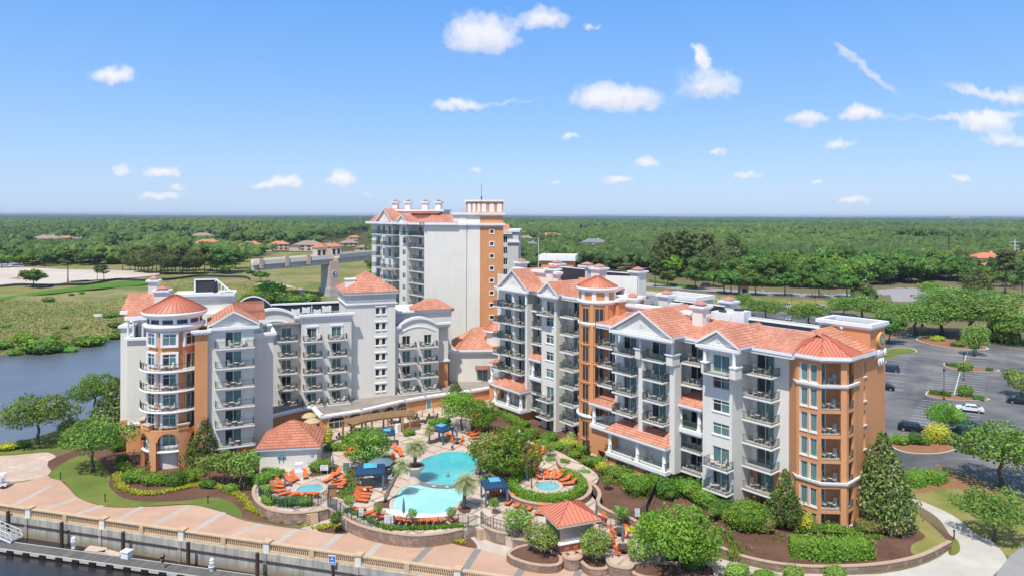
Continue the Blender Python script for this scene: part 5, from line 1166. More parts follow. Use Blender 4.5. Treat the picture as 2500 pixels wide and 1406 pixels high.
for k in range(0,8):
    for off in (-38,6):
        arcwin(DC,DR,DA+R(off),1.25 if off<0 else 1.45,FL(k)+.2,FL(k)+2.8,RB,'drum_window',False)
for k in range(1,8):
    m=MB(); m.lathe((DC.x,DC.y,FL(k)),[(DR,-.25),(DR+.16,-.25),(DR+.16,.0),(DR,.0)],40); m.build('floor_band','stucco_orange',RB,True)
m=MB()
for off in (-62,-16,28): 
    a=DA+R(off); d=Vector((math.cos(a),math.sin(a),0)); u=Vector((-d.y,d.x,0)); p=Vector((DC.x,DC.y,0))+d*DR; m.obox(p-u*.3-d*.2,u*.6,d*.42,(0,0,24.6)); m.build('pilaster','stucco_orange',RB); m=MB()
coneroof(DC,DR+.45,27.3,29.0,RB,32,24)
# wing A
WA='of far right wing'
a0=ccol(AF,1204,1222,-1.4,(3,4,5,6,7),1222,1229,1.2,'far-wing left corner balcony','LR')
a1=ccol(AF,1214,1242,-1.2,(3,4,5,6,7),1234,1248,.6,'far-wing balcony, left under pediment')+wins(AF,1234,1248,-1.2,(1,2))
a1b=ccol(AF,1248,1272,-1.2,(3,4,5,6,7),1266,1282,.6,'far-wing balcony, right under pediment')+wins(AF,1266,1282,-1.2,(1,2))
a2=ccol(AF,1294,1324,-3.4,(1,2,3,5,6,7),1306,1318,-.8,'far-wing narrow recess between pediments','')+wins(AF,1306,1318,-3.4,(4,))
a3=ccol(AF,1310,1339,.1,(0,1,2,7),1335,1353,1.5,'far-wing bay under little pediment')+wins(AF,1334,1352.5,.1,(3,4,5,6))
a5=ccol(AF,1367,1400,-2.6,range(0,8),1401,1420,0,'far-wing recess left of drum','L')
bay(wh,AF,as_(1222,-1.2),as_(1290,-1.2),-1.2,-12,2.6,ZA,a1+a1b,sides='LR'); bay(wh,AF,as_(1290,-3.4),as_(1332,-3.4),-3.4,-12,2.6,ZA,a2,sides=''); bay(wh,AF,as_(1323,.1),as_(1359,.1),.1,-8,0,ZA,a3,sides='LR'); bay(wh,AF,as_(1362,-2.6),as_(1428,-2.6),-2.6,-12,0,ZA,a5,sides='')
AF.box(wh,as_(1217,-1.6),as_(1222,-1.2),-12,-1.6,2.6,ZA)
for px,o0,o1 in ((1283,-1.2,.2),(1252,-1.2,.0)):
    a=as_(px,o1); pm=MB(); AF.box(pm,a,a+.6,o0,o1,2.6,FL(7)+1.1); pm.build('pier','stucco_white',RB); colm(AF.w(a+.3,o1),[(.24,FL(7)+1.1),(.22,ZA)],10)
eave(AF,1288,1320,-.4,ZA); eave(AF,1356,1425,.2,ZA); eave(AF,1206,1222,.1,ZA)
gable(AF,as_(1221,.3),as_(1287,.3),.2,ZA+.5,28.4,12,RB,.5); gable(AF,as_(1319,1.0),as_(1360,1.0),.9,ZA+.5,26.9,9,RB,.45)
m=MB(); a,b=as_(1206,0),as_(1430,0)+3
roofface(m,[AF.w(a,.1,ZA+.5),AF.w(b,.1,ZA+.5),AF.w(b,-6.5,26.6),AF.w(a,-6.5,26.6)]); AF.box(m,a,b,-6.8,-6.5,23,26.58,1); m.build('roof',['roof_tile','trim'],RB)
porch(AF,1205,1272,-1.2,1.6,1,2,(1208,1239,1270)); porch(AF,1294,1322,-3.4,-.6,3,4,(1300,))
porch(AF,1197,1224,-3.5,-.2,2,3,(1200,1219))
basewall(AF,1207,1270,1.4,2.2,((1219,1229),(1243,1257))); basewall(AF,1196,1224,-.5,5.2,())
bay(orr,AF,as_(1290,-3.4),as_(1332,-3.4),-3.4,-12,0,2.6,sides='')
# corner turret: octagon of edges at -50, -5 and +40 degrees
OC=Vector((39.75,87.1)); OR=3.95
def octp(i,r): a=R(-117.5-45*i+0); return OC+Vector((math.cos(R(-95+22.5+45*i)),math.sin(R(-95+22.5+45*i))))*r
PT=[octp(i,OR) for i in range(8)]      # PT[7]->PT[0] is the -5 degree edge
EA=FrW(PT[6],PT[7]); EB=FrW(PT[7],PT[0]); EC=FrW(PT[0],PT[1])
ops=[]
for k in range(0,7):
    for q0,q1 in ((.42,1.30),(1.62,2.5)):
        q=(q0,q1,FL(k)+.3,FL(k)+2.5); ops.append(q); wd=glazed(EA,*q,0,RB,'tall_window'); sb=MB(); EA.box(sb,q0-.1,q1+.1,-.15,.1,q[2]-.2,q[2]-.02); EA.box(sb,q0-.09,q0-.01,-.1,.05,q[2],q[3]); sb.build('sill','trim',wd)
bay(orr,EA,-.1,EA.L,0,-1,0,ZC,ops,sides=''); orr.face([EA.w(-.1,0,0),EA.w(-.1,-3,0),EA.w(-.1,-3,ZC),EA.w(-.1,0,ZC)][::-1])
f0=FrW(CF.w(cs(1928,-2.1),-2.1),EA.w(-.1,0)); bay(orr,f0,0,f0.L,0,-1,0,ZC,sides='')
opB=[(.05,2.35,FL(k)+.02,FL(k)+2.75) for k in range(7)]; opC=[(.55,2.0,FL(k)+.02,FL(k)+2.75) for k in range(7)]
bay(orr,EB,0,EB.L,0,-.4,0,ZC,opB,rev=.35,sides=''); bay(orr,EC,0,EC.L,0,-.4,0,ZC,opC,rev=.35,sides='')
inn=MB()
for k in range(7):
    z=FL(k); m=MB(); q=[PT[7]*.98+OC*.02,PT[0]*.98+OC*.02,PT[1]*.98+OC*.02,OC+(PT[1]-OC)*.2,OC+(PT[7]-OC)*.2]; m.prism([tuple(v) for v in q],z-.2,z,0); b=m.build('balcony','balcony_floor',RB)
    r=MB(); railbars(r,[EB.w(.05,-.08,z),EB.w(2.35,-.08,z)],1.05,.13); railbars(r,[EC.w(.55,-.08,z),EC.w(2.0,-.08,z)],1.05,.13); r.build('railing','rail_green',b)
    FURN.append((EB.m(.3,-1.9,z),2.0,1.7,f'{ORD[k]} loggia of orange corner turret',k))
    g=MB(); EB.box(g,.25,1.15,-2.05,-2.0,z+.05,z+2.3); w_=put(bpy.data.objects.new('sliding_door',g.mesh('sliding_door','glass_curtain')),RB); h=MB(); [EB.box(h,x0,x1,-2.0,-1.95,z+.05,z+2.3) for x0,x1 in ((.15,.27),(.66,.74),(1.13,1.25))]; h.build('frame','frame_white',w_)
EB.box(inn,-.6,4.6,-2.5,-2.06,0,ZC); EB.box(inn,-.2,.02,-2.1,-.4,0,ZC); inn.build('loggia_wall','stucco_orange',RB)
def octring(mb,z0,z1,e0,e1):
    for i in (5,6,7,0,1):
        a,b=octp(i,OR),octp((i+1)%8,OR); A,B=octp(i,OR+e0),octp((i+1)%8,OR+e0); A1,B1=octp(i,OR+e1),octp((i+1)%8,OR+e1)
        mb.face([(*A,z0),(*B,z0),(*B1,z1),(*A1,z1)]); mb.face([(*A1,z1),(*B1,z1),(*b,z1),(*a,z1)]); mb.face([(*B,z0),(*A,z0),(*a,z0),(*b,z0)])
m=MB(); octring(m,ZC-.1,ZC+.12,.45,.6); octring(m,ZC+.13,ZC+.55,.75,.75)
for z in (FL(6)-.25,FL(2)+.1,.7): octring(m,z-.05,z+.12,.12,.25); octring(m,z+.121,z+.38,.25,.3)
m.build('cornice','trim',RB)
m=MB(); ap=(*OC,24.0); sm=MB()
for i in range(8):
    a,b=Vector((*octp(i,OR+.72),ZC+.56)),Vector((*octp((i+1)%8,OR+.72),ZC+.56)); m.face([a,b,ap]); sm.bar(a,ap,.12,.1)
    mid=(a+b)/2; sl=Vector(ap)-mid; L=(b-a).length; n=8
    for j in range(1,n):
        t=j/n; base=a.lerp(b,t); reach=1-abs(2*t-1); tip=base+sl*reach
        if reach>.1: sm.bar(base+Vector((0,0,.03)),tip+Vector((0,0,.03)),.05,.06)
rr=m.build('turret_roof','roof_metal',RB); sm.build('seam','roof_seam',rr)
# end wing with sign tower
EW=FrW(PT[1],PT[1]+Vector((math.cos(R(40)),math.sin(R(40))))*8.3); ops=[]
for k in range(0,7):
    q=(1.75,2.35,FL(k)+.5,FL(k)+2.3); ops.append(q); wd=glazed(EW,*q,-.1,RB,'lattice'); sb=MB(); EW.box(sb,q[0]-.1,q[1]+.15,-.1,.12,q[2]-.15,q[2]-.01); sb.build('sill','trim',wd)
bay(orr,EW,-.1,8.3,0,-1,0,ZC,ops,rev=.35,sides=''); EW.box(orr,.0,8.3,-12,-1.0,0,ZC-.2)
ew=MB(); EW.box(ew,.3,4.6,-.6,.55,ZC-.05,ZC+.45); ew.build('eave','trim',RB)
for z in (6.1,.6): ew=MB(); EW.box(ew,-.1,8.4,-.2,.2,z,z+.38); ew.build('floor_band','trim',RB)
m=MB(); roofface(m,[EW.w(-2.5,.5,ZC+.47),EW.w(4.5,.5,ZC+.47),EW.w(4.5,-4.8,24.4),EW.w(-2.5,-4.8,24.4)]); m.build('roof','roof_tile',RB)
EW.box(orr,3.6,8.2,-6.6,-.02,ZC-.2,24.6); m=MB()
for e,z0,z1 in ((.15,24.4,24.7),(.38,24.7,25.15)):
    for x0,x1,y0,y1 in ((3.6-e,8.2+e,-.3,e),(3.6-e,8.2+e,-6.6-e,-6.3),(3.6-e,3.9,-6.3,-.3),(7.9,8.2+e,-6.3,-.3)): EW.box(m,x0,x1,y0,y1,z0,z1)
EW.box(m,3.9,7.9,-6.3,-.3,24.2,24.6,1); m.build('cornice',['trim','roof_flat'],RB)
m=MB(); p=EW.w(3.5,-3.6,22.5); m.tube([p,p+Vector((0,0,1.9))],.09); m.obox(p+Vector((-.2,-.2,1.7)),(.4,0,0),(0,.4,0),(0,0,.3)); m.build('downpipe','trim',RB); g=MB(); EW.box(g,3.5,3.58,-5.8,-4.7,22.0,24.0); g.build('louvre','metal_white',RB)
# sign: sun emblem and lettering
sg=thing('hotel_sign','white lettered hotel sign under a golden sun emblem high on the orange end wall','sign',EW.w(6.3,.1,19))
def disc(mb,f,s,z,r0,r1,o0,o1,mi,n=28):
    P_=lambda a,r,o:f.w(s+r*math.cos(a),o,z+r*math.sin(a))
    for i in range(n):
        a,b=2*math.pi*i/n,2*math.pi*(i+1)/n; mb.face([P_(a,r0,o1),P_(a,r1,o1),P_(b,r1,o1),P_(b,r0,o1)],mi); mb.face([P_(a,r1,o0),P_(b,r1,o0),P_(b,r1,o1),P_(a,r1,o1)],mi)
m=MB(); SZ=22.95; disc(m,EW,6.3,SZ,0.0,1.0,0,.42,0); disc(m,EW,6.3,SZ,.42,.78,.425,.44,2); disc(m,EW,6.3,SZ,0,.4,.43,.47,1)
for i in range(12):
    a=2*math.pi*i/12; P_=lambda r,d:EW.w(6.3+r*math.cos(a+d),.47,SZ+r*math.sin(a+d)); m.face([P_(.4,-.2),P_(.74,0),P_(.4,.2)],1)
m.build('sun_emblem',['sign_tan','gold_paint','teal_paint'],sg)
def text(body,size,Mw,mat,parent,ext=.08,name='lettering'):
    cu=bpy.data.curves.new('t','FONT'); cu.body=body; cu.size=size; cu.extrude=ext; cu.align_x='CENTER'; cu.offset=.012*size; to=bpy.data.objects.new('t',cu); COL.objects.link(to)
    dg=bpy.context.evaluated_depsgraph_get(); me=bpy.data.meshes.new_from_object(to.evaluated_get(dg)); bpy.data.objects.remove(to); me.materials.clear(); me.materials.append(MATS[mat])
    return put(bpy.data.objects.new(name,me),parent,Mw@Matrix.Rotation(math.pi/2,4,'X'))
SX=Matrix.Diagonal((.72,1,1,1)); text('MARINA',1.35,EW.m(6.2,.25,20.75)@SX,'white_plastic',sg); text('INN',1.35,EW.m(6.3,.25,19.6)@SX,'white_plastic',sg)
# roof furniture of the right building
def rbox(px0,px1,D,ang,z0,z1,dep,parent=RB,mat='stucco_white',cap=True,nm='parapet'):
    f=Fr(px0,D,ang); m=MB(); b=f.s(px1,0); f.box(m,0,b,-dep,0,z0,z1); o=m.build(nm,mat,parent)
    if dep>2:
        c=MB(); [f.box(c,x0,x1,y0,y1,z1,z1+.7) for x0,x1,y0,y1 in ((-.3,b+.3,-.3,.35),(-.3,b+.3,-dep-.35,-dep+.3),(-.3,.3,-dep+.3,-.3),(b-.3,b+.3,-dep+.3,-.3))]; f.box(c,.3,b-.3,-dep+.3,-.3,z1,z1+.15,1); c.build('cornice',['trim','roof_flat'],o)
    elif mat=='screen_dark': c=MB(); f.box(c,-.06,b+.06,-dep-.06,.06,z1,z1+.14); c.build('cap','trim',o)
    elif cap: c=MB(); f.box(c,-.35,b+.35,-dep-.35,.4,z1-.1,z1+.35); f.box(c,-.15,b+.15,-dep-.15,.2,z1-.45,z1-.101); c.build('cornice','trim',o)
    return f
f=rbox(1530,1726,111.8,-50,20.5,24.3,.7); 
for px,o_,z_ in ((1545,-.9,25.6),(1712,.3,25.8)): flue(f,f.s(px,o_),o_,20.6,z_,RB,1.8)
f=rbox(1618,1660,114,-50,20.5,24.0,3)
flue(f,f.s(1628,-.3),-.3,20.6,25.9,RB,1.9); g=Fr(1765,112,-50); flue(g,g.s(1780,0),0,20.6,25.2,RB,1.9)
rbox(1640,1768,113.5,-50,20.5,24.9,.25,mat='screen_dark',nm='plant_screen'); rbox(1612,1700,124,-50,20.5,24.2,5)
rbox(1812,2000,101,-50,20.4,23.8,.4,mat='screen_dark',nm='plant_screen')
f=rbox(1256,1362,137,-52,23.5,28.1,.7); flue(f,f.s(1350,-.5),-.5,23,29.0,RB,1.8); flue(f,f.s(1273,-5),-5,23,29.2,RB,1.8); flue(f,f.s(1352,-5),-6,23,29.4,RB,1.8)
rbox(1366,1426,134,-52,23,28.8,.3,mat='screen_dark',nm='plant_screen'); f=Fr(1434,136,-52); flue(f,0,0,23,29.0,RB,2.1); f=Fr(1463,128,-52); flue(f,0,0,23,29.2,RB,2.1); f=Fr(1558,126,-50); flue(f,0,0,20,28.8,RB,2.1)
rbox(1476,1546,134,-45,23,27.9,.3,mat='screen_dark',nm='plant_screen'); rbox(1478,1556,121,-20,20.5,28.3,.5,cap=False)
f=Fr(1322,150,-10); m=MB(); b=f.s(1400,0); f.box(m,0,b,-6,0,23,29.0); o=m.build('lift_house','stucco_orange',RB); c=MB()
for x0,x1,y0,y1 in ((-.5,b+.5,-.5,.5),(-.5,b+.5,-6.5,-5.5),(-.5,.5,-5.5,-.5),(b-.5,b+.5,-5.5,-.5)): f.box(c,x0,x1,y0,y1,29.0,30.2)
c.build('cornice','trim',o)
f=Fr(1410,126,-20); m=MB(); b=f.s(1495,0); f.box(m,0,b,-5,0,23.5,26.2); a_=[f.w(-.3,.4,26.2),f.w(b+.3,.4,26.2),f.w(b+.3,-2.5,27.3),f.w(-.3,-2.5,27.3)]; roofface(m,a_,1); roofface(m,[f.w(b+.3,-5.4,26.2),f.w(-.3,-5.4,26.2),a_[3],a_[2]],1); m.build('roof_shed',['roof_metal','roof_metal'],RB)
# roof stair
m=MB(); f=Fr(1584,118,-35)
for i in range(9): f.box(m,.28*i,.28*i+.3,-1.2,0,24.2-.38*i,24.28-.38*i)
for o_ in (-1.2,0): m.bar(f.w(0,o_,25.3),f.w(2.6,o_,21.9),.07); m.bar(f.w(0,o_,24.2),f.w(2.6,o_,20.8),.12)
for i in range(4): m.bar(f.w(.85*i,0,24.1-1.15*i),f.w(.85*i,0,25.3-1.15*i),.06)
m.build('roof_stair','metal_grey',RB)
wh.build('wall','stucco_white',RB); orr.build('wall','stucco_orange',RB)
if tr_.f: tr_.build('cornice','trim',RB)
# rooftop machines are things of their own
acm=MB(); acm.box((-.9,-.6,.15),(.9,.6,1.35)); 
for x in (-.7,.7): acm.box((x-.08,-.6,0),(x+.08,.6,.15))
AC=acm.mesh('housing','metal_white'); fm=MB(); fm.lathe((0,0,1.35),[(.48,0),(.48,.1),(.4,.12),(.05,.06)],14); FAN=fm.mesh('fan_grille','screen_dark')
def acunit(p,rz,lab,sc=1): thing('air_conditioner',lab,'air conditioner',p,rz,'air conditioners on the flat roofs',sc,[('housing',AC),('fan_grille',FAN)])
f=Fr(1750,103,-50)
acunit(f.w(f.s(1765,0),-.5,22.3),R(-50),'large white air conditioner on the near right roof, left of its larger twin',(1.9,1.6,1.7)); acunit(f.w(f.s(1797,0),-.8,22.3),R(-50),'largest white air conditioner with round fan on the near right roof',(1.6,1.6,2.0))
for i,(px,py,D,zz,w_) in enumerate(((612,748,141,18.5,'in front of the arched dark screen'),(650,752,140,18.5,'right of the arched dark screen'),(682,744,142,18.5,'between arched screen and white posts'),(722,752,139,18.5,'just left of the white posts'),(748,746,142,18.5,'just behind the white posts'),(775,750,140,18.5,'right of the white posts'),(798,744,143,18.5,'touching the stair tower'))):
    acunit((P(px,py,D).x,D,zz),R(22+rnd.uniform(-4,4)),f'small white air conditioner on the middle roof, {w_}',rnd.uniform(.75,1.05))
for i,(px,D,w_) in enumerate(((508,113,'left one'),(519,113.6,'right one'),(512,115.5,'rear one'))): acunit((P(px,750,D).x,D,18.45),R(24+30*i),f'grey-white air conditioner crowded behind the conical tower roof, {w_}',1.0)
for i,(px,D) in enumerate(((1335,146),(1304,148),(1520,117),(1536,116))): acunit((P(px,650,D).x,D,23.6 if px<1400 else 20.6),R(-50),['air conditioner beside the orange lift house of the far right wing','air conditioner left of the orange lift house of the far right wing','air conditioner by the white wall behind the orange drum','air conditioner near the roof stair behind the orange drum'][i],1.0)
for i,(px,D,w_) in enumerate(((632,131,'leftmost'),(644,133,'second from left'),(753,131,'third from left'),(762,133,'rightmost'))):
    m=MB(); m.tube([(0,0,0),(0,0,2.6)],.09,8); m.tube([(0,0,2.6),(0,0,2.75)],.13,8); thing('vent_pipe',f'tall white vent pipe on the middle flat roof, {w_} of the four','pipe',(P(px,750,D).x,D,18.5),0,'white vent pipes on the middle roof',1,m.mesh('vent_pipe','metal_white'))
# ---------------------------------------------------------------- balcony furniture
def chairmesh():
    m=MB(); m.box((-.28,-.3,.38),(.28,.25,.43)); m.obox((-.26,.2,.42),(.52,0,0),(0,.04,0),(0,.18,.72))
    for x in (-.3,.25): m.box((x,-.3,.6),(x+.06,.28,.64)); m.box((x,-.3,0),(x+.05,-.25,.6)); m.box((x,.2,0),(x+.05,.25,.6))
    return m.mesh('chair','chair_beige')
CHAIR=chairmesh()
m=MB(); m.lathe((0,0,0),[(.01,.66),(.36,.66),(.36,.7),(.01,.705)],14); m.lathe((0,0,0),[(.05,0),(.05,.66)],6); m.lathe((0,0,0),[(.2,.0),(.2,.03),(.02,.04)],8); TABLE=m.mesh('table','chair_beige')
nf=0; cw={}
for Mw,w,d,words,k in FURN:
    seed=random.Random(words); r=seed.random()
    if w<1.4 or r<.06: continue
    cx=w*seed.uniform(.42,.58); y=-d*.45; loc=lambda x,y_: Mw@Vector((x,y_,0.005)); rz=Mw.to_euler().z
    gap=min(.85,w*.3)
    for s_,nm in ((-1,'left'),(1,'right')):
        if r<.14 and s_>0: continue
        p=loc(cx+s_*gap,y+.08); thing('balcony_chair',f'pale chair {nm} of its table, {words}','chair',p,rz+(-s_*.75 if r<.8 else -s_*1.3)+math.pi*0,'pale balcony chairs',1,CHAIR)
        nf+=1
    thing('balcony_table',f'small round table on {words}','table',loc(cx,y-.12),rz,'small balcony tables',1,TABLE)
# ---------------------------------------------------------------- pools
def poolring(name,px,z,watermat,label,copw=.45,h=.12,n=5):
    w=smooth([tuple(G(x,y,z)[:2]) for x,y in px],n,True); A=sum(w[i][0]*w[(i+1)%len(w)][1]-w[(i+1)%len(w)][0]*w[i][1] for i in range(len(w)))
    w=w if A>0 else w[::-1]; k=len(w); nr=[]
    for i in range(k):
        d=Vector(w[(i+1)%k])-Vector(w[i-1]); d.normalize(); nr.append(Vector((d.y,-d.x)))
    out=[Vector(w[i])+nr[i]*copw for i in range(k)]; e=thing(name,label,'pool',(*w[0],z))
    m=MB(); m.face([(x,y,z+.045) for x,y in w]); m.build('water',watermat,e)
    c=MB()
    for i in range(k):
        j=(i+1)%k; a,b=Vector(w[i]),Vector(w[j]); c.face([(*a,z+h),(*out[i],z+h),(*out[j],z+h),(*b,z+h)]); c.face([(*out[i],z),(*out[j],z),(*out[j],z+h),(*out[i],z+h)]); c.face([(*b,z+.02),(*a,z+.02),(*a,z+h),(*b,z+h)])
    c.build('coping','coping',e); return e
UP=DZ+.35
up=[(1029,1128),(1048,1116),(1072,1109),(1085,1105),(1110,1103),(1140,1105),(1160,1112),(1168,1124),(1166,1140),(1150,1160),(1132,1178),(1110,1184),(1080,1184),(1052,1180),(1028,1170),(1022,1150)]
upw=[tuple(p) for p in smooth([tuple(G(x,y,DZ+.02)[:2]) for x,y in [(1018,1172),(1016,1148),(1024,1126),(1046,1110),(1080,1098),(1120,1096),(1165,1104),(1180,1125),(1176,1150),(1150,1172)]],4,True)]
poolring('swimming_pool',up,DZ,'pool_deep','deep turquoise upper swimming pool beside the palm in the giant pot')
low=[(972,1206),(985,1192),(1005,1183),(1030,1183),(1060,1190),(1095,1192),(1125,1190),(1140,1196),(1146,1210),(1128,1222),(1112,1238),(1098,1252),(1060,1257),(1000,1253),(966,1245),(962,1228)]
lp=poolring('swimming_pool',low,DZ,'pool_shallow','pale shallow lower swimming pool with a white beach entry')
w=smooth([tuple(G(x,y,DZ)[:2]) for x,y in ((944,1247),(970,1246),(1005,1252),(1060,1256),(1098,1250),(1097,1262),(1050,1270),(1000,1268),(960,1260))],4,True)
m=MB(); A=sum(w[i][0]*w[(i+1)%len(w)][1]-w[(i+1)%len(w)][0]*w[i][1] for i in range(len(w))); m.face([(x,y,DZ+.135) for x,y in (w if A>0 else w[::-1])]); m.build('beach_entry','pool_beach',lp)
dw=smooth([tuple(G(x,y,DZ)[:2]) for x,y in ((1020,1180),(1045,1187),(1075,1191),(1105,1191),(1130,1187))],4); wl=thing('pool_wall','curved grey divider wall with two pale spillways between the upper and lower pool','wall',(*dw[0],DZ))
m=MB()
for a,b in zip(dw,dw[1:]): 
    f=FrW(a,b); f.box(m,-.02,f.L+.02,-.25,.25,DZ,DZ+.4)
m.build('wall','paver_band_dark',wl)
m=MB()
for i in (6,10): f=FrW(dw[i],dw[i+1]); f.box(m,0,f.L,.26,.34,DZ+.28,DZ+.41)
m.build('spillway','trim',wl)
def spa(px0,px1,py,z,label,mat='spa_water'):
    a,b=G(px0,py,z),G(px1,py,z); c=(a+b)/2; r=(b-a).length/2; e=thing('spa_pool',label,'spa',c)
    m=MB(); m.lathe((c.x,c.y,z),[(.01,.04),(r,.04)],36); o=m.build('water',mat,e); m=MB(); m.lathe((c.x,c.y,z),[(r,.02),(r,.14),(r+.4,.14),(r+.45,0)],36); m.build('coping','coping',e)
    m=MB(); m.lathe((c.x,c.y,z),[(r+.45,.015),(r+1.0,.012)],36); m.build('paving_ring','deck_paver',e)
    m=MB(); p=c+Vector((.5,r*.75,.1)); 
    for dx in (0,.5): m.tube([p+Vector((dx,.3,0)),p+Vector((dx,.3,.8)),p+Vector((dx,-.4,.8)),p+Vector((dx,-.5,0))],.025,5)
    m.build('handrail','metal_grey',e); return c,r
S1,s1r=spa(728,791,1195,DZ,'round spa pool ringed by orange loungers near the left stone wall')
S2,s2r=spa(1310,1368,1188,DZ+.7,'round spa pool inside the hedge ring on the raised stone terrace')
# raised hedge terrace round the second spa
cc=(S2.x,S2.y); m=MB(); m.lathe((*cc,0),[(5.8,DZ-.2),(5.8,DZ+.69),(.01,DZ+.69)],44); struct(m,'spa_terrace','deck_paver')
rw=thing('retaining_wall','round stone retaining wall carrying the hedge-ringed spa terrace','retaining wall',(S2.x,S2.y-6,DZ),group=g_); m=MB(); m.lathe((*cc,0),[(6.0,DZ-.2),(6.0,DZ+.75),(5.6,DZ+.75)],44); m.build('wall','ledge_stone',rw); m=MB(); m.lathe((*cc,0),[(5.55,DZ+.751),(5.55,DZ+.85),(6.08,DZ+.85),(6.08,DZ+.751)],44); m.build('cap','stone_cap',rw)
hp=[(cc[0]+4.9*math.cos(a),cc[1]+4.9*math.sin(a)) for a in [R(q) for q in range(70,440-70,12)]]
tag(put(bpy.data.objects.new('hedge_ring',hedgemesh('leaf_hedge',[(cc[0]+4.8*math.cos(R(q)),cc[1]+4.8*math.sin(R(q))) for q in range(-250,70,10)],1.3,.95,base=DZ+.7,seed=5))),'round clipped hedge ringing the raised spa on its stone terrace','hedge')
# ---------------------------------------------------------------- loungers
def loungerparts(back=.55):
    fr=MB()
    for x in (-.33,.29): fr.box((x,-.95,.26),(x+.04,.95,.3)); [fr.box((x,y,0),(x+.04,y+.05,.26)) for y in (-.85,.5)]
    fr.box((-.33,-.95,.26),(.33,-.9,.3)); fr.box((-.33,.9,.26),(.33,.95,.3))
    s=MB(); s.box((-.31,-.95,.3),(.31,.3,.36)); b=MB(); b.obox((-.31,.3,.31),(.62,0,0),(0,.72,back),(0,-.05,.06))
    h=MB(); h.obox((-.2,.82,.31+back*.75),(.4,0,0),(0,.14,back*.2),(0,-.05,.08))
    return [('frame',fr.mesh('frame','table_dark')),('seat',s.mesh('seat','lounger_orange')),('backrest',b.mesh('backrest','lounger_orange'))]
LNG=loungerparts(); LNGF=loungerparts(.28)
ln=[0]
def lounger(px,py,head,label,z=DZ,flat=False): 
    thing('sun_lounger',label,'sun lounger',G(px,py,z),head-math.pi/2,'orange sun loungers',1.05,LNGF if flat else LNG); ln[0]+=1
def z4(x,y): return 600+x/3.642,1020+y/3.642
def z6(x,y): return 1180+x/3.7,920+y/3.7
def z7k(x,y): return 1240+x/4.464,1150+y/4.464
def away(px,py,c,z=DZ): p=G(px,py,z); return math.atan2(p.y-c.y,p.x-c.x)
clk=['facing the water from the far side','next along the far-left arc','third along the left arc','on the left arc','on the near-left arc','nearest the hedge','on the near arc','by the near hedge','at the near right','on the right arc','at the far right']
ring1=[(535,525,'beside the covered white chair'),(440,545,'first left of the covered white chair'),(395,565,'second left of the covered white chair'),(330,595,'behind the left closed umbrella'),(290,622,'farthest left of the ring'),(300,662,'left of the ring, below the closed umbrella'),(345,688,'at the near left, by the hedge'),(418,700,'near side, second from the left'),(495,705,'near side, middle'),(572,703,'near side, third from the left'),(630,700,'near side, beside the brown bin'),(748,560,'right side, with a sunbather'),(805,520,'right side, topmost'),(825,572,'right side, below the topmost'),(835,605,'right side, second from the bottom'),(828,630,'right side, just above the brown bin')]
for x,y,w_ in ring1: px,py=z4(x,y); lounger(px,py,away(px,py,S1),f'orange sun lounger round the left spa, {w_}')
PL=G(1040,1225,DZ); PU=G(1100,1140,DZ)
for i,(x,y) in enumerate(((1065,636),(1062,662),(1052,690),(1046,716),(1032,746))): px,py=z4(x,y); lounger(px,py,R(190-6*i),f'orange sun lounger in the row left of the lower pool, {["uppermost, by the big cabana","second from the top","middle one","fourth from the top","lowest"][i]}')
arc=[(1005,832),(1095,862),(1140,882),(1208,900),(1275,913),(1345,926),(1398,936),(1460,945),(1525,947),(1582,947),(1640,946),(1700,945),(1755,940),(1850,930)]
for i,(x,y) in enumerate(arc): px,py=z4(x,y); lounger(px,py,away(px,py,G(1030,1215,DZ)),f'orange sun lounger along the fence below the white pool beach, {["leftmost","second from left","third from left","fourth from left","fifth from left","sixth from left","seventh from left","seventh from right","sixth from right","fifth from right","fourth from right","third from right","second from right","rightmost"][i]}')
for x,y,h,w_ in ((915,325,80,'left of the pair under the trumpet tree on the upper deck'),(965,320,80,'right of the pair under the trumpet tree on the upper deck'),(1820,160,140,'alone beside the upper blue cabana'),(2015,142,25,'upper of three at the top of the deck'),(2045,158,25,'middle of three at the top of the deck'),(2062,188,10,'lowest of three at the top of the deck'),(1385,330,110,'dark red one left of the potted palm'),(1320,385,100,'by the shrub below the trumpet tree'),(1345,290,120,'pale towel-covered one above the potted palm')):
    px,py=z4(x,y); lounger(px,py,R(h),f'orange sun lounger, {w_}')
for i,(x,y) in enumerate(((245,1140),(325,1163),(385,1175),(435,1190),(515,1225),(548,1230))): px,py=z6(x,y); lounger(px,py,R(68),f'orange sun lounger in the row left of the kiosk, {["first from the left","second from the left","third from the left","fourth from the left","fifth, half behind the kiosk roof","last, against the kiosk"][i]}')
for i,(x,y) in enumerate(((505,905),(578,908),(640,908),(692,912),(752,938),(785,975))): px,py=z6(x,y); lounger(px,py,away(px,py,S2,DZ+.7),f'orange sun lounger inside the hedge ring of the raised spa, {["leftmost","second from left","third from left","fourth from left","fifth from left","rightmost"][i]}',DZ+.7)
for i,(x,y) in enumerate(((452,668),(490,690),(518,706),(545,692))): px,py=z6(x,y); lounger(px,py,R(60),f'orange sun lounger on the terrace above the raised spa, {["leftmost","second from left","third from left","rightmost"][i]}')
for i,(x,y) in enumerate(((2200,690),(2245,672))): px,py=z4(x,y); lounger(px,py,R(100),f'orange sun lounger under the right-hand blue cabana, {["left one","right one"][i]}')
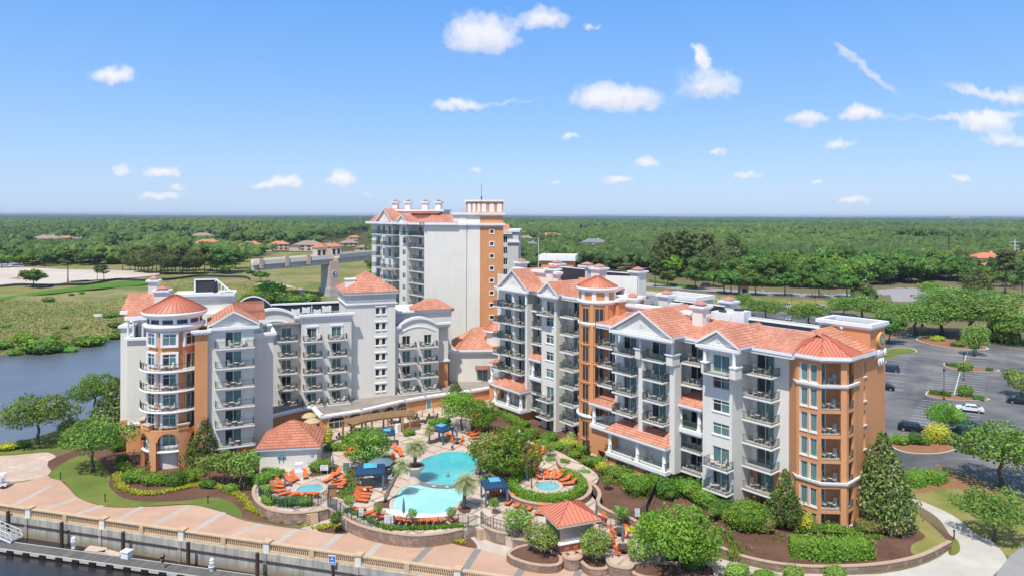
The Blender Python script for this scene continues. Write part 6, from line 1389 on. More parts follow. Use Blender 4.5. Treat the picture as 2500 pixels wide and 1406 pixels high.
# ---------------------------------------------------------------- cabanas and umbrellas
def cabana(px,py,rz,label,z=DZ,w=2.9,sc=1):
    e=thing('cabana',label,'cabana',G(px,py,z),rz,'blue canvas cabanas',sc); Mw=WM[e.name]
    for sx in (-1,1):
        for sy in (-1,1):
            m=MB(); m.box((sx*w/2-.06,sy*w/2-.06,0),(sx*w/2+.06,sy*w/2+.06,2.15)); put(bpy.data.objects.new('post',m.mesh('post','canvas_blue')),e,Mw)
            d=MB(); 
            for i in range(4): d.obox((sx*w/2-.12+.05*i,sy*w/2-.2-.06*(i%2),.05),(.05,0,0),(0,.3,0),(0,0,1.95))
            put(bpy.data.objects.new('curtain',d.mesh('curtain','canvas_slate')),e,Mw)
    c=MB(); h=w/2+.12; c.lathe((0,0,0),[(h*1.414,2.05),(h*1.414,2.3),(w*.3,2.75)],4,0,R(45),R(405)); put(bpy.data.objects.new('canopy',c.mesh('canopy','canvas_blue')),e,Mw)
    v=MB(); v.lathe((0,0,0),[(w*.36,2.78),(w*.36,2.86),(.01,3.12)],4,0,R(45),R(405)); put(bpy.data.objects.new('vent_cap',v.mesh('vent_cap','canvas_sky')),e,Mw)
cabana(*z4(1115,600),R(10),'large blue cabana over dark seats, left of the lower pool',sc=(1.25,1.2,1))
cabana(*z4(1745,205),R(-30),'blue cabana at the top of the deck above the palms',sc=.95); cabana(*z4(2218,735),R(14),'blue cabana right of the lower pool, nearest the kiosk'); cabana(*z4(1262,235),R(10),'blue cabana half hidden behind the trumpet tree on the upper deck',sc=.85)
def umb_closed(mat):
    p=MB(); p.tube([(0,0,0),(0,0,2.4)],.03,6); p.lathe((0,0,0),[(.22,0),(.22,.06),(.03,.08)],10); c=MB(); c.lathe((0,0,0),[(.13,.85),(.17,1.1),(.12,1.9),(.05,2.45),(.01,2.55)],8); return [('pole',p.mesh('pole','metal_grey')),('canopy',c.mesh('canopy',mat))]
def umb_open(mat,r=1.5):
    p=MB(); p.tube([(0,0,0),(0,0,2.5)],.03,6); p.lathe((0,0,0),[(.22,0),(.22,.06),(.03,.08)],10); c=MB(); c.lathe((0,0,0),[(r,1.95),(r,2.08),(r*.55,2.42),(.03,2.66),(.01,2.7)],8); return [('pole',p.mesh('pole','metal_grey')),('canopy',c.mesh('canopy',mat))]
UC,UO,UCT,UOT=umb_closed('canvas_slate'),umb_open('canvas_slate',1.9),umb_closed('canvas_tan'),umb_open('canvas_tan',1.45)
for px,py,w_,sc in ((*z4(1883,205),'by the red deck chairs at the top of the pool deck',1),(*z4(780,485),'beside the white notice board at the left spa',1),(*z4(355,660),'among the loungers on the left of the left spa',1),(*z4(1412,905),'in front of the white pool beach',1.1),(*z6(400,975),'left of the raised spa beside the lamp post',1.15),(*z7k(1265,850),'through a dark round table near the foreground tree',1.15),(*z7k(975,540),'behind the kiosk over a dark table',1.05)):
    thing('umbrella',f'closed slate-blue umbrella {w_}','umbrella',G(px,py,DZ),rnd.random(),'closed umbrellas',sc,UC)
thing('umbrella','open slate-blue umbrella behind the large blue cabana','umbrella',G(*z4(1205,520),DZ),.2,None,1.0,UO)
ot=lambda X,Y:(740+X/4.808,920+Y/4.808)
for X,Y,w_ in ((75,590,'upper one by the orange podium corner'),(115,660,'lower one by the pool-house roof')): thing('umbrella',f'open tan umbrella on the restaurant patio, {w_}','umbrella',G(*ot(X,Y),1.6),.3,'open tan umbrellas',1.0,UOT)
for i,(X,Y) in enumerate(((1405,520),(1535,475),(1640,500))): thing('umbrella',f'closed tan umbrella on the patio right of the pergola, {["left","middle","right"][i]} of three','umbrella',G(*ot(X,Y),1.3),0,'closed tan umbrellas',.95,UCT)
# ---------------------------------------------------------------- tables with chairs on the deck
def seat(mat):
    m=MB(); m.box((-.24,-.24,.4),(.24,.24,.45)); m.obox((-.24,.2,.45),(.48,0,0),(0,.04,0),(0,.1,.5)); 
    for x in (-.24,.2):
        for y in (-.24,.2): m.box((x,y,0),(x+.04,y+.04,.4))
    return m.mesh('chair',mat)
SEO,SED=seat('lounger_orange'),seat('table_dark')
m=MB(); m.lathe((0,0,0),[(.01,.68),(.65,.68),(.65,.74),(.01,.745)],18); TT_=m.mesh('tabletop','table_dark'); m=MB(); m.lathe((0,0,0),[(.3,0),(.3,.04),(.06,.07),(.06,.68)],10); TP_=m.mesh('pedestal','table_dark')
def dining(px,py,z,n,words,ch=SEO,col_='orange',sc=1):
    c=G(px,py,z); thing('patio_table',f'round dark patio table {words}','table',c,0,'round patio tables',sc,[('tabletop',TT_),('pedestal',TP_)])
    nm=['near-right','far-right','far-left','near-left','left','right']
    for i in range(n):
        a=R(-45+360*i/n); thing('patio_chair',f'{col_} patio chair {words}, {["near-right","far-right","far-left","near-left"][i] if n==4 else ["right","far-left","near-left"][i]} of its table','chair',c+Vector((math.cos(a)*1.02*sc,math.sin(a)*1.02*sc,0)),a-math.pi/2,f'{col_} patio chairs',1,ch)
dining(*z7k(1270,890),DZ,4,'at the closed umbrella near the foreground tree'); dining(*z7k(1225,700),DZ,4,'left of the round flower bowl'); dining(*z7k(1120,830),DZ,3,'between the crape myrtles right of the kiosk'); dining(*z7k(985,560),DZ,4,'behind the kiosk'); dining(*z7k(170,615),DZ,4,'left of the kiosk beside the fence'); dining(*z4(1885,225),DZ,4,'at the top of the deck')
for i,(X,Y,w_) in enumerate(((635,640,'under the left end of the pergola'),(470,735,'at the foot of the restaurant window'),(1405,545,'on the patio, left of the three'),(1530,500,'on the patio, far one of the three'),(1545,560,'on the patio, near one of the three'),(1085,555,'under the middle of the pergola'),(1290,500,'under the right end of the pergola'))): dining(*ot(X,Y),1.3,4,w_,SED,'dark',.8)
for i,(x,y) in enumerate(((780,555),(830,545),(860,560))): pass
# bar stools at the kiosk
st=MB(); st.lathe((0,0,0),[(.2,.72),(.22,.76),(.01,.78)],10); st.tube([(0,0,0),(0,0,.72)],.03,6); st.lathe((0,0,0),[(.2,0),(.2,.03),(.03,.05)],10); st.obox((-.2,.14,.76),(.4,0,0),(0,.05,0),(0,.06,.3)); STL=st.mesh('bar_stool','lounger_orange')
# ---------------------------------------------------------------- kiosk
KC=G(1400,1318,DZ); 
p0,p1,p2=P(1315,1240,81),P(1400,1273,76),P(1470,1237,80)
KD=76.5; kc=P(1392,1243,79.2); kx,ky=kc.x,kc.y; KA=R(45-24)
k_=thing('kiosk','square pool kiosk with red seamed hip roof and closed metal shutters','kiosk',(kx,ky,DZ),KA); Mk=WM[k_.name]
def lp_(mb,name,mat,par=None): return put(bpy.data.objects.new(name,mb.mesh(name,mat)),par or k_,Mk)
hw=2.15
m=MB(); m.box((-hw,-hw,0),(hw,hw,1.0)); lp_(m,'base','brick_wall'); m=MB(); m.box((-hw-.35,-hw-.35,1.0),(hw+.35,hw+.35,1.12)); lp_(m,'counter','trim')
m=MB(); m.box((-hw+.1,-hw+.1,1.12),(hw-.1,hw-.1,3.05)); lp_(m,'wall','beige_paint')
for a in range(4):
    m=MB(); rot=Matrix.Rotation(a*math.pi/2,4,'Z')
    for i in range(22): m.box((-hw+.35,-hw+.02+.015*(i%2),1.2+.083*i),(hw-.35,-hw+.06,1.2+.083*(i+1)-.006))
    o=put(bpy.data.objects.new('shutter',m.mesh('shutter','metal_shutter')),k_,Mk@rot)
m=MB(); e=hw+.62; m.box((-e,-e,3.02),(e,e,3.3)); lp_(m,'fascia','beige_paint')
m=MB(); sm=MB(); ap=Vector((0,0,4.75)); e+=.03; cn=[Vector(v) for v in ((-e,-e,3.31),(e,-e,3.31),(e,e,3.31),(-e,e,3.31))]
for i in range(4):
    a,b=cn[i],cn[(i+1)%4]; m.face([a,b,ap]); sm.bar(a,ap,.08,.08); L=(b-a).length; n=11; sl=ap-(a+b)/2
    for j in range(1,n):
        t=j/n; base=a.lerp(b,t); r_=1-abs(2*t-1)
        if r_>.05: sm.bar(base+Vector((0,0,.02)),base+sl*r_+Vector((0,0,.02)),.045,.06)
rr=lp_(m,'roof','roof_metal'); lp_(sm,'seam','roof_seam',rr)
for i in range(9):
    side=0 if i<5 else 1; t=-1.7+(.85*i if side==0 else 1.1*(i-5)); q=Mk@Vector((hw+.75,t,0)) if side==0 else Mk@Vector((t,-hw-.75,0))
    thing('bar_stool',f'orange bar stool on the {"right" if side==0 else "left"} side of the kiosk counter, {["first","second","third","fourth","fifth"][i if side==0 else i-5]} from the near corner','stool',q,KA+(math.pi/2*-1 if side==0 else math.pi),'orange bar stools at the kiosk',1,STL)
# ---------------------------------------------------------------- pool house
ph=thing('pool_house','small white pool house with clay tile hip roof beside the left spa','pool house',G(700,1135,0)); HF=Fr(635,100.5,9)
a,b=HF.s(636,0),HF.s(776,0); zt=HF.z(700,1103,0); 
m=MB(); bay(m,HF,a,b,0,-7.5,.9,4.3); m.build('wall','stucco_white',ph); m=MB(); HF.box(m,a-.12,b+.12,-7.5,.15,0,.9); m.build('base','brick_wall',ph); m=MB(); HF.box(m,a-.5,b+.5,-8,.5,4.3,4.6); HF.box(m,a-.3,b+.3,-7.8,.3,4.05,4.3); m.build('fascia','trim',ph)
m=MB(); hiproof(m,HF,a-.6,b+.6,.6,-8.1,4.61,7.5); m.build('roof','roof_tile_fine',ph)
m=MB()
for px in (684,694):
    q=HF.s(px,0); HF.box(m,q-.06,q+.06,0,.06,2.3,3.4); HF.box(m,q-.3,q+.3,.02,.3,3.25,3.35)
m.build('shower_pipe','teal_paint',ph); q=HF.s(764,0); m=MB(); disc(m,HF,q,3.2,0,.25,0,.06,0); m.build('round_vent','metal_grey',ph)
# ---------------------------------------------------------------- pergola
pg=thing('pergola','long curved timber pergola in front of the restaurant wall','pergola',G(900,1050,1.3)); 
pts=[ot(520,530),ot(760,470),ot(1150,420),ot(1335,415)]; pa=[G(x,y,4.1) for x,y in pts]; pth=smooth([tuple(p[:2]) for p in pa],6); bm_=MB(); sl=MB()
for i in range(len(pth)-1):
    f=FrW(pth[i],pth[i+1]); n=max(2,round(f.L/.22))
    for j in range(n): q=f.L*j/n; f.box(sl,q,q+.12,-1.6,1.9,4.02,4.16)
    for o_ in (-1.4,.2,1.7): f.box(bm_,-.05,f.L+.05,o_-.1,o_+.1,3.78,4.01)
sl.build('slats','pergola_slats',pg); bm_.build('beam','timber',pg)
for i in range(0,len(pth)-1,3):
    f=FrW(pth[i],pth[i+1])
    for o_ in (-1.4,1.7): m=MB(); f.box(m,.1,.36,o_-.13,o_+.13,1.2,3.78); m.build('post','timber',pg)
# patio wall with white pier and planter steps near the pergola
f=FrW(G(*ot(1150,640),DZ),G(*ot(1385,565),DZ)); w_=thing('planter_wall','low orange planter wall with a white pier below the pergola','wall',f.w(0,0,DZ)); m=MB(); f.box(m,0,f.L,-.3,0,DZ,DZ+1.0); f.box(m,-.1,f.L,-.35,.06,DZ+1.0,DZ+1.12,1); f.box(m,-.9,-.1,-.5,.3,DZ,DZ+1.5,2); m.build('wall',['stucco_orange','beige_paint','trim'],w_)
# great pot with its palm
gp=thing('giant_planter','huge pale stone planter bowl on a pedestal holding a palm between the pools','planter',G(1015,1180,DZ)); c=WM[gp.name].translation
m=MB(); m.lathe((0,0,0),[(.95,0),(.95,.5),(.75,.7),(.72,1.6),(.8,1.75),(1.15,2.1),(1.35,2.4),(1.35,2.6),(1.15,2.62),(1.1,2.4),(.01,2.4)],24); m.mesh; o=m.build('bowl','terracotta_pot',gp,True,TR(c)); 
m=MB(); m.lathe((0,0,0),[(.01,2.5),(1.1,2.45)],16); m.build('soil','mulch',gp,Mw=TR(c))
# round flower bowl, bin, signs, bollard lights
fb=thing('flower_bowl','wide pale flower bowl with yellow-green plants beside the big foreground tree','planter',G(*z7k(1362,705),DZ)); c=WM[fb.name].translation; m=MB(); m.lathe((0,0,0),[(.45,0),(.8,.35),(.85,.5),(.75,.5),(.01,.42)],20); m.build('bowl','terracotta_pot',fb,True,TR(c)); put(bpy.data.objects.new('plants',tuftmesh('leaf_gold',60,.9,.7,3)),fb,TR(c+Vector((0,0,.4))))
fb2=thing('flower_bowl','pale flower bowl with a small tree by the fence right of the kiosk','planter',G(*z7k(1237,505),DZ)); c=WM[fb2.name].translation; m=MB(); m.lathe((0,0,0),[(.45,0),(.75,.35),(.8,.5),(.7,.5),(.01,.42)],20); m.build('bowl','terracotta_pot',fb2,True,TR(c))
p=G(*z4(778,690),DZ); bn=thing('litter_bin','square brown timber litter bin right of the left spa','bin',p,.2); m=MB(); 
for i in range(6): m.box((-.55+.19*i,-.45,.05),(-.55+.19*i+.16,.45,1.2))
m.box((-.5,-.42,.04),(.5,.42,1.15)); m.build('box','timber',bn,Mw=WM[bn.name]); m=MB(); m.box((-.62,-.52,1.2),(.62,.52,1.28)); m.build('lid','table_dark',bn,Mw=WM[bn.name])
def board(px,py,w,h,z0,mat,label,legs=2,z=DZ,rz=0,post='metal_grey'):
    e=thing('notice_board',label,'sign',G(px,py,z),rz); Mw=WM[e.name]; m=MB(); m.box((-w/2,-.03,z0),(w/2,.03,z0+h)); m.box((-w/2-.04,-.025,z0-.04),(w/2+.04,.025,z0+h+.04),1); o=put(bpy.data.objects.new('panel',m.mesh('panel',[mat,post])),e,Mw)
    for i in range(legs): x=0 if legs==1 else (-w/2+.08 if i==0 else w/2-.08); q=MB(); q.box((x-.03,.03,0),(x+.03,.09,z0+h*.6)); put(bpy.data.objects.new('post',q.mesh('post',post)),e,Mw)
    g=MB()
    for i in range(int(h/.14)): g.box((-w/2+.1,-.036,z0+h-.14*(i+1)),(w/2-.1-.2*(i%3==2),-.031,z0+h-.14*(i+1)+.05))
    put(bpy.data.objects.new('text_lines',g.mesh('text_lines','metal_grey')),o,Mw); return e
board(*z4(705,500),1.1,.75,.6,'white_plastic','white notice board among the shrubs behind the left spa'); board(*z4(900,490),.8,1.2,.3,'sign_green','green double notice board on the deck above the mulch slope')
board(*z4(1280,985),1.0,1.0,.7,'white_plastic','white notice board on the fence below the pool beach'); board(*z4(1035,915),.55,.9,.7,'white_plastic','narrow white notice on the fence at the left end of the long curved wall'); board(*z7k(1420,545),.6,1.0,.6,'white_plastic','white notice on the fence right of the kiosk'); board(*z4(1990,120),.6,.8,.5,'white_plastic','small white notice below the dark tree at the top of the deck')
sc=thing('covered_chair','tall chair under a white dust cover beside the left spa','chair',G(*z4(480,510),DZ),.3); m=MB(); m.prism([(-.6,-.7),(.6,-.7),(.55,.6),(-.55,.6)],0,.75); m.obox((-.55,.2,.7),(1.1,0,0),(0,.5,.15),(0,-.15,.9)); m.build('cover','cloth_white',sc,Mw=WM[sc.name])
m=MB(); m.lathe((0,0,0),[(.06,0),(.06,.75),(.09,.78),(.09,.95),(.01,.97)],10); BOL=m.mesh('bollard_light','rail_black')
for (x,y),w_ in (((546,545),'on the left lawn by the plaza'),((942,745),'on the lawn ribbon, middle one'),((1857,760),'on the lawn ribbon, right one')): thing('bollard_light',f'short black bollard light {w_}','light',G(x/3.642,1020+y/3.642),0,'bollard lights',1.1,BOL)
thing('bollard_light','short black bollard light on the small lawn by the concrete walk','light',G(2332,1316),0,'bollard lights',1.2,BOL)
# steps
def steps(a,b,c,n,z0,z1,label,w=.3):
    """flight between two front corners a,b climbing towards c"""
    A,B=G(*a,z0),G(*b,z0); d=(B-A); u=d.normalized(); f=FrW(A,B); L=(G(*c,z1)-(A+B)/2); dep=abs(Vector((L.x,L.y)).dot(f.n)); e=thing('steps',label,'steps',A); m=MB(); 
    for i in range(n):
        z=z0+(z1-z0)*(i+1)/n; f.box(m,0,f.L,-dep-1.2,-dep*i/n,z0-.05 if i==0 else z0+(z1-z0)*i/n,z,0); f.box(m,0,f.L,-dep*i/n-.14,-dep*i/n+.01,z-.03,z+.012,1)
    m.build('treads',['deck_paver','timber_step'],e); return e
steps((753,1283),(780,1277),(790,1255),5,0,DZ,'garden steps with yellow nosings between the two curved stone walls')
steps((1170,1320),(1208,1312),(1185,1295),5,0,DZ,'garden steps with yellow nosings below the pool gate')
steps(z7k(612,965),z7k(780,1000),z7k(700,930),3,.1,DZ*.6,'short yellow-edged steps between the two round planting beds'); steps(z7k(1125,1040),z7k(1335,1080),z7k(1240,1010),3,.05,DZ*.6,'yellow-edged steps left of the big foreground tree'); steps(z4(1305,505),z4(1350,500),z4(1330,470),4,DZ,DZ+.7,'little yellow-edged steps beside the open slate umbrella'); steps(z4(2110,590),z4(2190,570),z4(2150,545),4,DZ,DZ+.7,'yellow-edged steps behind the right-hand cabana')
# ---------------------------------------------------------------- fences
def fence(px,z,label,h=1.25,mat='rail_green',name='metal_fence',postgap=2.2):
    pts=[Vector((*p,z)) for p in smooth([tuple(G(x,y,z)[:2]) for x,y in px],3)]; e=thing(name,label,'fence',pts[0]); m=MB(); railbars(m,pts,h,.14,.022); m.build('rails',mat,e); acc=0; q=MB(); q.box((-.05,-.05,0),(.05,.05,h+.12)); pm_=q.mesh('post',mat)
    last=None
    for p in pts:
        if last is None or (p-last).length>postgap: put(bpy.data.objects.new('post',pm_),e,TR(p)); last=p
F4=lambda *q:[z4(*p) for p in q]
fence(F4((128,640),(120,680),(150,730),(210,775),(300,802),(420,818),(560,812),(650,792),(720,750),(745,735)),DZ+.1,'dark green metal fence curving round the left spa terrace')
fence(F4((760,800),(850,865),(950,935),(1120,985),(1300,1005),(1460,1012),(1650,1007),(1850,992),(1965,968)),DZ+.1,'long dark green metal fence on the curved wall below the pool beach')
fence(F4((2110,960),(2160,1005),(2240,1030),(2330,1050)),DZ+.1,'dark green metal fence piece right of the pool gate')
fence([z7k(*p) for p in ((0,690),(60,705),(200,640),(330,590))],DZ,'thin dark metal fence left of the kiosk'); fence([z7k(*p) for p in ((1005,610),(1130,610),(1290,560),(1390,545),(1470,495),(1540,470))],DZ,'dark green metal fence right of the kiosk'); fence([z7k(*p) for p in ((1520,470),(1545,400),(1590,290),(1640,190),(1655,150))],DZ+.3,'dark screened fence climbing the mulch slope to the building',mat='rail_black')
gt=thing('pool_gate','dark green metal pool gate at the top of the right-hand garden steps','gate',G(*z4(2000,975),DZ)); m=MB(); railbars(m,[G(*z4(1990,978),DZ),G(*z4(2065,962),DZ)],1.3,.12,.03); m.build('leaf','rail_green',gt); m=MB(); [m.obox(G(*z4(x,y),DZ)+Vector((-.06,-.06,0)),(.12,0,0),(0,.12,0),(0,0,1.6)) for x,y in ((1985,980),(2100,945))]; m.build('post','rail_green',gt)
gt=thing('pool_gate','dark green metal pool gate at the top of the left-hand garden steps','gate',G(*z4(750,790),DZ)); m=MB(); railbars(m,[G(*z4(745,790),DZ),G(*z4(800,825),DZ)],1.3,.12,.03); m.build('leaf','rail_green',gt); m=MB(); [m.obox(G(*z4(x,y),DZ)+Vector((-.06,-.06,0)),(.12,0,0),(0,.12,0),(0,0,1.6)) for x,y in ((738,786),(812,832))]; m.build('post','rail_green',gt)
# lamp posts
def lamp(px,py,h,label,z=0,globe=True):
    e=thing('street_lamp',label,'lamp post',G(px,py,z),0,'black lamp posts'); Mw=WM[e.name]; m=MB(); m.tube([(0,0,0),(0,0,.6),(0,0,h)],[.11,.07,.05],8); m.lathe((0,0,0),[(.2,0),(.2,.3),(.1,.45)],10); put(bpy.data.objects.new('pole',m.mesh('pole','rail_black')),e,Mw); m=MB(); m.lathe((0,0,h),[(.06,0),(.2,.1),(.24,.5),(.05,.62),(.01,.8)],8); put(bpy.data.objects.new('lantern',m.mesh('lantern','light_lamp' if globe else 'rail_black')),e,Mw)
lamp(1300,1205,4.2,'thin black lamp post at the left edge of the raised spa hedge',DZ,False); lamp(2354,928,6,'black lamp post by the small hedged island in the middle of the car park',0,False); lamp(2306,975,6,'black lamp post on the near hedged island of the car park',0,False); lamp(2379,870,6,'black lamp post at the top of the painted centre line of the car park',0,False); lamp(1991,733,6,'black lamp post on the verge right of the parked van',0,False); lamp(1933,762,6.5,'black lamp post beside the white van',0,False); lamp(1863,738,5,'black lamp post on the verge far behind the roof',0); lamp(2242,725,6,'black lamp post by the rear junction',0)
# ---------------------------------------------------------------- sea wall, balustrade and dock
sw=thing('sea_wall','weathered concrete sea wall between the promenade and the dark water','sea wall',SW.w(0,0,WZ)); m=MB(); SW.box(m,-80,140,-1.2,0,-4,-.004); 
for i in range(-3,12):
    SW.box(m,11.65*i*1.0-.22,11.65*i+.22,0,.14,-3.6,-.004)
m.build('wall','seawall_concrete',sw); m=MB(); SW.box(m,-80,140,.0,.16,-.95,-.83); m.build('waler','piling',sw)
bal=thing('balustrade','long low stone balustrade with square white piers along the promenade edge','balustrade',SW.w(0,-.4,0)); r=MB(); b=MB(); SW.box(r,-80,140,-.75,-.25,.92,1.06); SW.box(r,-80,140,-.7,-.3,0,.16); r.build('rail','balustrade_stone',bal)
for i in range(-300,470):
    q=i*.26; SW.box(b,q-.06,q+.06,-.58,-.42,.16,.92)
b.build('balusters','balustrade_stone',bal); pm_=MB(); pm_.box((-.36,-.36,0),(.36,.36,1.1)); pm_.box((-.46,-.46,1.1),(.46,.46,1.26),1); pmesh=pm_.mesh('pier',['stucco_white','balustrade_stone']); hm=MB(); hm.box((-.3,-.28,0),(.3,.28,1.0)); hmesh=hm.mesh('half_pier','balustrade_stone')
for i in range(-3,12):
    put(bpy.data.objects.new('pier',pmesh),bal,SW.m(11.65*i,-.5,0)); put(bpy.data.objects.new('half_pier',hmesh),bal,SW.m(11.65*(i+.5),-.5,.0))
# dock
DKZ=-1.95; dk=thing('dock','long grey weathered timber dock floating beside the sea wall','dock',G(200,1370,DKZ)); d0,d1=G(-60,1310,DKZ),G(560,1395,DKZ); f=FrW(d0,d1); far_=f
dn=G(0,1337,DKZ); wd=abs((Vector(dn[:2])-f.p).dot(f.n)); m=MB(); f.box(m,-14,70,0,wd,DKZ-.3,DKZ); m.build('deck','dock_planks',dk); m=MB(); f.box(m,-14,70,wd,wd+.12,DKZ-.35,DKZ+.03); f.box(m,-14,70,-.1,0,DKZ-.35,DKZ+.03); m.build('kerb_rail','concrete',dk); m=MB()
for i in range(-6,30): f.box(m,i*2.4,i*2.4+.9,wd+.12,wd+.3,DKZ-.5,DKZ-.05)
m.build('fender','tyre',dk)
pl=MB(); pl.tube([(0,0,-2),(0,0,2.55)],.22,10); pl.lathe((0,0,2.5),[(.24,0),(.24,.06),(.01,.2)],10); PIL=pl.mesh('piling','piling')
for (px,py),w_ in (((153,1325),'nearest the white boat ramp'),((303,1350),'right of the first white power post'),((462,1377),'third along the dock'),((631,1405),'right of the second white power post'),((22,1296),'at the left edge behind the boat ramp')): thing('mooring_pile',f'dark round timber mooring pile, {w_}','pile',G(px,py,DKZ),0,'mooring piles',1,PIL)
pp=[]; m=MB(); m.box((-.16,-.16,0),(.16,.16,.75)); m.box((-.22,-.22,.75),(.22,.22,.9)); m.lathe((0,0,.9),[(.2,0),(.24,.2),(.12,.35),(.01,.4)],10); PB=m.mesh('post','white_plastic'); m=MB(); m.box((-.17,-.175,.3),(.17,-.165,.6)); PB2=m.mesh('socket_panel','metal_grey'); m=MB(); m.lathe((.0,0,.45),[(.3,-.06),(.34,0),(.3,.06),(.24,0),(.3,-.06)],12); PB3=m.mesh('hose_coil','white_plastic')
thing('power_post','white dock power post left of the pale floating boards','power post',G(182,1338,DKZ),.3,'white dock power posts',1.15,[('post',PB),('socket_panel',PB2)]); thing('power_post','white dock power post with coiled hose, right of the walking person','power post',G(520,1392,DKZ),.3,'white dock power posts',1.15,[('post',PB),('socket_panel',PB2),('hose_coil',PB3)])
bx=thing('dock_box','white storage box with lid standing on the dock','box',G(312,1360,DKZ),R(-15)); m=MB(); m.prism([(-.5,-.38),(.5,-.38),(.5,.38),(-.5,.38)],0,.72); m.build('box','white_plastic',bx,Mw=WM[bx.name]); m=MB(); m.box((-.58,-.46,.72),(.58,.46,.86)); m.build('lid','white_plastic',bx,Mw=WM[bx.name])
fl=thing('floating_boards','pale beige boards laid between the dock and the sea wall','boards',G(250,1338,DKZ)); m=MB(); 
for q in (((208,1342),(222,1330),(265,1336),(258,1347)),((240,1345),(268,1340),(302,1349),(292,1357))): p=[tuple(G(x,y,DKZ+.1)[:2]) for x,y in q]; m.prism(p,DKZ-.3,DKZ+.1)
m.build('boards','coping',fl)
# aluminium boat ramp at the left edge
rp_=thing('gangway','white aluminium gangway with handrails leading up from the dock at the left edge','gangway',G(30,1325,DKZ)); a,b=G(42,1318,DKZ+.1),G(-60,1282,DKZ+1.2); f2=FrW(b,a); m=MB()
def sl_(q,o,z): v=f2.w(q*f2.L,o); return Vector((v.x,v.y,DKZ+.1+1.4*(1-q)+z))
for o_ in (-.7,.7):
    m.bar(sl_(0,o_,0),sl_(1,o_,0),.1,.16); m.bar(sl_(0,o_,1.05),sl_(.97,o_,1.0),.06); m.bar(sl_(.97,o_,1.0),sl_(1.03,o_,.3),.06); m.bar(sl_(0,o_,.55),sl_(1,o_,.5),.04)
    for i in range(9): q=i/8; m.bar(sl_(q,o_,0),sl_(q,o_,1.05),.05); m.bar(sl_(max(0,q-.125),o_,0),sl_(q,o_,1.05),.04) if i else None
m.build('handrail','metal_white',rp_); m=MB(); 
for i in range(30): q=i/30; m.obox(sl_(q,-.7,.05),sl_(q+.028,-.7,.05)-sl_(q,-.7,.05),sl_(q,.7,.05)-sl_(q,-.7,.05),(0,0,.05))
m.build('walkway','metal_grey',rp_)
# blue information sign over the water
bs=thing('dock_sign','small blue and white symbol sign on a brown post against the sea wall','sign',G(815,1420,DKZ)); c=G(815,1420,DKZ); m=MB(); m.tube([c+Vector((0,0,-1)),c+Vector((0,0,1.9))],.12,8); m.build('post','piling',bs); f3=Fr(1250,1,-12); f3.p=Vector(c[:2]); m=MB(); f3.box(m,-.42,.42,.1,.16,1.0-.95,2.05-.95+.0,0); f3.box(m,-.36,.36,.161,.175,.12,1.0,1)
for x0,x1,z0,z1 in ((-.06,.06,.62,.88),(-.22,-.06,.62,.68),(.06,.22,.62,.68),(-.28,.28,.3,.38),(-.22,-.12,.22,.3),(.12,.22,.22,.3),(-.05,.05,.22,.3)): f3.box(m,x0,x1,.176,.185,z0,z1,0)
m.build('panel',['white_plastic','sign_blue'],bs)
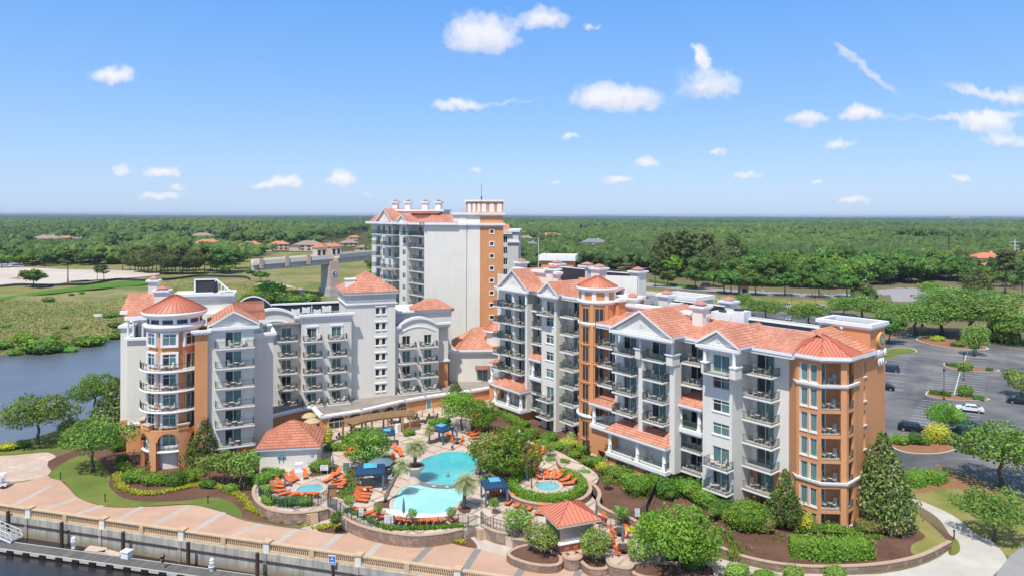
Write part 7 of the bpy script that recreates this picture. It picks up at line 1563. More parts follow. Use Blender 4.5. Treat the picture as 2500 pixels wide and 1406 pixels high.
# ---------------------------------------------------------------- people: one skinned surface each, clothes as children
def body(J,E,rad,mats,root=0):
    """joints J, bones E, radius per joint; grown with a Skin modifier then subdivided"""
    me=bpy.data.meshes.new('b'); me.from_pydata(J,E,[]); o=bpy.data.objects.new('b',me); COL.objects.link(o); s=o.modifiers.new('s','SKIN'); o.modifiers.new('u','SUBSURF').levels=1
    for i,v in enumerate(me.skin_vertices[0].data): v.radius=(rad[i],rad[i]*.85); v.use_root=(i==root)
    dg=bpy.context.evaluated_depsgraph_get(); r=bpy.data.meshes.new_from_object(o.evaluated_get(dg)); bpy.data.objects.remove(o); r.materials.clear()
    for q in mats: r.materials.append(MATS[q])
    r.polygons.foreach_set('use_smooth',[True]*len(r.polygons)); return r
def person(loc,rz,pose,label,shirt,shorts,hair='hair',sc=1):
    e=thing('person',label,'person',loc,rz,None,sc); Mw=WM[e.name]
    if pose=='walk':   J=[(0,0,.95),(0,0,1.15),(0,-.02,1.42),(0,-.03,1.52),(0,-.05,1.66),(0,-.05,1.75),(-.1,0,.9),(-.1,-.14,.5),(-.1,-.22,.08),(-.1,-.34,.05),(.1,0,.9),(.1,.08,.5),(.1,.26,.12),(.1,.14,.06),(-.19,-.02,1.42),(-.25,.08,1.15),(-.24,.0,.9),(-.24,-.04,.82),(.19,-.02,1.42),(.25,-.08,1.15),(.24,-.22,.95),(.24,-.27,.88)]
    elif pose=='stand':J=[(0,0,.95),(0,0,1.15),(0,0,1.42),(0,0,1.52),(0,-.02,1.66),(0,-.02,1.75),(-.1,0,.9),(-.1,-.02,.5),(-.1,.02,.08),(-.1,-.12,.05),(.1,0,.9),(.1,-.02,.5),(.1,.02,.08),(.1,-.12,.05),(-.19,0,1.42),(-.24,.03,1.15),(-.22,-.08,.92),(-.22,-.12,.85),(.19,0,1.42),(.24,.03,1.15),(.22,-.08,.92),(.22,-.12,.85)]
    else:              J=[(0,0,.45),(0,.2,.5),(0,.45,.62),(0,.54,.68),(0,.66,.76),(0,.74,.82),(-.1,-.05,.44),(-.12,-.45,.52),(-.12,-.85,.42),(-.12,-.9,.5),(.1,-.05,.44),(.12,-.45,.46),(.12,-.9,.42),(.12,-.95,.5),(-.19,.42,.62),(-.28,.2,.5),(-.26,-.02,.48),(-.26,-.1,.48),(.19,.42,.62),(.28,.2,.5),(.26,-.02,.48),(.26,-.1,.48)]
    E=[(0,1),(1,2),(2,3),(3,4),(4,5),(0,6),(6,7),(7,8),(8,9),(0,10),(10,11),(11,12),(12,13),(2,14),(14,15),(15,16),(16,17),(2,18),(18,19),(19,20),(20,21)]
    rad=[.14,.13,.16,.06,.1,.08,.09,.06,.045,.03,.09,.06,.045,.03,.06,.045,.035,.03,.06,.045,.035,.03]
    put(bpy.data.objects.new('body',body(J,E,rad,['skin'])),e,Mw)
    put(bpy.data.objects.new('shirt',body([J[i] for i in (0,1,2,14,15,18,19)],[(0,1),(1,2),(2,3),(3,4),(2,5),(5,6)],[.155,.15,.18,.085,.065,.085,.065],[shirt])),e,Mw)
    h=lambda a,b,t:tuple(Vector(a).lerp(Vector(b),t)); put(bpy.data.objects.new('shorts',body([J[0],J[6],h(J[6],J[7],.8),J[10],h(J[10],J[11],.8)],[(0,1),(1,2),(0,3),(3,4)],[.16,.115,.1,.115,.1],[shorts])),e,Mw)
    m=MB(); t=Vector(J[5]); m.lathe(tuple(t+Vector((0,.015,-.03))),[(.105,-.06),(.115,0),(.09,.07),(.01,.1)],10); put(bpy.data.objects.new('hair',m.mesh('hair',hair,True)),e,Mw); return e
person(G(400,1386,DKZ),R(70),'walk','person with pale hair in a dark top and shorts walking along the dock','cloth_navy','cloth_navy',sc=1.02)
person(G(*z4(1842,303),DZ+.1),R(30),'stand','person in a white top standing at the far rim of the upper pool','cloth_white','cloth_navy'); 
person(G(*z4(810,572),DZ),R(150),'lie','person in a yellow towel resting on a lounger right of the left spa','gold_paint','cloth_navy'); person(G(*z4(1278,560),DZ),R(-30),'lie','person in pale blue resting beside the open slate umbrella','canvas_sky','cloth_white'); person(G(*z4(395,600),DZ),R(200),'lie','person lying on a lounger at the left side of the left spa','cloth_white','cloth_navy'); person(G(*z4(1085,668),DZ),R(100),'lie','person in white lying on a lounger left of the lower pool','cloth_white','cloth_navy')
person(G(*z4(1805,590),DZ-1.15),R(20),'stand','swimmer with only head and shoulders above the water of the upper pool','canvas_slate','cloth_navy')
# ---------------------------------------------------------------- cars
def carparts(paint,van=False,suv=False):
    L,W=(5.6,2.0) if van else (4.7,1.85); prof=[(-L/2,.45),(-L/2+.05,.8),(-L/2+.95,.98),(-L/2+1.75,1.42),(.55*L/2-.3,1.46),(L/2-.5,1.05),(L/2-.05,.92),(L/2,.45)]
    if suv: prof=[(-L/2,.5),(-L/2+.05,.95),(-L/2+1.0,1.08),(-L/2+1.6,1.62),(L/2-.7,1.68),(L/2-.12,1.2),(L/2-.02,.9),(L/2,.5)]
    if van: prof=[(-L/2,.5),(-L/2+.05,1.0),(-L/2+.8,1.2),(-L/2+1.5,2.2),(L/2-.2,2.25),(L/2-.05,1.2),(L/2,.5)]
    b=MB(); n=len(prof); zr=max(z for _,z in prof)
    def y(z): return W/2*(1 if z<1.05 else 1-.22*(z-1.05)/max(.3,zr-1.05)*(.35 if van else 1))
    pl=[(x,-y(z),z) for x,z in prof]; pr=[(x,y(z),z) for x,z in prof]
    b.face(pl[::-1]) ; b.face(pr)
    for i in range(n): j=(i+1)%n; b.face([pl[i],pl[j],pr[j],pr[i]])
    g=MB(); zt=zr-.08; zb=1.08 if not van else 1.3
    def strip(x0,x1,x2,x3):
        for s in (-1,1):
            q=[(x0,s*(y(zb)+.012),zb),(x1,s*(y(zb)+.012),zb),(x2,s*(y(zt)+.012),zt),(x3,s*(y(zt)+.012),zt)]; g.face(q if s<0 else q[::-1])
    f0=prof[3]; 
    if van:
        for i in range(4): x=-L/2+1.6+i*.95; strip(x,x+.8,x+.8,x)
    else: strip(-L/2+1.35,-.05,-.05,-L/2+1.9); strip(.03,L/2-.85,L/2-1.25,.03)
    a,c=prof[2],prof[3]; q=lambda t,off:(a[0]+(c[0]-a[0])*t-.02,a[1]+(c[1]-a[1])*t+.02); p0,p1=q(.12,0),q(.92,0); g.face([(p0[0],-W*.43,p0[1]),(p1[0],-y(c[1])*.92,p1[1]),(p1[0],y(c[1])*.92,p1[1]),(p0[0],W*.43,p0[1])])
    a,c=prof[-4],prof[-3]; p0,p1=(a[0]+.04+(c[0]-a[0])*.1,a[1]+(c[1]-a[1])*.1+.03),(a[0]+.04+(c[0]-a[0])*.85,a[1]+(c[1]-a[1])*.85+.03); g.face([(p0[0],-y(a[1])*.9,p0[1]),(p1[0],-W*.42,p1[1]),(p1[0],W*.42,p1[1]),(p0[0],y(a[1])*.9,p0[1])])
    w=MB(); m2=MB()
    for i in range(14):
        a0,a1=2*math.pi*i/14,2*math.pi*(i+1)/14; P_=lambda a,r,y_:(r*math.cos(a),y_,r*math.sin(a)); w.face([P_(a0,.34,-.11),P_(a1,.34,-.11),P_(a1,.34,.11),P_(a0,.34,.11)]); [w.face([P_(a0,.2,s*.11),P_(a1,.2,s*.11),P_(a1,.34,s*.11),P_(a0,.34,s*.11)]) for s in (-1,1)]; [m2.face([P_(a0,.2,s*.1),P_(a1,.2,s*.1),(0,s*.1,0)]) for s in (-1,1)]
    h=MB(); h.box((-.03,-.18,-.07),(.03,.18,.07))
    return dict(L=L,W=W,body=b.mesh('body',paint),glass=g.mesh('window','window_dark'),tyre=w.mesh('wheel','tyre'),rim=m2.mesh('rim','metal_grey'),lamp=h.mesh('headlight','light_lamp'),tail=h.mesh('tail_light','sign_red'),zl=.78 if not van else .85)
CP={}
def car(px,py,rz,paint,label,kind='sedan',z=0,D=None):
    key=(paint,kind)
    if key not in CP: CP[key]=carparts(paint,kind=='van',kind=='suv')
    c=CP[key]; p=G(px,py,z); e=thing('parked_car' if kind!='van' else 'parked_van',label,'car' if kind!='van' else 'van',p+Vector((0,0,.01)),rz,'parked vehicles'); Mw=WM[e.name]; b=put(bpy.data.objects.new('body',c['body']),e,Mw); put(bpy.data.objects.new('window',c['glass']),e,Mw)
    for sx in (-1,1):
        for sy in (-1,1):
            w=put(bpy.data.objects.new('wheel',c['tyre']),e,Mw@Matrix.Translation((sx*c['L']*.31,sy*(c['W']/2-.1),.34))); put(bpy.data.objects.new('rim',c['rim']),w,WM[w.name])
            put(bpy.data.objects.new('headlight' if sx<0 else 'tail_light',c['lamp' if sx<0 else 'tail']),e,Mw@Matrix.Translation((sx*(c['L']/2-.03),sy*c['W']*.36,c['zl'])))
SA=math.atan2(-.475,.88)
car(2229,1052,SA+math.pi,'car_black','black sport utility car behind the shrubs of the rounded parking island','suv'); car(2369,1004,SA,'car_white','white saloon car alone in the middle rows of the car park'); car(2357,1042,SA,'car_navy','dark blue car behind the big oak at the right, farther of two'); car(2352,1060,SA,'car_black','black car tucked between the island shrubs and the big oak','suv'); car(2172,906,SA,'car_navy','dark navy car just right of the orange end wall in the car park','suv'); car(2157,950,SA,'car_black','black car mostly hidden behind the orange end wall'); car(2492,985,SA,'car_black','black car cut by the right edge of the picture','suv')
car(1914,752,R(5),'car_white','white passenger van parked behind the roof of the right building','van'); car(1868,748,R(5),'car_white','tall white minibus behind the roof, left of the passenger van','van'); car(1927,782,R(60),'car_silver','silver car under the trees behind the roof'); car(2008,752,R(5),'car_white','white car on the rear car park beside the verge'); car(2040,757,R(5),'car_navy','dark car on the rear car park, right of the white one'); car(2445,795,R(80),'car_blue','pale blue car among the trees at the right'); car(1722,701,R(-8),'car_navy','dark navy van on the far road between two street trees','van'); car(22,651,R(5),'car_white','white car far off at the left edge beside the sand lot'); car(1762,735,R(4),'car_silver','silver car behind the right roof vents')
gc=thing('golf_cart','white golf cart cut by the left edge of the picture on the plaza','golf cart',G(0,1190),R(10)); Mw=WM[gc.name]; m=MB(); m.box((-1.1,-.55,.3),(1.1,.55,.62)); m.box((-.2,-.5,.62),(.4,.5,.85)); m.box((.3,-.5,.85),(.42,.5,1.25)); m.obox((-1.1,-.55,.6),(.5,0,0),(0,1.1,0),(.1,0,.35)); m.build('body','car_white',gc,Mw=Mw); m=MB(); m.box((-.9,-.6,1.85),(.8,.6,1.95)); [m.bar((x,y,.6),(x,y,1.86),.05) for x in (-.8,.6) for y in (-.5,.5)]; m.build('roof','white_plastic',gc,Mw=Mw)
if ('car_white','sedan') in CP:
    for sx in (-.75,.75):
        for sy in (-.5,.5): put(bpy.data.objects.new('wheel',CP[('car_white','sedan')]['tyre']),gc,Mw@TR((sx,sy,.24),0,.7))
# small signs
for px,py,w_ in ((2252,812,'at the car park entrance island'),(2225,735,'by the rear junction')):
    e=thing('stop_sign',f'small red stop sign on a pole {w_}','sign',G(px,py)); m=MB(); m.tube([(0,0,0),(0,0,2.6)],.06,6); m.build('pole','metal_grey',e,Mw=WM[e.name]); m=MB(); m.lathe((0,0,0),[(.01,0),(.55,0),(.55,.05),(.01,.05)],8); m.build('plate','sign_red',e,Mw=WM[e.name]@Matrix.Translation((0,-.08,2.6))@Matrix.Rotation(R(90),4,'X'))
# ---------------------------------------------------------------- garden planting
def L2(x,y): return x/3.642,1020+y/3.642
def L8(x,y): return 1700+x/3.125,1000+y/3.125
ga='garden trees of the hotel'
def T(pr,name,label,cat,px,py,z=0,sc=1,group=None): return plant(pr,name,label,cat,G(px,py,z),sc,None,group)
def sized(pr,name,label,cat,px,py,pyt,h0,z=0,wx=1,group=None):
    """scale so the top reaches the surveyed row"""
    p=G(px,py,z); top=P(px,pyt,p.y).z; s=(top-z)/h0; return plant(pr,name,label,cat,p,(s*wx,s*wx,s),None,group)
sized(OAK[0],'oak_tree','broad grey-green oak on the left lawn beside the plaza','tree',228,1150,1022,8,0,1.15); sized(OAK[1],'oak_tree','wide oak at the far left on the river bank, partly over the water','tree',95,1085,958,8,0,1.15); sized(OAK[0],'oak_tree','smaller dark oak on the river bank near the left end of the hotel','tree',233,1015,914,8,0,1.05); sized(OAK[1],'oak_tree','low oak behind the left lawn on the river bank','tree',175,1075,1018,8,0,1.0)
sized(MAGNO[0],'magnolia_tree','glossy magnolia against the left end wall of the hotel','tree',284,1052,920,9,0,1.25); sized(MAGNO[1],'magnolia_tree','slim columnar magnolia between the round tower and the gable block','tree',499,1140,1008,9,0,.85); sized(MAGNO[0],'magnolia_tree','tall full magnolia with white blooms at the right corner of the right building','tree',2158,1268,1046,9,1.2,.86); sized(MAGNO[1],'magnolia_tree','magnolia beside the orange turret on its left side','tree',1920,1272,1142,9,1.2,.9); sized(MAGNO[0],'magnolia_tree','small yellow-green magnolia in front of the podium corner by the lobby','tree',1113,985,926,9,1.2,1.2)
for i,(x,y,t) in enumerate(((1850,585,345),(2012,600,300),(2170,640,330),(2240,520,290))): px,py=L2(x,y); sized(CRAPE[i%3],'crape_myrtle',f'young crape myrtle in the mulch left of the pool house, {["leftmost","second","third","rightmost, nearest the pool house"][i]}','tree',px,py,1020+t/3.642,3.2,0,1.15,'crape myrtles left of the pool house')
for (x,y,t),w_ in (((930,835,690),'left of the long curved fence'),((1185,890,770),'at the left end of the white pool beach'),((1490,935,805),'in the middle of the white pool beach'),((1835,925,795),'at the right end of the white pool beach'),((2215,850,715),'right of the pool by the gate')): px,py=z4(x,y); sized(CRAPE[len(w_)%3],'crape_myrtle',f'small crape myrtle {w_}','tree',px,py,z4(0,t)[1],3.2,DZ,1.0,'crape myrtles along the pool fence')
for (x,y,t),w_ in (((605,745,575),'left of the winding garden wall'),((765,710,570),'beside the fan palm on the slope')): px,py=z6(x,y); sized(CRAPE[0],'crape_myrtle',f'small crape myrtle {w_}','tree',px,py,z6(0,t)[1],3.2,1.3,1,'small trees of the mulch slope')
for (x,y,t,z),w_ in (((1088,205,0,1.26),'alone in the bare mulch with a round shadow'),((1250,600,365,DZ),'in a bowl by the fence right of the kiosk'),((1775,330,150,1.26),'under the near stack of balconies on the slope'),((2240,550,330,1.26),'at the lower edge of the slope by the big foreground tree')): px,py=z7k(x,y); sized(CRAPE[1],'crape_myrtle',f'round-headed small tree {w_}','tree',px,py,z7k(0,t)[1],3.2,z,1.05,'small trees of the mulch slope')
for (x,y,t,z,wx),w_ in (((400,890,610,.74,1.35),'in the planting bed left of the kiosk steps'),((955,980,660,.74,1.05),'in the round stone-edged bed in front of the kiosk'),((1470,1010,720,.74,1.0),'just left of the big foreground tree'),((120,700,420,DZ,1.1),'at the pool fence left of the kiosk')): px,py=z7k(x,y); sized(CRAPEB[len(w_)%2],'crape_myrtle',f'spreading crape myrtle {w_}','tree',px,py,z7k(0,t)[1],3.6,z,wx,'crape myrtles by the kiosk')
sized(BRIGHT[0],'shade_tree','big bright green tree in the foreground right of the kiosk','tree',1662,1400,1236,7.5,.2,1.12); sized(BRIGHT[1],'shade_tree','low leafy side growth right of the big foreground tree','tree',1712,1398,1300,7.5,.2,.95); sized(BRIGHT[1],'shade_tree','lower spreading tree against the big foreground tree','tree',1602,1350,1250,7.5,.8,.75)
px,py=z4(1080,440); sized(TRUMPET[0],'trumpet_tree','tree with scattered orange blooms left of the pools','tree',px,py,1040,6.5,DZ,1.05); sized(TRUMPET[1],'trumpet_tree','large tree with orange blooms right of the upper pool','tree',1238,1170,1042,6.5,DZ,1.3); sized(BRIGHT[1],'shade_tree','bright green tree in front of the podium at the head of the pool deck','tree',1128,1050,955,7.5,DZ,1.05); sized(TRUMPET[0],'trumpet_tree','thin tree at the top right of the pool deck by the far wing','tree',1178,1058,972,6.5,DZ,.8)
for (pr,(x,y),t,h0,rz,w_) in ((PALM[0],(1950,805),540,4.6,0,'straight palm standing in a round bed at the lower pool'),(PALM[2],(2092,500),395,2.4,0,'smallest palm at the right rim of the upper pool'),(PALM[0],(1510,455),225,4.6,0,'grey-green palm in the giant stone planter'),(PALM[0],(1640,230),95,4.6,0,'palm just behind the one in the giant planter')):
    px,py=z4(x,y); z=DZ+(2.4 if 'giant stone' in w_ else 0); p=G(px,py,z) if z<2 else G(1015,1180,DZ)+Vector((0,0,2.4)); top=P(px,z4(0,t)[1],p.y).z; s=(top-p.z)/h0; thing('palm_tree',w_,'palm',p,1.0+len(w_),'palms round the pools',(s*(1.7 if 'giant stone' in w_ else 1.35),s*(1.7 if 'giant stone' in w_ else 1.35),s*1.05),pr)
px,py=z4(1240,748); p=G(px,py,DZ); thing('palm_tree','palm with a thick leaning trunk left of the lower pool','palm',p,R(38),'palms round the pools',(1.0,1.0,.92),PALM[1])
for px,py,z,w_ in ((1396,1078,1.3,'on the mulch slope by the drum'),(1783,1240,1.3,'below the bay with the small pediment'),(1440,1085,1.3,'at the foot of the orange drum')): thing('palm_tree',f'low fan palm {w_}','palm',G(px,py,z),2,'low fan palms',(1,1,.6),PALM[2])
for i,((px,py,t),w_) in enumerate((((330,1152,1092),'leftmost of the three at the arcade of the round tower'),((364,1166,1098),'middle one at the arcade of the round tower'),((441,1166,1100),'rightmost of the three at the arcade of the round tower'),((1349,1060,1022),'far one below the far wing'),((1384,1058,1014),'second one below the far wing'),((1435,1112,1040),'at the left edge of the tiled porch'),((1481,1137,1062),'left of the first porch arch'),((1546,1162,1096),'in front of the porch, middle'),((1648,1176,1114),'at the right end of the porch'),((1712,1202,1168),'right of the porch, near the bay with windows'),((1884,1250,1196),'beside the turret magnolia'),((2090,1304,1240),'at the right face of the orange turret'))): sized(CYP[i%2],'cypress_tree',f'narrow dark cypress, {w_}','tree',px,py,t,4.4,0 if i<3 else 1.26,1.1,'narrow cypresses along the walls')
# shrubs: name, label, material, pixel, radii, height, z
SHR=[((332,1175),1.9,1.3,1.3,'leaf_hedge','round clipped shrub left of the arcade of the round tower'),((380,1183),1.8,1.2,1.3,'leaf_hedge','wide clipped shrub in front of the arcade'),((431,1188),1.45,1.2,1.6,'leaf_hedge_dark','ball-shaped clipped shrub at the right of the arcade'),((352,1178),1.0,.8,.9,'leaf_red','reddish low shrub between the clipped arcade shrubs'),((478,1162),1.6,1.0,1.0,'leaf_hedge','loose shrub right of the arcade'),((291,1075),1.4,1.2,2.0,'leaf_hedge','tall shrub against the orange corner of the left end wall'),((288,1100),1.6,1.3,1.9,'leaf_hedge','middle tall shrub below the left end wall'),((300,1128),1.2,1.0,1.2,'leaf_hedge_dark','lower shrub below the left end wall'),((20,1098),1.7,1.2,1.2,'leaf_gold','yellow-green shrub at the far left edge'),((55,1092),1.5,1.1,1.2,'leaf_hedge_dark','dark shrub at the far left beside the plaza'),((610,1172),1.0,.9,1.0,'leaf_hedge_dark','dark shrub left of the pool house steps'),((640,1180),1.5,1.1,1.3,'leaf_hedge','fluffy shrub behind the left spa fence'),((668,1165),2.2,1.3,1.2,'leaf_hedge','broad bright shrub along the back of the left spa'),((650,1205),1.1,.9,1.1,'leaf_hedge','round shrub inside the left spa fence'),((660,1228),1.4,1.0,1.0,'leaf_hedge','round shrub at the fence bend of the left spa'),((712,1232),2.2,.9,1.0,'leaf_hedge_dark','long dark shrub inside the near spa fence'),((748,1232),1.2,.9,1.0,'leaf_hedge','shrub at the right of the near spa fence'),((783,1150),1.9,1.3,1.5,'leaf_hedge','bright shrub beside the pool house wall'),((800,1145),1.1,.9,1.2,'leaf_hedge','smaller shrub behind the white notice board'),((823,1278),.85,.8,1.35,'leaf_hedge_dark','dense round shrub beside the left garden steps'),((1135,1310),.8,.75,1.3,'leaf_hedge_dark','dense round shrub beside the right garden steps'),((797,1080),1.3,1.1,2.4,'leaf_gold','upright yellow-green shrub at the restaurant window'),((825,1098),2.6,1.1,1.1,'leaf_hedge','low bright hedge below the restaurant window'),((912,1150),.9,.8,1.0,'leaf_hedge_dark','dark shrub behind the open slate umbrella'),((945,1140),1.2,1.0,1.6,'leaf_hedge_dark','dark shrub at the foot of the trumpet tree'),((1075,1040),2.6,1.1,1.3,'leaf_hedge','bright shrub bank above the upper cabana'),((1170,1050),1.8,1.2,1.6,'leaf_hedge_dark','dark bush at the head of the pool deck'),((1452,1138),1.9,1.1,1.15,'leaf_hedge','low clipped hedge at the left end of the tiled porch'),((1508,1163),2.6,1.0,1.2,'leaf_hedge','low clipped hedge in front of the first porch arch'),((1570,1205),2.6,1.5,1.9,'leaf_hedge','large rounded hedge below the right end of the porch'),((1630,1215),1.6,1.2,1.9,'leaf_hedge_dark','dark shrub right of the screened fence'),((1690,1215),2.2,1.4,1.9,'leaf_hedge','broad shrub below the recessed balconies'),((1735,1240),1.9,1.3,1.7,'leaf_hedge','broad shrub beside the low fan palm'),((1825,1292),2.4,1.8,2.5,'leaf_hedge','big dome-shaped clipped shrub left of the turret'),((1956,1294),2.0,1.3,2.1,'leaf_gold','yellow-green clipped hedge at the foot of the turret'),((1990,1300),2.6,.8,1.0,'leaf_hedge_dark','low shrubs along the turret base'),((2120,1302),2.0,1.2,1.5,'leaf_red','reddish loose hedge right of the turret'),((2175,1300),2.6,1.4,1.6,'leaf_red','wide reddish hedge at the right end of the garden'),((1870,1298),1.2,1.0,1.3,'leaf_red','small brownish shrub beside the dome-shaped one'),((2145,1272),1.3,1.0,1.1,'leaf_gold','yellow shrub at the foot of the right magnolia'),((1345,1075),1.7,1.1,1.2,'leaf_hedge','shrub on the slope below the far wing'),((1390,1090),2.0,1.2,1.3,'leaf_gold','yellow-green shrub patch near the fan palm'),((1330,1090),1.3,1.0,1.2,'leaf_hedge','rounded shrub left of the fan palm'),((1425,1105),1.3,1.0,1.2,'leaf_hedge','shrub at the foot of the drum'),((1345,1130),1.1,.9,.8,'leaf_hedge','low shrub at the bend of the winding wall'),((1220,1140),1.3,1.1,1.5,'leaf_hedge_dark','dark undergrowth below the big trumpet tree'),((1205,1100),1.4,1.1,1.5,'leaf_hedge','bright undergrowth left of the big trumpet tree'),((1250,1120),1.6,1.2,1.6,'leaf_hedge','undergrowth right of the big trumpet tree'),((1560,1318),1.2,1.0,1.3,'leaf_hedge','shrub in front of the big foreground tree'),((1640,1360),1.8,1.3,1.8,'leaf_hedge_dark','dark undergrowth at the foot of the big foreground tree'),((1700,1395),1.3,1.0,1.6,'leaf_hedge_dark','right undergrowth of the big foreground tree'),((1800,1408),1.7,1.0,1.4,'leaf_crape','pale shrub at the bottom edge in front of the long curved wall'),((1870,1412),1.6,.8,.8,'leaf_hedge','low shrub at the bottom edge, second from the left'),((1940,1410),1.3,.9,1.1,'leaf_crape','pale shrub at the bottom edge, third from the left'),((2045,1412),1.4,.9,1.2,'leaf_crape','pale shrub at the bottom edge, rightmost'),((2200,1085),1.7,1.3,1.6,'leaf_hedge','round shrub at the left of the rounded parking island'),((2235,1085),1.3,1.1,1.9,'leaf_hedge_dark','dark shrub in the middle of the rounded parking island'),((2256,1086),1.3,1.1,1.5,'leaf_hedge','right round shrub of the rounded parking island'),((2292,1082),2.4,1.8,3.2,'leaf_gold','large olive shrub beside the black parked car'),((2358,905),1.9,1.2,2.1,'leaf_crape','pale shrub on the upper hedged island of the car park'),((2358,968),1.9,1.2,2.3,'leaf_crape','pale shrub on the lower hedged island of the car park'),((2290,832),2.3,1.4,1.5,'leaf_gold','golden shrub on the car park entrance island'),((2340,846),2.4,1.4,1.4,'leaf_hedge','green shrub on the car park entrance island'),((2380,852),1.6,1.1,1.5,'leaf_hedge_dark','dark shrub at the end of the entrance island'),((1600,1190),1.5,1.1,1.4,'leaf_hedge','shrub at the right foot of the tiled porch'),((1665,1200),1.4,1.0,1.5,'leaf_hedge_dark','dark shrub between porch and recess'),((1712,1228),1.5,1.1,1.5,'leaf_hedge','shrub below the windowed bay,left'),((1765,1262),1.6,1.2,1.5,'leaf_hedge_dark','shrub below the windowed bay,right'),((1790,1275),1.3,1.0,1.3,'leaf_hedge','shrub touching the dome-shaped one'),((1850,1262),1.4,1.0,1.3,'leaf_hedge','shrub under the wide recess'),((1885,1285),1.3,1.0,1.6,'leaf_hedge_dark','shrub left of the turret magnolia'),((2040,1302),1.5,0.9,1.1,'leaf_hedge','shrub at the turret foot,middle'),((2075,1312),1.5,0.9,1.2,'leaf_hedge','shrub at the turret foot,right'),((2205,1282),1.5,1.1,1.3,'leaf_hedge','shrub at the far right of the garden'),((1475,1150),1.3,1.0,1.0,'leaf_gold','yellow shrub in front of the porch,left'),((1540,1180),1.5,1.0,1.1,'leaf_hedge','shrub in front of the porch,middle'),((1360,1098),1.3,1.0,1.2,'leaf_crape','pale shrub on the slope,left of the fan palm'),((1405,1118),1.4,1.0,1.1,'leaf_hedge','shrub near the low hedge on the slope'),((1380,1135),1.2,0.9,0.9,'leaf_hedge','low shrub above the winding wall'),((1430,1160),1.1,0.8,0.8,'leaf_crape','pale low shrub above the winding wall'),((1300,1065),1.5,1.1,1.3,'leaf_hedge','shrub beside the sloping hedge'),((1275,1075),1.4,1.0,1.3,'leaf_hedge_dark','dark shrub below the sloping hedge'),((1245,1062),1.4,1.1,1.3,'leaf_hedge','shrub by the loungers at the far wing'),((1195,1025),1.5,1.1,1.5,'leaf_hedge_dark','shrub at the podium end by the far wing'),((850,1090),1.4,1.0,1.2,'leaf_hedge','shrub right of the restaurant window'),((872,1080),1.3,0.9,1.1,'leaf_crape','pale shrub under the pergola edge'),((470,1180),1.3,1.0,1.3,'leaf_hedge','shrub below the columnar magnolia'),((510,1190),1.3,1.0,1.1,'leaf_hedge_dark','shrub under the first crape myrtle'),((565,1200),1.3,1.0,1.0,'leaf_hedge','shrub between the crape myrtles'),((620,1192),1.3,1.0,1.1,'leaf_hedge_dark','shrub left of the spa wall'),((305,1150),1.3,1.0,1.3,'leaf_hedge','shrub at the left corner of the arcade'),((1000,1062),1.2,0.9,1.0,'leaf_hedge','shrub by the planter wall pier'),((1060,1050),1.3,1.0,1.2,'leaf_hedge_dark','shrub left of the upper cabana'),((1200,1150),1.2,0.9,1.1,'leaf_hedge','shrub between the pool and the raised spa'),((1190,1180),1.2,0.9,0.9,'leaf_crape','pale shrub by the steps behind the cabana'),((1245,1190),1.2,0.9,1.0,'leaf_hedge_dark','shrub at the left of the raised spa wall')]
for i,((px,py),rx,ry,h,mt,lab) in enumerate(SHR):
    z=DZ if (620<px<1640 and not (1330<px<1600 and py<1215 and px>1420)) and py<1300 and px<1330 else (1.26 if 1330<=px<2200 and py<1400 and py>1050 else 0)
    if px>1540 and px<1720 and py>1310: z=.3
    k_=1.28 if (px<500 and py>1150) or (1440<px<1900 and py>1130 and py<1300) else 1.0; rx,ry,h=rx*(1+(k_-1)*.5),ry*(1+(k_-1)*.5),h*(1.45 if k_>1 else 1.15)
    me=shrubmesh(mt,rx,ry,h,.15 if py>1000 else .2,22,5,i); thing('shrub',lab,'shrub',G(px,py,z),rnd.uniform(-.3,.3),'shrubs',1,me)
def hedge(px,w,h,mt,lab,z=0,closed=False,size=.17,dens=22):
    pts=smooth([tuple(G(x,y,z)[:2]) for x,y in px],3,closed); tag(put(bpy.data.objects.new('hedge',hedgemesh(mt,pts,w,h,size,dens,zg(pts[0][0]) if z>1.25 else z,closed))),lab,'hedge',group='clipped hedges')
hedge(((1932,1350),(2030,1360),(2120,1354)),2.6,1.9,'leaf_hedge','large long clipped hedge in the garden bed above the curved wall',1.26)
hedge(((1238,1025),(1262,1042),(1290,1050)),2.0,1.4,'leaf_hedge','bright sloping hedge below the porch of the far wing',1.3)
hedge(((1215,1010),(1240,1020),(1262,1030)),1.2,1.0,'leaf_hedge_dark','dark hedge along the foot of the far wing',1.3)
hedge(((2215,1185),(2262,1172),(2305,1182)),3.4,1.4,'leaf_hedge','big curved clipped hedge between the drive and the right magnolia',0)
for (a,b),w_ in ((((2312,892),(2356,899)),'left half of the upper hedged island'),(((2409,905),(2424,907)),'right end of the upper hedged island'),(((2272,961),(2322,968)),'left half of the lower hedged island'),(((2378,975),(2402,977)),'right end of the lower hedged island')): hedge((a,b),1.8,.9,'leaf_hedge_dark',f'small clipped hedge, {w_} of the car park')
hedge(((2390,826),(2440,833),(2530,848)),2.2,1.2,'leaf_hedge_dark','long dark hedge at the far edge of the car park')
hedge(((1590,688),(1640,697),(1700,704)),3,1.3,'leaf_hedge','low bright hedge along the far road in front of the wood')
hedge(((560,600),(640,604),(700,607)),4,2.5,'leaf_hedge_dark','long dark garden hedge in front of the far villas')
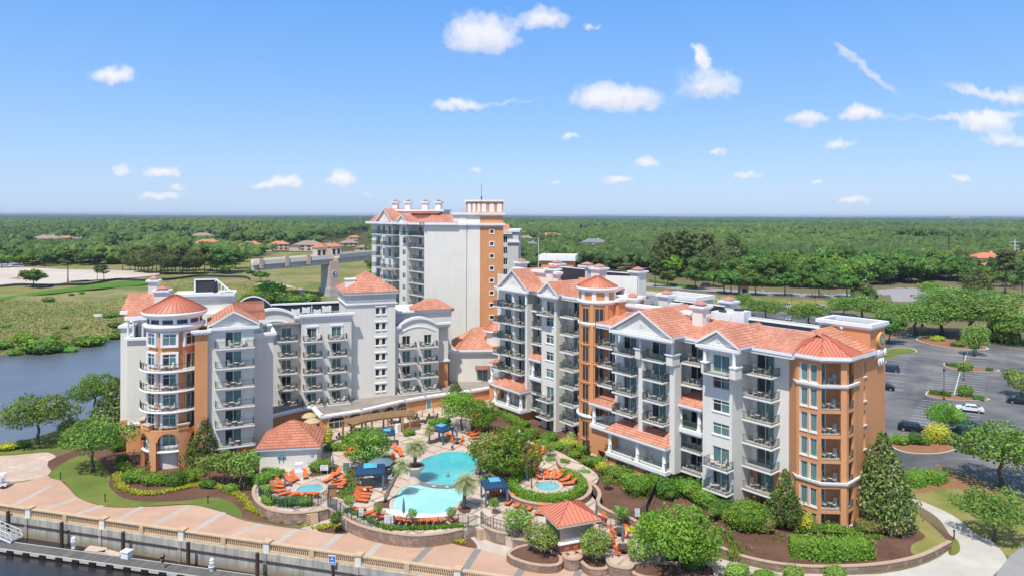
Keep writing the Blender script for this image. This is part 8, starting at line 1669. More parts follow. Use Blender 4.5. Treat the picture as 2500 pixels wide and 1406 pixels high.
# ground cover: gold grass along the mulch edge (nobody could count it)
def cover(name,path,n,w,mat,lab,Z,h=.45,r=.28):
    V,F,Tn=[],[],[]; q=random.Random(5)
    for _ in range(n):
        i=q.randrange(len(path)-1); t=q.random(); a,b=Vector(path[i]),Vector(path[i+1]); p=a.lerp(b,t)+Vector((q.uniform(-w,w),q.uniform(-w,w))); z=zg(p.x) if Z>1.25 else Z
        for _ in range(7):
            an=q.random()*6.283; l=h*q.uniform(.6,1.1); o=r*q.uniform(.5,1.2); k=len(V); d=Vector((math.cos(an),math.sin(an))); s=Vector((-d.y,d.x))*.035; tip=p+d*o
            V+=[(*(p-s),z),(*(p+s),z),(*(p+d*o*.6+s),z+l),(*tip,z+l*.75)]; F.append((k,k+1,k+2,k+3)); Tn.append(q.random())
    me=bpy.data.meshes.new(name); me.from_pydata(V,[],F); me.materials.append(MATS[mat]); at=me.attributes.new('tone','FLOAT','FACE'); at.data.foreach_set('value',np.array(Tn,dtype=np.float32)); me.update(); tag(put(bpy.data.objects.new(name,me)),lab,'ground cover',kind='stuff')
cover('ground_cover',wpx([L2(x,y) for x,y in ((1050,500),(1055,600),(1160,660),(1330,680),(1500,655),(1650,620),(1800,600),(1950,625),(2080,670),(2170,730),(2280,830),(2400,880),(2560,930))],0),900,.5,'leaf_gold','band of yellow-green grassy plants edging the mulch',.02)
cover('ground_cover',wpx([z4(x,y) for x,y in ((20,800),(120,850),(260,900),(400,920))],0)+wpx([z4(x,y) for x,y in ((660,985),(760,975),(900,965))],0)+wpx([z4(x,y) for x,y in ((1790,1080),(1940,1120))],0),380,.45,'leaf_gold','yellow-green tufts below the stone walls',.02)
cover('ground_cover',wpx([z4(x,y) for x,y in ((900,830),(1050,890),(1250,985),(1460,990),(1680,985),(1900,965))],DZ),330,.25,'leaf_hedge','tufts of low green planting behind the pool fence',DZ,.5)
cover('ground_cover',wpx([z6(x,y) for x,y in ((700,700),(800,760),(880,830),(960,900))],1.26)+wpx([z6(x,y) for x,y in ((1150,930),(1300,1000),(1430,1080))],1.26)+wpx([z6(x,y) for x,y in ((480,520),(600,580),(820,620),(900,720))],1.26),420,1.3,'leaf_hedge','scattered low plants on the mulch slope',1.27,.35)
cover('ground_cover',wpx([L8(x,y) for x,y in ((250,950),(320,1080),(280,1120))],1.26)+wpx([L8(x,y) for x,y in ((780,930),(900,930),(1100,950),(1250,960),(1380,980))],1.26),260,.6,'leaf_hedge','leafy low plants round the big clipped hedge',1.27,.5)
cover('ground_cover',wpx([z4(x,y) for x,y in ((930,480),(960,600),(900,650),(870,700))],DZ),120,.8,'leaf_hedge','sparse plants on the mulch slope left of the large cabana',DZ+.05,.3)
def wildgrass():
    q=random.Random(9); V,F,Tn=[],[],[]
    for _ in range(15000):
        px,py=q.uniform(-60,700),q.choice((q.uniform(676,850),q.uniform(720,835))); p=G(px,py)
        if inside((p.x,p.y),landA) or inside((p.x,p.y),river) or p.y>640 or (px<380 and py<735) : continue
        z=hz(p.x,p.y); tone=q.random()
        for _ in range(4):
            an=q.random()*6.283; d=Vector((math.cos(an),math.sin(an))); o=p.xy+d*q.uniform(0,.9); l=q.uniform(.2,.55); s=Vector((-d.y,d.x))*q.uniform(.05,.12); k=len(V); V+=[(*(o-s),z-.1),(*(o+s),z-.1),(*(o+s*1.1+d*.5),z+l),(*(o-s*1.1+d*.5),z+l*.9)]; F.append((k,k+1,k+2,k+3)); Tn.append(min(1,max(0,tone+q.gauss(0,.15))))
    me=bpy.data.meshes.new('tall_grass'); me.from_pydata(V,[],F); me.materials.append(MATS['leaf_reed']); at=me.attributes.new('tone','FLOAT','FACE'); at.data.foreach_set('value',np.array(Tn,dtype=np.float32)); me.update(); tag(put(bpy.data.objects.new('tall_grass',me)),'tall olive and straw marsh grass covering the far bank','grass',kind='stuff')
wildgrass()
# mulch beds on the deck
sheet('mulch_bed','mulch',None,DZ+.02,smooth([tuple(G(*z4(x,y),DZ)[:2]) for x,y in ((930,440),(1060,455),(1110,480),(1000,580),(960,700),(880,720),(830,690),(890,590))],3,True)); sheet('mulch_bed','mulch',None,DZ+.022,smooth([tuple(G(*z4(x,y),DZ)[:2]) for x,y in ((1150,760),(1220,735),(1340,745),(1345,785),(1270,800),(1160,790))],3,True)); sheet('mulch_bed','mulch',None,DZ+.02,smooth([tuple(G(*z4(x,y),DZ)[:2]) for x,y in ((1890,810),(1950,785),(2010,800),(2000,835),(1940,845))],3,True)); sheet('mulch_bed','mulch',None,DZ+.02,smooth([tuple(G(1165+8*math.cos(a)*2,1110+0*a+30*math.sin(a),DZ)[:2]) for a in [q*.785 for q in range(8)]],2,True)); sheet('mulch_bed','mulch',None,DZ+.02,smooth([tuple(G(x,y,DZ)[:2]) for x,y in ((1190,1080),(1240,1060),(1320,1100),(1310,1150),(1260,1165),(1210,1160),(1185,1130))],3,True)); sheet('mulch_bed','mulch',None,DZ+.021,smooth([tuple(G(x,y,DZ)[:2]) for x,y in ((1170,1030),(1215,1015),(1262,1030),(1260,1055),(1200,1060))],3,True))
sheet('mulch_bed','mulch',None,DZ+.02,smooth([tuple(G(*z4(x,y),DZ)[:2]) for x,y in ((570,500),(740,410),(830,420),(800,480),(620,520))],3,True))
for pts,lab in ((((1243,1352),(1290,1330),(1350,1345),(1372,1360),(1362,1378),(1300,1376)),'low stone-edged planting bed left of the kiosk steps'),((z7k(800,960),z7k(830,920),z7k(960,925),z7k(1090,960),z7k(1110,1020),z7k(1050,1060),z7k(900,1050)),'round stone-edged planting bed in front of the kiosk'),((z7k(1340,1040),z7k(1420,1000),z7k(1600,1000),z7k(2100,1000),z7k(2260,1060),z7k(2200,1170),z7k(1500,1150)),'stone-edged bed of the big foreground tree')):
    w=wpx(pts,.8,3,True); loft_wall('planting_bed_edge',STONE,w,.35,0,.78,lab,'edging',closed=True,group='stone planting bed edges'); sheet('mulch_bed','mulch',None,.74,w)
# ---------------------------------------------------------------- river bank, far shore, bridge, houses
def bushes(lst,mt,name,labf,cat,h,r,z=0,grp=None):
    PR=[shrubmesh(m_,1,1,1,.14,26,5,i+40) for i,m_ in enumerate(mt)]
    for i,(px,py,s) in enumerate(lst):
        p=G(px,py,z); zz=hz(p.x,p.y) if px<900 and not inside((p.x,p.y),landA) else 0
        thing(name,labf(i,px,py),cat,(p.x,p.y,max(zz,WZ)),rnd.random()*6,grp,(r*s,r*s,h*s),PR[i%len(PR)])
shore=[(62,828,1.3),(95,838,1.8),(118,840,1.6),(140,835,1.3),(38,845,.8),(10,838,.9),(205,822,1.2),(222,824,1.4),(240,818,1.1),(282,808,1.0),(296,800,1.0),(130,818,.8),(175,838,.7),(268,775,.9),(280,790,.8),(290,770,.7),(160,800,.5),(120,735,1.0),(175,722,.5),(200,718,.5),(15,800,.6)]
bushes(shore,('leaf_bright','leaf_hedge','leaf_hedge_dark','leaf_bright'),'shore_shrub',lambda i,x,y:f'bright bushy shrub of the far grassy bank, number of its row from the left edge {x} wide view' if 0 else f'leafy shrub on the far grassy river bank {"at the waterline" if y>800 else "up the slope"}','shrub',2.2,3.0,0,'shrubs on the far river bank')
bk=[(622,660,1.3),(632,656,1.0),(612,668,1.1),(640,676,1.0),(585,732,1.4),(605,728,1.1),(622,726,1.3),(640,722,1.5),(655,728,2.0),(664,722,2.6),(676,726,1.8),(690,728,1.6),(705,726,1.6),(718,727,1.4),(732,726,1.4),(745,725,1.3),(758,722,1.2),(600,735,1.2),(570,742,1.2),(560,735,1.0),(770,724,1.0),(735,722,1.0)]
bushes([(x,y,s*.72) for x,y,s in bk],('leaf_bright','leaf_hedge','leaf_oak_dark'),'shore_shrub',lambda i,x,y:'leafy shrub on the river bank below the bridge','shrub',4.2,4.2,0,'shrubs below the bridge')
def treeat(pr,name,lab,px,py,pyt,h0,z=0,wx=1,grp=None):
    p=G(px,py,z); 
    if z==0 and px<900 and not inside((p.x,p.y),landA): p.z=max(0,hz(p.x,p.y)) if p.y<690 else 0
    top=P(px,pyt,p.y).z; s=max(.2,(top-p.z)/h0); return thing(name,lab,'tree',p,rnd.random()*6.28,grp,(s*wx,s*wx,s),pr)
gt_='trees of the far river bank'
for a in ((FOAK[0],'oak_tree','lone dark shaggy tree in the sand lot at the left',82,702,655,12,0,1.5),(FPINE[0],'pine_tree','tall lone pine with bare trunk beside the sand lot',166,690,612,17,0,1.2),(FPINE[1],'pine_tree','small pine of a pair by the golf green, left one',238,686,648,17,0,1.3),(FPINE[2],'pine_tree','small pine of a pair by the golf green, right one',254,688,647,17,0,1.5),(FBRI[0],'shade_tree','bright tree standing on the river bank below the bridge',664,722,686,10.5,0,.8),(FOAK[1],'oak_tree','dark round tree at the left end of the bridge',604,640,620,12,0,1.0)): treeat(*a[:3],*a[3:],grp=gt_)
for i,(px,py,t) in enumerate(((338,666,612),(362,668,606),(382,669,610),(402,670,606),(420,670,608),(440,671,604),(456,670,610),(472,670,612),(345,660,604),(395,662,602),(450,662,600),(500,664,606),(515,662,604),(530,664,602),(330,664,606),(352,666,608),(372,668,604),(392,670,600),(410,668,606),(428,670,606),(446,668,606),(462,668,612),(478,668,616),(300,660,612),(318,662,614),(486,660,610))): treeat((FPIN2+FPINE[:1])[i%3],'pine_tree','pine in the dark row at the back of the golf field',px,py,t,16,0,1.25,'pines at the back of the golf field')
for i,(px,py,t) in enumerate(((545,668,600),(560,664,598),(575,656,612),(585,640,616))): treeat(FOAK[i%3],'oak_tree','large dark tree in the clump left of the bridge',px,py,t,12,0,1.25,'dark clump left of the bridge')
for i,(px,py,t,w_) in enumerate(((520,668,632,'left'),(552,670,642,'right'))): treeat(FBRI[i],'shade_tree',f'pale bushy tree in front of the dark clump, {w_} one',px,py,t,10.5,0,1.3,gt_)
treeat(FOAK[2],'oak_tree','squat round tree with dark underside on the bank beside the bridge shadow',637,690,660,12,0,1.5,gt_)
for i,(px,py,t) in enumerate(((230,645,608),(218,640,606),(245,645,612),(262,643,612),(285,645,614),(205,648,610),(190,645,612),(80,648,612),(95,646,610),(62,650,612),(110,650,615),(20,650,608),(5,655,612),(30,640,600),(48,645,604),(70,640,602),(100,640,604),(130,646,608),(150,643,606),(175,640,602),(198,640,604),(222,638,600),(240,638,604),(268,638,602),(290,640,604),(312,642,606),(330,645,606))): treeat((FOAK if i%3 else FBRI)[i%2],'shade_tree','leafy tree behind the sand lot',px,py,t,12,0,1.25,'trees behind the sand lot')
# bridge
br=thing('bridge','long pale concrete road bridge crossing the river behind the hotel','bridge',(ABUT.x,ABUT.y,0)); B0=P(628,640,318); B1=P(805,626,341); B2=P(906,617,392); B3=P(1010,612,470); path=[Vector(v) for v in (B0,B1,B2,B3)]; path[0]=Vector((B0.x-2,B0.y-1,B0.z-.2)); path.insert(1,B0)
dk_=MB(); pr_=MB(); pc=MB()
for a,b in zip(path,path[1:]):
    d=(b-a); s=Vector((-d.y,d.x,0)).normalized()*5.2; dk_.obox(a-s,d,s*2,(0,0,-1.0)); dk_.obox(a-s*.8+Vector((0,0,-1)),d,s*1.6,(0,0,-2.6),1); pr_.obox(a-s,d,s*.09,(0,0,1.1)); pr_.obox(a+s*.91,d,s*.09,(0,0,1.1))
dk_.build('deck',['bridge_concrete','concrete'],br); pr_.build('parapet','bridge_concrete',br)
for px in (628,688,740,846,900):
    t=[(628,0.),(805,1.),(906,2.)]; a=B0.lerp(B1,(px-628)/177) if px<805 else B1.lerp(B2,(px-805)/101); m=MB(); d=(B1-B0).normalized(); s=Vector((-d.y,d.x,0)); m.obox(a-d*.9-s*5.7+Vector((0,0,-2.6)),d*1.8,s*.7,(0,0,4.6)); m.build('pilaster','house_pink',br)
m=MB(); a=P(805,700,341); d=(B1-B0).normalized(); s=Vector((-d.y,d.x,0)); base=Vector((B1.x,B1.y,WZ-1)); m.obox(base-d*2.2-s*5.8,d*4.4,s*1.2,(0,0,B1.z-WZ-1)); m.build('pier','house_pink',br); m=MB(); m.obox(base-d*2.5-s*4.6,d*5,s*9.2,(0,0,B1.z-WZ-3)); m.obox(base-d*3.2-s*6.6,d*6.4,s*13,(0,0,3)); m.obox(base-d*3.0-s*6.3+Vector((0,0,3)),d*6.0,s*12.4,(0,0,3.2)); m.build('pier','concrete',br)
f=Fr(1250,1,0); q=base-s*5.8; f.p=Vector((q.x,q.y)); f.u=Vector((d.x,d.y)).normalized(); f.n=Vector((-s.x,-s.y)); f.ang=math.atan2(f.u.y,f.u.x); m=MB(); zc=P(793,668,q.y).z; disc(m,f,0,zc,0,1.5,0,.15,0); disc(m,f,0,zc,.9,1.25,.16,.2,1); disc(m,f,-.2,zc-.1,0,.55,.16,.2,1); m.build('round_emblem',['trim','screen_dark'],br)
zt=B1.z
for i,off in enumerate((-3.2,2.6)):
    pv=thing('bridge_pavilion',f'small arched pavilion with orange roof on the bridge, {["left","right"][i]} one of two','pavilion',B1+d*(off*1.6+3)+s*4); m=MB(); c=B1+d*(off*1.35+1)+s*4.5; m.obox(c-d*2.6-s*2.6,d*5.2,s*5.2,(0,0,4.6)); m.build('wall','house_cream',pv)
    for k in (-1,1): g=MB(); g.obox(c+d*(k*1.25-.7)-s*2.63,d*1.4,s*.1,(0,0,3.2)); g.build('arched_opening','window_dark',pv)
    t=MB(); cn=[c-d*3.1-s*3.1,c+d*3.1-s*3.1,c+d*3.1+s*3.1,c-d*3.1+s*3.1]; cn=[v+Vector((0,0,4.6)) for v in cn]; ap=c+Vector((0,0,6.5))
    for k in range(4): t.face([cn[k],cn[(k+1)%4],ap])
    t.build('roof','house_roof_orange',pv)
m=MB()
for a,b in (((656,655),(690,672)),((690,672),(735,700)),((735,700),(775,728))): pass
tr=[tuple(G(x,y,0)[:2]) for x,y in ((758,728),(735,714),(712,704),(690,696),(668,690),(600,700),(520,706),(470,712))]
mp_=smooth(tr,4); m=MB()
for a,b in zip(mp_,mp_[1:]):
    a,b=Vector(a),Vector(b); dd=(b-a).normalized(); n_=Vector((-dd.y,dd.x))*1.6; z=lambda v:hz(v.x,v.y)+.15; m.face([(*(a-n_),z(a)),(*(b-n_),z(b)),(*(b+n_),z(b)),(*(a+n_),z(a))][::1])
struct(m,'bank_path','sand')
# silt fence: a low black line across the golf field
m=MB(); sp_=smooth([tuple(G(x,y)[:2]) for x,y in ((0,702),(60,700),(190,697),(240,692),(300,686),(380,687),(440,680),(500,676),(560,678),(600,682),(612,688))],4)
for a,b in zip(sp_,sp_[1:]): m.bar((*a,hz(*a)+.6),(*b,hz(*b)+.6),.12,1.5)
tag(m.build('silt_fence','screen_dark'),'low black fabric fence line winding across the golf field','fence')
wb=thing('river_marker','small white marker board on the grassy far bank','sign',G(240,776)); p=WM[wb.name].translation; p.z=hz(p.x,p.y); m=MB(); m.box((-1.6,-.1,.6),(1.6,.1,1.5)); m.box((-1.3,-.05,0),(-1.2,.05,.6)); m.box((1.2,-.05,0),(1.3,.05,.6)); m.build('board','metal_white',wb,Mw=TR(p))
def house(px,py,wpx_,hpx,roofc,wallc,label,dep=.7,rz=None,two=False,z=0,sc=1):
    p=G(px,py,z); W=wpx_/FP*p.y; hw,hd=W/2,W*dep/2; wh_=(6.2 if two else 3.4)*sc; rh=min(W*.16,4.5); e=thing('house',label,'house',p,rz if rz is not None else rnd.uniform(-.25,.25)); Mw=WM[e.name]
    q=lambda nm,mb,mt,par=None: put(bpy.data.objects.new(nm,mb.mesh(nm,mt)),par or e,Mw)
    m=MB(); m.box((-hw,-hd,-1),(hw,hd,wh_)); m.box((-hw*1.25,-hd*1.1,-1),(-hw*.5,hd*.3,wh_*.75)); q('wall',m,wallc)
    r=MB(); f=Fr(1250,1,0); f.p=Vector((0,0)); hiproof(r,f,-hw-.8,hw+.8,hd+.8,-hd-.8,wh_,wh_+rh); hiproof(r,f,-hw*1.25-.6,-hw*.4,hd*1.1+.6,-hd*.3,wh_*.75,wh_*.75+rh*.55); ro=q('roof',r,roofc)
    m=MB(); m.box((hw*.3,-.6,wh_+rh*.3),(hw*.3+1.2,.6,wh_+rh+1.0)); q('chimney',m,wallc,ro)
    for lv in range(2 if two else 1):
        n=4
        for i in range(n): m=MB(); x=-hw+2*hw*(i+.5)/n; m.box((x-W*.055,-hd-.06,lv*3.0+.7),(x+W*.055,-hd+.02,lv*3.0+2.5)); q('window',m,'window_dark')
HS=[(118,594,66,0,'house_roof_brown','house_white','white two-storey house with brown roof at the far left',True),(160,588,40,0,'house_roof_orange','house_pink','orange-roofed house just behind the white two-storey one',False),(192,592,40,0,'house_roof_grey','house_cream','grey-roofed house right of the white two-storey one',False),(300,606,34,0,'house_roof_grey','house_white','pale grey-roofed house among trees right of the lone pine',False),(364,580,26,0,'house_roof_orange','house_cream','small orange roof in the trees above the golf field',False),(408,574,24,0,'house_roof_orange','house_white','little far house with orange roof, upper left',False),(440,576,38,0,'house_roof_grey','house_white','far grey-roofed white house above the pine row',False),(495,586,52,0,'house_roof_brown','house_cream','cream villa with tan roof and columns on the far rise',True),(508,608,66,0,'house_roof_orange','house_cream','long orange-roofed villa left of the dark clump',True),(572,604,38,0,'house_roof_brown','house_pink','brown-red roofed villa behind the dark clump',False),(612,612,52,0,'house_roof_orange','house_pink','orange-roofed villa at the left end of the bridge',True),(585,577,32,0,'house_roof_grey','house_white','far pale house with grey roof and white chimney',False),(648,612,34,0,'house_roof_orange','house_white','low villa with pinkish roof right of the bridge end',False),(682,610,46,0,'house_roof_orange','house_pink','pink two-storey villa with tall palms before it',True),(755,612,66,0,'house_roof_brown','house_cream','grand villa with tan hip roof behind the bridge',True),(776,586,28,0,'house_roof_brown','house_cream','brown-roofed house in trees above the grand villa',False),(852,600,44,0,'house_roof_brown','house_pink','tan villa partly behind trees left of the tower',False),(888,612,34,0,'house_roof_brown','house_cream','small tan roof beside the tower balconies',False),(800,606,30,0,'house_roof_brown','house_white','pale roof behind the bridge pavilions',False),(865,585,26,0,'house_roof_orange','house_cream','far reddish roof just left of the tall tower',False),(1284,592,36,0,'house_roof_brown','house_cream','cream house with brown roof right of the tower',True),(1345,580,60,0,'house_roof_orange','house_cream','long house with orange roof and white chimneys right of the tower',False),(1296,608,30,0,'house_roof_grey','house_white','white building behind the trees right of the tower',True),(1450,604,62,0,'house_roof_grey','house_white','white flat building among the trees of the right wood',True),(1462,562,36,0,'house_roof_orange','house_cream','far orange roof peeking above the right wood',False),(1540,552,70,0,'house_roof_grey','house_cream','far row of pale roofs above the right wood',False),(1425,566,22,0,'house_roof_grey','house_white','tiny white roof above the right wood',False),(1738,540,30,0,'house_roof_orange','house_white','tiny distant house with reddish roof on the right horizon',False),(1765,540,36,0,'house_roof_grey','house_white','tiny distant white houses on the right horizon',False),(2408,648,76,0,'house_roof_orange','house_white','orange-roofed house in the trees at the far right',True),(2402,660,36,0,'house_roof_orange','house_white','lower orange roof in front of the far right house',False),(2492,628,40,0,'house_roof_orange','house_cream','orange roof cut by the right edge of the picture',False)]
HOLES=[]
for px,py,w,h,rc,wc,lab,two in HS:
    house(px,py,w,h,rc,wc,lab,.6,two=two,sc=1.0); p=G(px,py,0); HOLES.append((p.x,p.y,w/FP*p.y*.75+5))
gh=thing('gatehouse','small gatehouse with orange roof between the street trees','gatehouse',G(1815,718)); Mw=WM[gh.name]; m=MB(); m.box((-2,-2,0),(2,2,4.2)); put(bpy.data.objects.new('wall',m.mesh('wall','house_pink')),gh,Mw); m=MB(); m.lathe((0,0,0),[(4.2,4.2),(.05,6.3)],4,0,R(45),R(405)); put(bpy.data.objects.new('roof',m.mesh('roof','house_roof_orange')),gh,Mw); m=MB(); m.box((-1.2,-2.06,1),(1.2,-2,3)); put(bpy.data.objects.new('window',m.mesh('window','window_dark')),gh,Mw)
hb=thing('apartment_block','tiny pale multi-storey block on the right horizon','building',P(2343,529,6500)); p=WM[hb.name].translation; m=MB(); m.box((-75,-20,-10),(-20,20,28)); m.box((-15,-20,-10),(70,20,26)); put(bpy.data.objects.new('wall',m.mesh('wall','house_white')),hb,TR((p.x,p.y,10)))
m=MB()
for i in range(7):
    for j in range(4): m.box((-70+20*i,-20.5,-2+7*j),(-58+20*i,-20,2+7*j))
put(bpy.data.objects.new('window_bands',m.mesh('window_bands','window_dark')),hb,TR((p.x,p.y,10)))
for px,t,w_ in ((2317,570,'dark transmission pole with cross arms above the right wood','piling'),(2478,585,'white transmission pole with cross arms at the far right','metal_white')) if 0 else ((2317,570,('dark transmission pole with cross arms above the right wood','piling')),(2478,585,('white transmission pole with cross arms at the far right','metal_white'))):
    p=P(px,t,560); e=thing('utility_pole',w_[0],'utility pole',(p.x,p.y,0)); m=MB(); m.tube([(0,0,0),(0,0,p.z)],.35,6); [m.box((-4,-.12,p.z-a),(4,.12,p.z-a+.3)) for a in (2,5,8)]; m.build('pole',w_[1],e,Mw=TR((p.x,p.y,0)))
fp=thing('flagpole','tall bare white flagpole right of the tower','flagpole',(P(1315,581,180).x,180,0)); m=MB(); m.tube([(0,0,0),(0,0,P(1315,581,180).z)],[.16,.07],8); m.build('pole','metal_white',fp,Mw=TR((P(1315,581,180).x,180,0)))
# ---------------------------------------------------------------- trees beside the car park and the far road
gs='trees round the car park'
for pr,nm,lab,px,py,t,h0,wx in ((OAK[0],'oak_tree','largest spreading oak at the right beside the drive',2445,1190,1036,8,1.3),(OAK[1],'oak_tree','lower right oak over the concrete walk near the corner',2430,1320,1192,8,1.1),(BRIGHT[0],'shade_tree','slim bright tree on the parking island beside the parked cars',2312,1072,980,7.5,.85),(CRAPEB[0],'shade_tree','small young tree at the top of the centre line of the car park',2380,868,795,3.6,.8),(FOAK[0],'oak_tree','leaning oak at the left end of the car park edge',2172,838,762,12,1.1),(OAK[1],'oak_tree','first big oak of the row at the far edge of the car park',2235,818,738,8,1.9),(OAK[0],'oak_tree','second big oak of the row at the far edge of the car park',2300,815,730,8,1.9),(OAK[1],'oak_tree','third and widest oak at the far edge of the car park',2372,822,714,8,1.9),(FMAG[0],'magnolia_tree','dark magnolia at the right of the far car park edge',2445,835,760,10,1.2),(OAK[0],'oak_tree','oak at the right edge above the dark hedge',2490,840,765,8,1.6),(OAK[1],'oak_tree','broad oak behind the sign tower',2105,785,722,8,2.1),(OAK[0],'oak_tree','oak behind the roof of the right building, right one',1975,797,740,8,1.7),(OAK[1],'oak_tree','oak behind the roof of the right building, left one',1870,785,728,8,1.6),(OAK[0],'oak_tree','low oak beside the white van',1820,770,715,8,.8),(BRIGHT[1],'shade_tree','bright round tree by the rear junction',2275,728,688,7.5,1.5),(OAK[1],'oak_tree','oak behind the parked cars in the rear car park',2060,770,722,8,1.4),(OAK[0],'oak_tree','oak right of the rear junction',2330,770,700,8,1.9),(OAK[1],'oak_tree','oak behind the widest car park oak',2420,768,705,8,1.9),(FMAG[0],'magnolia_tree','tall dense magnolia behind the rear junction',2385,715,652,10,1.3),(FMAG[0],'magnolia_tree','wide pale-leaved magnolia left of the rear junction',2110,728,680,10,1.6),(FPINE[0],'pine_tree','tall pine with bare trunk at the far right edge',2455,718,612,17,1.3),(FPINE[1],'pine_tree','second pine at the far right edge',2496,728,640,17,1.2),(CRAPEB[1],'shade_tree','small tree at the right edge of the car park',2500,970,905,3.6,1.3)): treeat(pr,nm,lab,px,py,t,h0,0,wx,gs)
for i,(px,py,t) in enumerate(((1630,700,662),(1698,706,652),(1768,716,658),(1785,718,660),(1845,720,664),(1917,722,664),(2000,726,668),(2068,726,670),(1742,700,656))): treeat(FOAK[i%3],'street_tree',f'round dark street tree along the far road, {["first","second","third","fourth","fifth","sixth","seventh","eighth","ninth, set back"][i]} from the left',px,py,t-4,12,0,1.15,'street trees along the far road')
treeat(FPINE[2],'pine_tree','tall slim pine at the left end of the right wood',1600,700,628,17,0,.9,gs)
# ---------------------------------------------------------------- the wood: 280 nearest trees one by one, the rest as one mass
q=random.Random(77); cand=[]
def low(x,y):
    px=1250+x/y*FP
    return any(abs(px-(1250+hx/hy*FP))<r/hy*FP*.85 and hy-340<y<hy for hx,hy,r in HOLES)
def free(x,y):
    px=1250+x/y*FP; py=525+(H/y)*FP
    if inside((x,y),landA) and y<345: return False
    for hx,hy,r in HOLES:
        if abs(x-hx)<r*.75 and -r*1.2<y-hy<r*.6: return False
        if abs(px-(1250+hx/hy*FP))<r/hy*FP*.5 and hy-40*(hy/700)<y<hy: return False
    if px<905:
        if py>650-max(0,px-560)*.25: return False
        if 560<px<905 and 603<py and q.random()<.55: return False
    if 905<=px<1240: return y>420
    if px>1240:
        rd=[(1240,665),(1560,672),(1760,700),(2000,712),(2150,700),(2300,690),(2400,705),(2700,715)]
        for (a,b),(c,d) in zip(rd,rd[1:]):
            if a<=px<c: return py<b+(d-b)*(px-a)/(c-a)-6
    return True
y=352.0
while y<2600:
    st=9.6 if y<700 else 10.5+(y-700)/130; half=(1330/FP)*y+15; x=-half
    while x<half:
        X=x+q.uniform(-.45,.45)*st; Y=y+q.uniform(-.45,.45)*st
        if free(X,Y) and not (Y>620 and math.sin(X*.0093+2)+math.sin(Y*.0061+X*.004)+.6*math.sin(X*.031)*math.cos(Y*.017)>1.72): cand.append((Y,X))
        x+=st
    y+=st*.92
cand.sort(); near=[c for c in cand if c[0]<900][:285]; ns=set(near); rest=[c for c in cand if c not in ns]
KINDS=[(FOAK,'oak_tree','dark broad tree'),(FBRI,'shade_tree','bright green tree'),(FROU,'shade_tree','mid-green round tree'),(FPIN2+FPINE[:2],'pine_tree','tall rusty-green pine')]
for Y,X in near:
    left=X<-30; r=q.random(); n_=math.sin(X*.021+1)+math.cos(Y*.017+X*.011); k=3 if n_>.75+r*.6 else (1 if r<.25 else (2 if r<.5 else 0)); px_=1250+X/Y*FP; k=3 if 1560<px_<1800 and Y>372 and q.random()<.6 else k; pr,nm,lb=KINDS[k]; s=(1.05 if k==3 and 1560<px_<1800 else 1)*q.uniform(.85,1.45)*(1.15 if k!=3 else 1.15)*(1 if not left else .72)*(.8 if Y<372 and not left else 1)*(.5 if low(X,Y) else 1)
    where='at the front of the dense wood beyond the car park' if not left else 'among the far villas left of the tower'
    thing(nm,f'{lb} {where}','tree',(X,Y,0),q.random()*6.28,f'{lb}s {where}',(s,s,s*q.uniform(.85,1.1)),pr[q.randrange(len(pr))])
def mass(name,pts,label):
    """the rest of the wood: each crown a cluster of lumpy leaf masses, all in one mesh"""
    n1=[(0,0,1)]+[(math.cos(j*2*math.pi/8+i*.39)*math.cos(e),math.sin(j*2*math.pi/8+i*.39)*math.cos(e),math.sin(e)) for i,e in enumerate((.95,.3,-.35)) for j in range(8)]
    U=np.array(n1); TF=[(0,1+j,1+(j+1)%8) for j in range(8)]
    for r in range(2):
        for j in range(8): a,b=1+r*8+j,1+r*8+(j+1)%8; TF+= [(a,a+8,b),(b,a+8,b+8)]
    TF=np.array(TF); Vs,Fs,Ts=[],[],[]; off=0
    for Y,X in pts:
        lf=X<-30; rx=q.uniform(3.6,7.2)*(1 if Y<1000 else min(2.3,1+.0008*(Y-1000))); st_=.5+.3*math.sin(X*.0062+Y*.0031+1)+.25*math.sin(Y*.0087-X*.0043); hh=(8.5+11*min(1,max(0,st_)))*q.uniform(.8,1.2)*(.85 if lf and Y<1000 else 1); hh*=.5 if low(X,Y) else 1
        n_=math.sin(X*.009+Y*.004+1)+math.cos(Y*.008-X*.005); tb=.08+.3*q.random()+.13*(n_+1)*.8+(.3 if q.random()<.12 else 0); L=5 if Y<900 else (4 if Y<1500 else 3)
        for l in range(L):
            a=l*2.4+X; rr=0 if l==0 else rx*.62; s=rx*(.78 if l==0 else q.uniform(.42,.62)); cz=hh-s*.8 if l==0 else hh*q.uniform(.5,.86)
            V=U*np.array([s,s,s*q.uniform(.8,1.15)])*RG.uniform(.78,1.22,(25,1))+np.array([X+rr*math.cos(a),Y+rr*math.sin(a),cz])
            Vs.append(V); Fs.append(TF+off); off+=25; Ts.append(np.clip(tb+q.gauss(0,.07)+RG.normal(size=len(TF))*.1,0,1))
    V=np.concatenate(Vs); F=np.concatenate(Fs); me=bpy.data.meshes.new(name); me.from_pydata(V.tolist(),[],F.tolist()); me.materials.append(MATS['leaf_far']); at=me.attributes.new('tone','FLOAT','FACE'); at.data.foreach_set('value',np.concatenate(Ts).astype(np.float32)); me.update(); print('wood',len(pts),len(F)); tag(put(bpy.data.objects.new(name,me)),label,'wood',kind='stuff')
mass('far_wood',rest,'dense mixed wood stretching to the horizon')
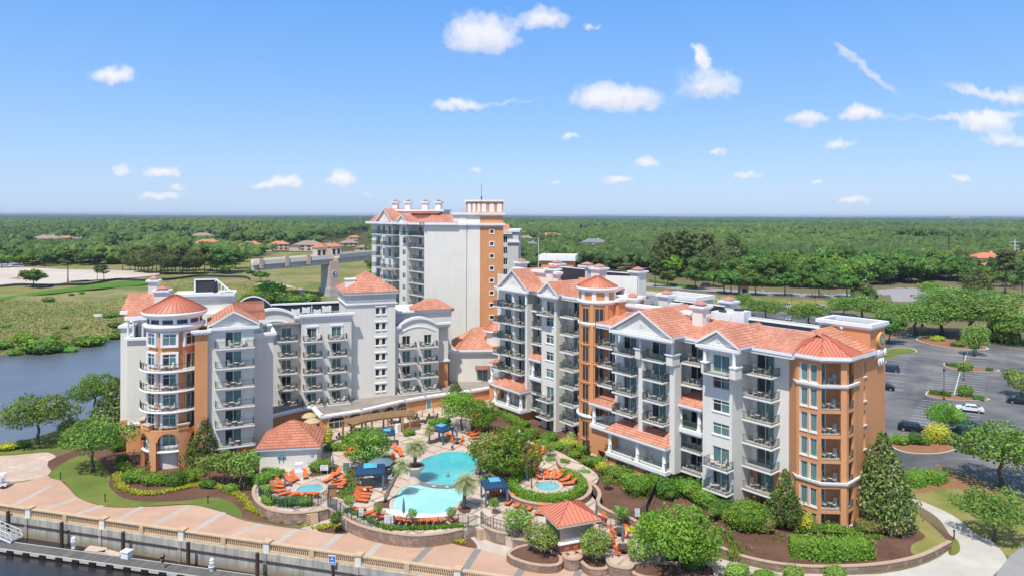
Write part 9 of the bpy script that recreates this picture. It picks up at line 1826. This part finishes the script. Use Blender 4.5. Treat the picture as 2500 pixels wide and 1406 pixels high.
# canopy of the farthest forest, a rough blanket of treetops
def canopy():
    ys=np.concatenate([np.arange(2450,4200,16.0),np.geomspace(4200,15000,70)]); n=420; V=[]
    for yv in ys:
        xs=np.linspace(-.86,.86,n)*yv; h=13+RG.normal(size=n)*3.4*min(1,3200/yv+.25)+3.5*np.sin(xs*.0021+yv*.0007)+3*np.cos(yv*.004+xs*.0009)+ ((9*np.sin(xs*.0006+2)+7*np.sin(xs*.0017+yv*.0003)+4*np.sin(xs*.0041))*min(1,max(0,(yv-5000)/5000)))
        V+= [(float(a),float(yv),float(b)) for a,b in zip(xs,h)]
    m_=len(ys); F=[(j*n+i,j*n+i+1,(j+1)*n+i+1,(j+1)*n+i) for j in range(m_-1) for i in range(n-1)]
    me=bpy.data.meshes.new('forest_canopy'); me.from_pydata(V,[],F); me.materials.append(MATS['leaf_canopy_shaded']); a=me.attributes.new('tone','FLOAT','FACE'); a.data.foreach_set('value',np.clip(RG.normal(size=len(F))*.16+.4,0,1).astype(np.float32)); me.update(); tag(put(bpy.data.objects.new('forest_canopy',me)),'unbroken forest canopy reaching the horizon','wood',kind='stuff')
canopy()
# ---------------------------------------------------------------- camera, sun, sky, air
cd=bpy.data.cameras.new('camera'); cam=bpy.data.objects.new('camera',cd); COL.objects.link(cam)
cd.sensor_width=36; cd.lens=24; cd.clip_end=60000; cd.clip_start=.5; cd.shift_y=-178/2500
cam.matrix_basis=Matrix.Translation((0,0,H))@Matrix.Rotation(R(90),4,'X')@Matrix.Rotation(R(.183),4,'Z')
SC.camera=cam
EL,AZ=R(61),Vector((-.38,-.92)).normalized()
sd=bpy.data.lights.new('sun','SUN'); sd.energy=3.5; sd.angle=R(.5); sd.color=(1,.95,.86); so=bpy.data.objects.new('sun',sd); COL.objects.link(so)
dirv=Vector((AZ.x*math.cos(EL),AZ.y*math.cos(EL),math.sin(EL))); so.rotation_mode='QUATERNION'; so.rotation_quaternion=dirv.to_track_quat('Z','Y'); so.location=dirv*200
W=bpy.data.worlds.new('World'); SC.world=W; W.use_nodes=True; t=NT(W); bg=t.n['Background']; bg.inputs['Strength'].default_value=.15
sky=t.add('ShaderNodeTexSky',sky_type='NISHITA'); sky.sun_disc=False; sky.sun_elevation=EL; sky.sun_rotation=math.atan2(AZ.x,AZ.y); sky.altitude=0; sky.air_density=1.0; sky.dust_density=.6; sky.ozone_density=2.2
tc=t.add('ShaderNodeTexCoord').outputs['Generated']; sp=t.add('ShaderNodeSeparateXYZ'); t.link(tc,sp.inputs[0])
inv=t.math('DIVIDE',1.0,t.math('MAXIMUM',sp.outputs[1],.02)); U=t.math('MULTIPLY',sp.outputs[0],inv); V_=t.math('MULTIPLY',sp.outputs[2],inv)   # direction of view as bearings, for placing the clouds of that day
cb=t.add('ShaderNodeCombineXYZ'); t.link(U,cb.inputs[0]); t.link(V_,cb.inputs[2])
n1=t.noise(cb.outputs[0],22,6,.6); n2=t.noise(cb.outputs[0],60,5,.6)
CL=[(1172,100,88,62,1.0),(1325,52,62,36,.8),(1440,68,22,12,.5),(1500,248,105,46,1.0),(1740,212,80,52,.72),(1715,142,18,34,.6),(275,195,58,28,.9),(1115,262,70,20,.75),(2098,278,46,24,.95),(1968,292,48,28,.85),(2405,302,64,30,.95),(2048,353,42,17,.7),(1752,372,20,22,.7),(1575,398,34,19,.75),(1822,430,34,14,.65),(828,443,36,24,.85),(700,450,40,18,.9),(398,426,42,20,.95),(297,424,28,15,.85),(2080,490,38,15,.8),(2450,345,60,26,.7),(1510,441,42,13,.7),(2470,235,75,34,.35),(395,485,60,15,.5),(645,458,32,11,.6),(2345,434,26,13,.6),(1388,336,28,10,.5),(1160,415,22,10,.5),(1360,448,16,8,.5),(1995,445,22,10,.5),(895,475,24,9,.45),(430,462,20,11,.5)]
wn=t.add('ShaderNodeTexNoise'); wn.inputs['Scale'].default_value=58; wn.inputs['Detail'].default_value=3; t.link(cb.outputs[0],wn.inputs['Vector']); ws=t.add('ShaderNodeSeparateColor'); t.link(wn.outputs['Color'],ws.inputs[0]); U0,V0=U,V_; U=t.math('ADD',U,t.math('MULTIPLY',t.math('SUBTRACT',ws.outputs[0],.5),.026)); V_=t.math('ADD',V_,t.math('MULTIPLY',t.math('SUBTRACT',ws.outputs[1],.5),.02))
tot=None; shd=None
for px,py,rx,ry,am in CL:
    u0,v0=(px-1250)/FP,(525-py)/FP; du=t.math('MULTIPLY',t.math('SUBTRACT',U,u0),FP/rx); dv0=t.math('SUBTRACT',V_,v0); dv=t.math('MULTIPLY',dv0,FP/ry)
    up_=t.math('ADD',dv,.45); dv=t.math('MAXIMUM',dv,t.math('MULTIPLY',dv,-1.9))            # flatter cloud bases
    r2=t.math('ADD',t.math('MULTIPLY',du,du),t.math('MULTIPLY',dv,dv)); g=t.math('MULTIPLY',t.math('POWER',2.718,t.math('MULTIPLY',r2,-1.25)),am)
    sg_=t.math('MULTIPLY',g,up_); shd=sg_ if shd is None else t.math('ADD',shd,sg_); tot=g if tot is None else t.math('ADD',tot,g)
tot0=tot
def streak(tot,x0,y0,x1,y1,w,am):
    ax,ay=(x0-1250)/FP,(525-y0)/FP; bx,by=(x1-1250)/FP,(525-y1)/FP; L=math.hypot(bx-ax,by-ay); ux,uy=(bx-ax)/L,(by-ay)/L
    pu=t.math('SUBTRACT',U,ax); pv=t.math('SUBTRACT',V_,ay); al=t.math('ADD',t.math('MULTIPLY',pu,ux),t.math('MULTIPLY',pv,uy)); ac=t.math('SUBTRACT',t.math('MULTIPLY',pu,uy),t.math('MULTIPLY',pv,ux)); ac=t.math('ADD',ac,t.math('MULTIPLY',t.math('SUBTRACT',n1,.5),.012))
    a2=t.math('MULTIPLY',t.math('SUBTRACT',al,L/2),2/L); e=t.math('ADD',t.math('POWER',t.math('ABSOLUTE',a2),4),t.math('POWER',t.math('ABSOLUTE',t.math('MULTIPLY',ac,FP/w)),2)); return t.math('ADD',tot,t.math('MULTIPLY',t.math('POWER',2.718,t.math('MULTIPLY',e,-1)),am))
tot=streak(tot,2025,98,2195,228,9,.55); tot=streak(tot,2280,195,2500,245,14,.4); tot=streak(tot,2150,285,2500,278,12,.35); tot=streak(tot,1190,255,1330,245,7,.25); tot=streak(tot,1690,110,1725,165,12,.5)
nn=t.math('ADD',t.math('MULTIPLY',n1,.75),t.math('MULTIPLY',n2,.35))
den=t.math('ADD',tot,t.math('MULTIPLY',t.math('SUBTRACT',nn,.53),1.25)); den=t.math('MULTIPLY',t.ramp(den,[(.16,0.),(.36,.5),(.7,1.)]),t.ramp(tot,[(.03,0.),(.3,1.)]))
hsv=t.add('ShaderNodeHueSaturation'); t.link(sky.outputs[0],hsv.inputs['Color']); hsv.inputs['Saturation'].default_value=SKY_SAT; hsv.inputs['Hue'].default_value=SKY_HUE; hsv.inputs['Value'].default_value=1.0
lit=t.math('DIVIDE',shd,t.math('MAXIMUM',tot0,.02))
ccol=t.mix(t.ramp(t.math('ADD',lit,t.math('MULTIPLY',t.math('SUBTRACT',n2,.5),1.2)),[(.0,0.),(.75,1.)]),(3.45,3.65,4.35),(4.65,4.65,4.8))
clear=t.mix(.8,hsv.outputs[0],t.ramp(sp.outputs[2],[(0.,(2.15,3.0,4.5)),(.06,(1.85,2.85,4.6)),(.157,(1.25,2.45,4.6)),(.30,(.72,1.98,4.65)),(.6,(1.35,2.0,3.2)),(1.,(1.4,1.85,2.8))]))
col=t.mix(t.math('MULTIPLY',den,.9),clear,ccol)
t.link(col,bg.inputs['Color'])
SC.view_settings.view_transform='Standard'; SC.view_settings.look='None'; SC.view_settings.gamma=1; SC.view_settings.use_curve_mapping=False; SC.view_settings.exposure=.47
SC.cycles.max_bounces=6; SC.cycles.diffuse_bounces=3; SC.cycles.glossy_bounces=3; SC.cycles.transmission_bounces=3; SC.cycles.transparent_max_bounces=4; SC.cycles.volume_bounces=0; SC.cycles.use_denoising=True
if HAZE:
    m,t2,b=newmat('haze_air'); t2.n.remove(b); v=t2.add('ShaderNodeVolumePrincipled'); v.inputs['Color'].default_value=(.72,.84,1,1); v.inputs['Density'].default_value=HAZE; v.inputs['Anisotropy'].default_value=.2; t2.link(v.outputs[0],t2.n['Material Output'].inputs['Volume'])
    mb=MB(); mb.box((-15000,-60,-7),(15500,17000,48)); tag(mb.build('haze','haze_air'),'thin summer haze over the far woods','haze',kind='stuff')

# ---------------------------------------------------------------- labels that tell look-alikes apart
OW='first second third fourth fifth sixth seventh eighth ninth tenth eleventh twelfth thirteenth fourteenth fifteenth sixteenth seventeenth eighteenth nineteenth twentieth'.split()
def ordn(i,n): return 'leftmost' if i==0 else ('rightmost' if i==n-1 else (OW[i]+' from left' if i<n/2 else OW[n-1-i]+' from right'))
def pxof(o): return 1250+o.location.x/max(1,o.location.y)*FP
LM_=[(1300,'beside the tower'),(1400,'behind the orange lift house'),(1480,'above the twin roof vents'),(1560,'right of the roof vents'),(1640,'at the road bend'),(1720,'left of the navy van'),(1790,'above the navy van'),(1860,'behind the gatehouse'),(1950,'above the white vans'),(2040,'above the silver car'),(2130,'above the sign tower'),(2230,'left of the rear junction'),(2330,'behind the rear junction'),(2420,'at the orange-roofed house'),(9999,'at the right edge')]
tops=[o for o in bpy.data.objects if o.parent is None and 'label' in o]
for o in tops:
    if o['label'].endswith('dense wood beyond the car park'):
        px=pxof(o); reg=next(w for l,w in LM_ if px<l); row='front row' if o.location.y<385 else ('middle rows' if o.location.y<440 else 'back rows')
        o['label']=o['label'].replace(' at the front of the dense wood beyond the car park',f' of the wood {reg}, {row}')
by={}
for o in tops: by.setdefault(o['label'],[]).append(o)
for lab,os_ in by.items():
    if len(os_)>1:
        os_.sort(key=pxof)
        for i,o in enumerate(os_): o['label']=f'{lab}, {ordn(i,len(os_))}'
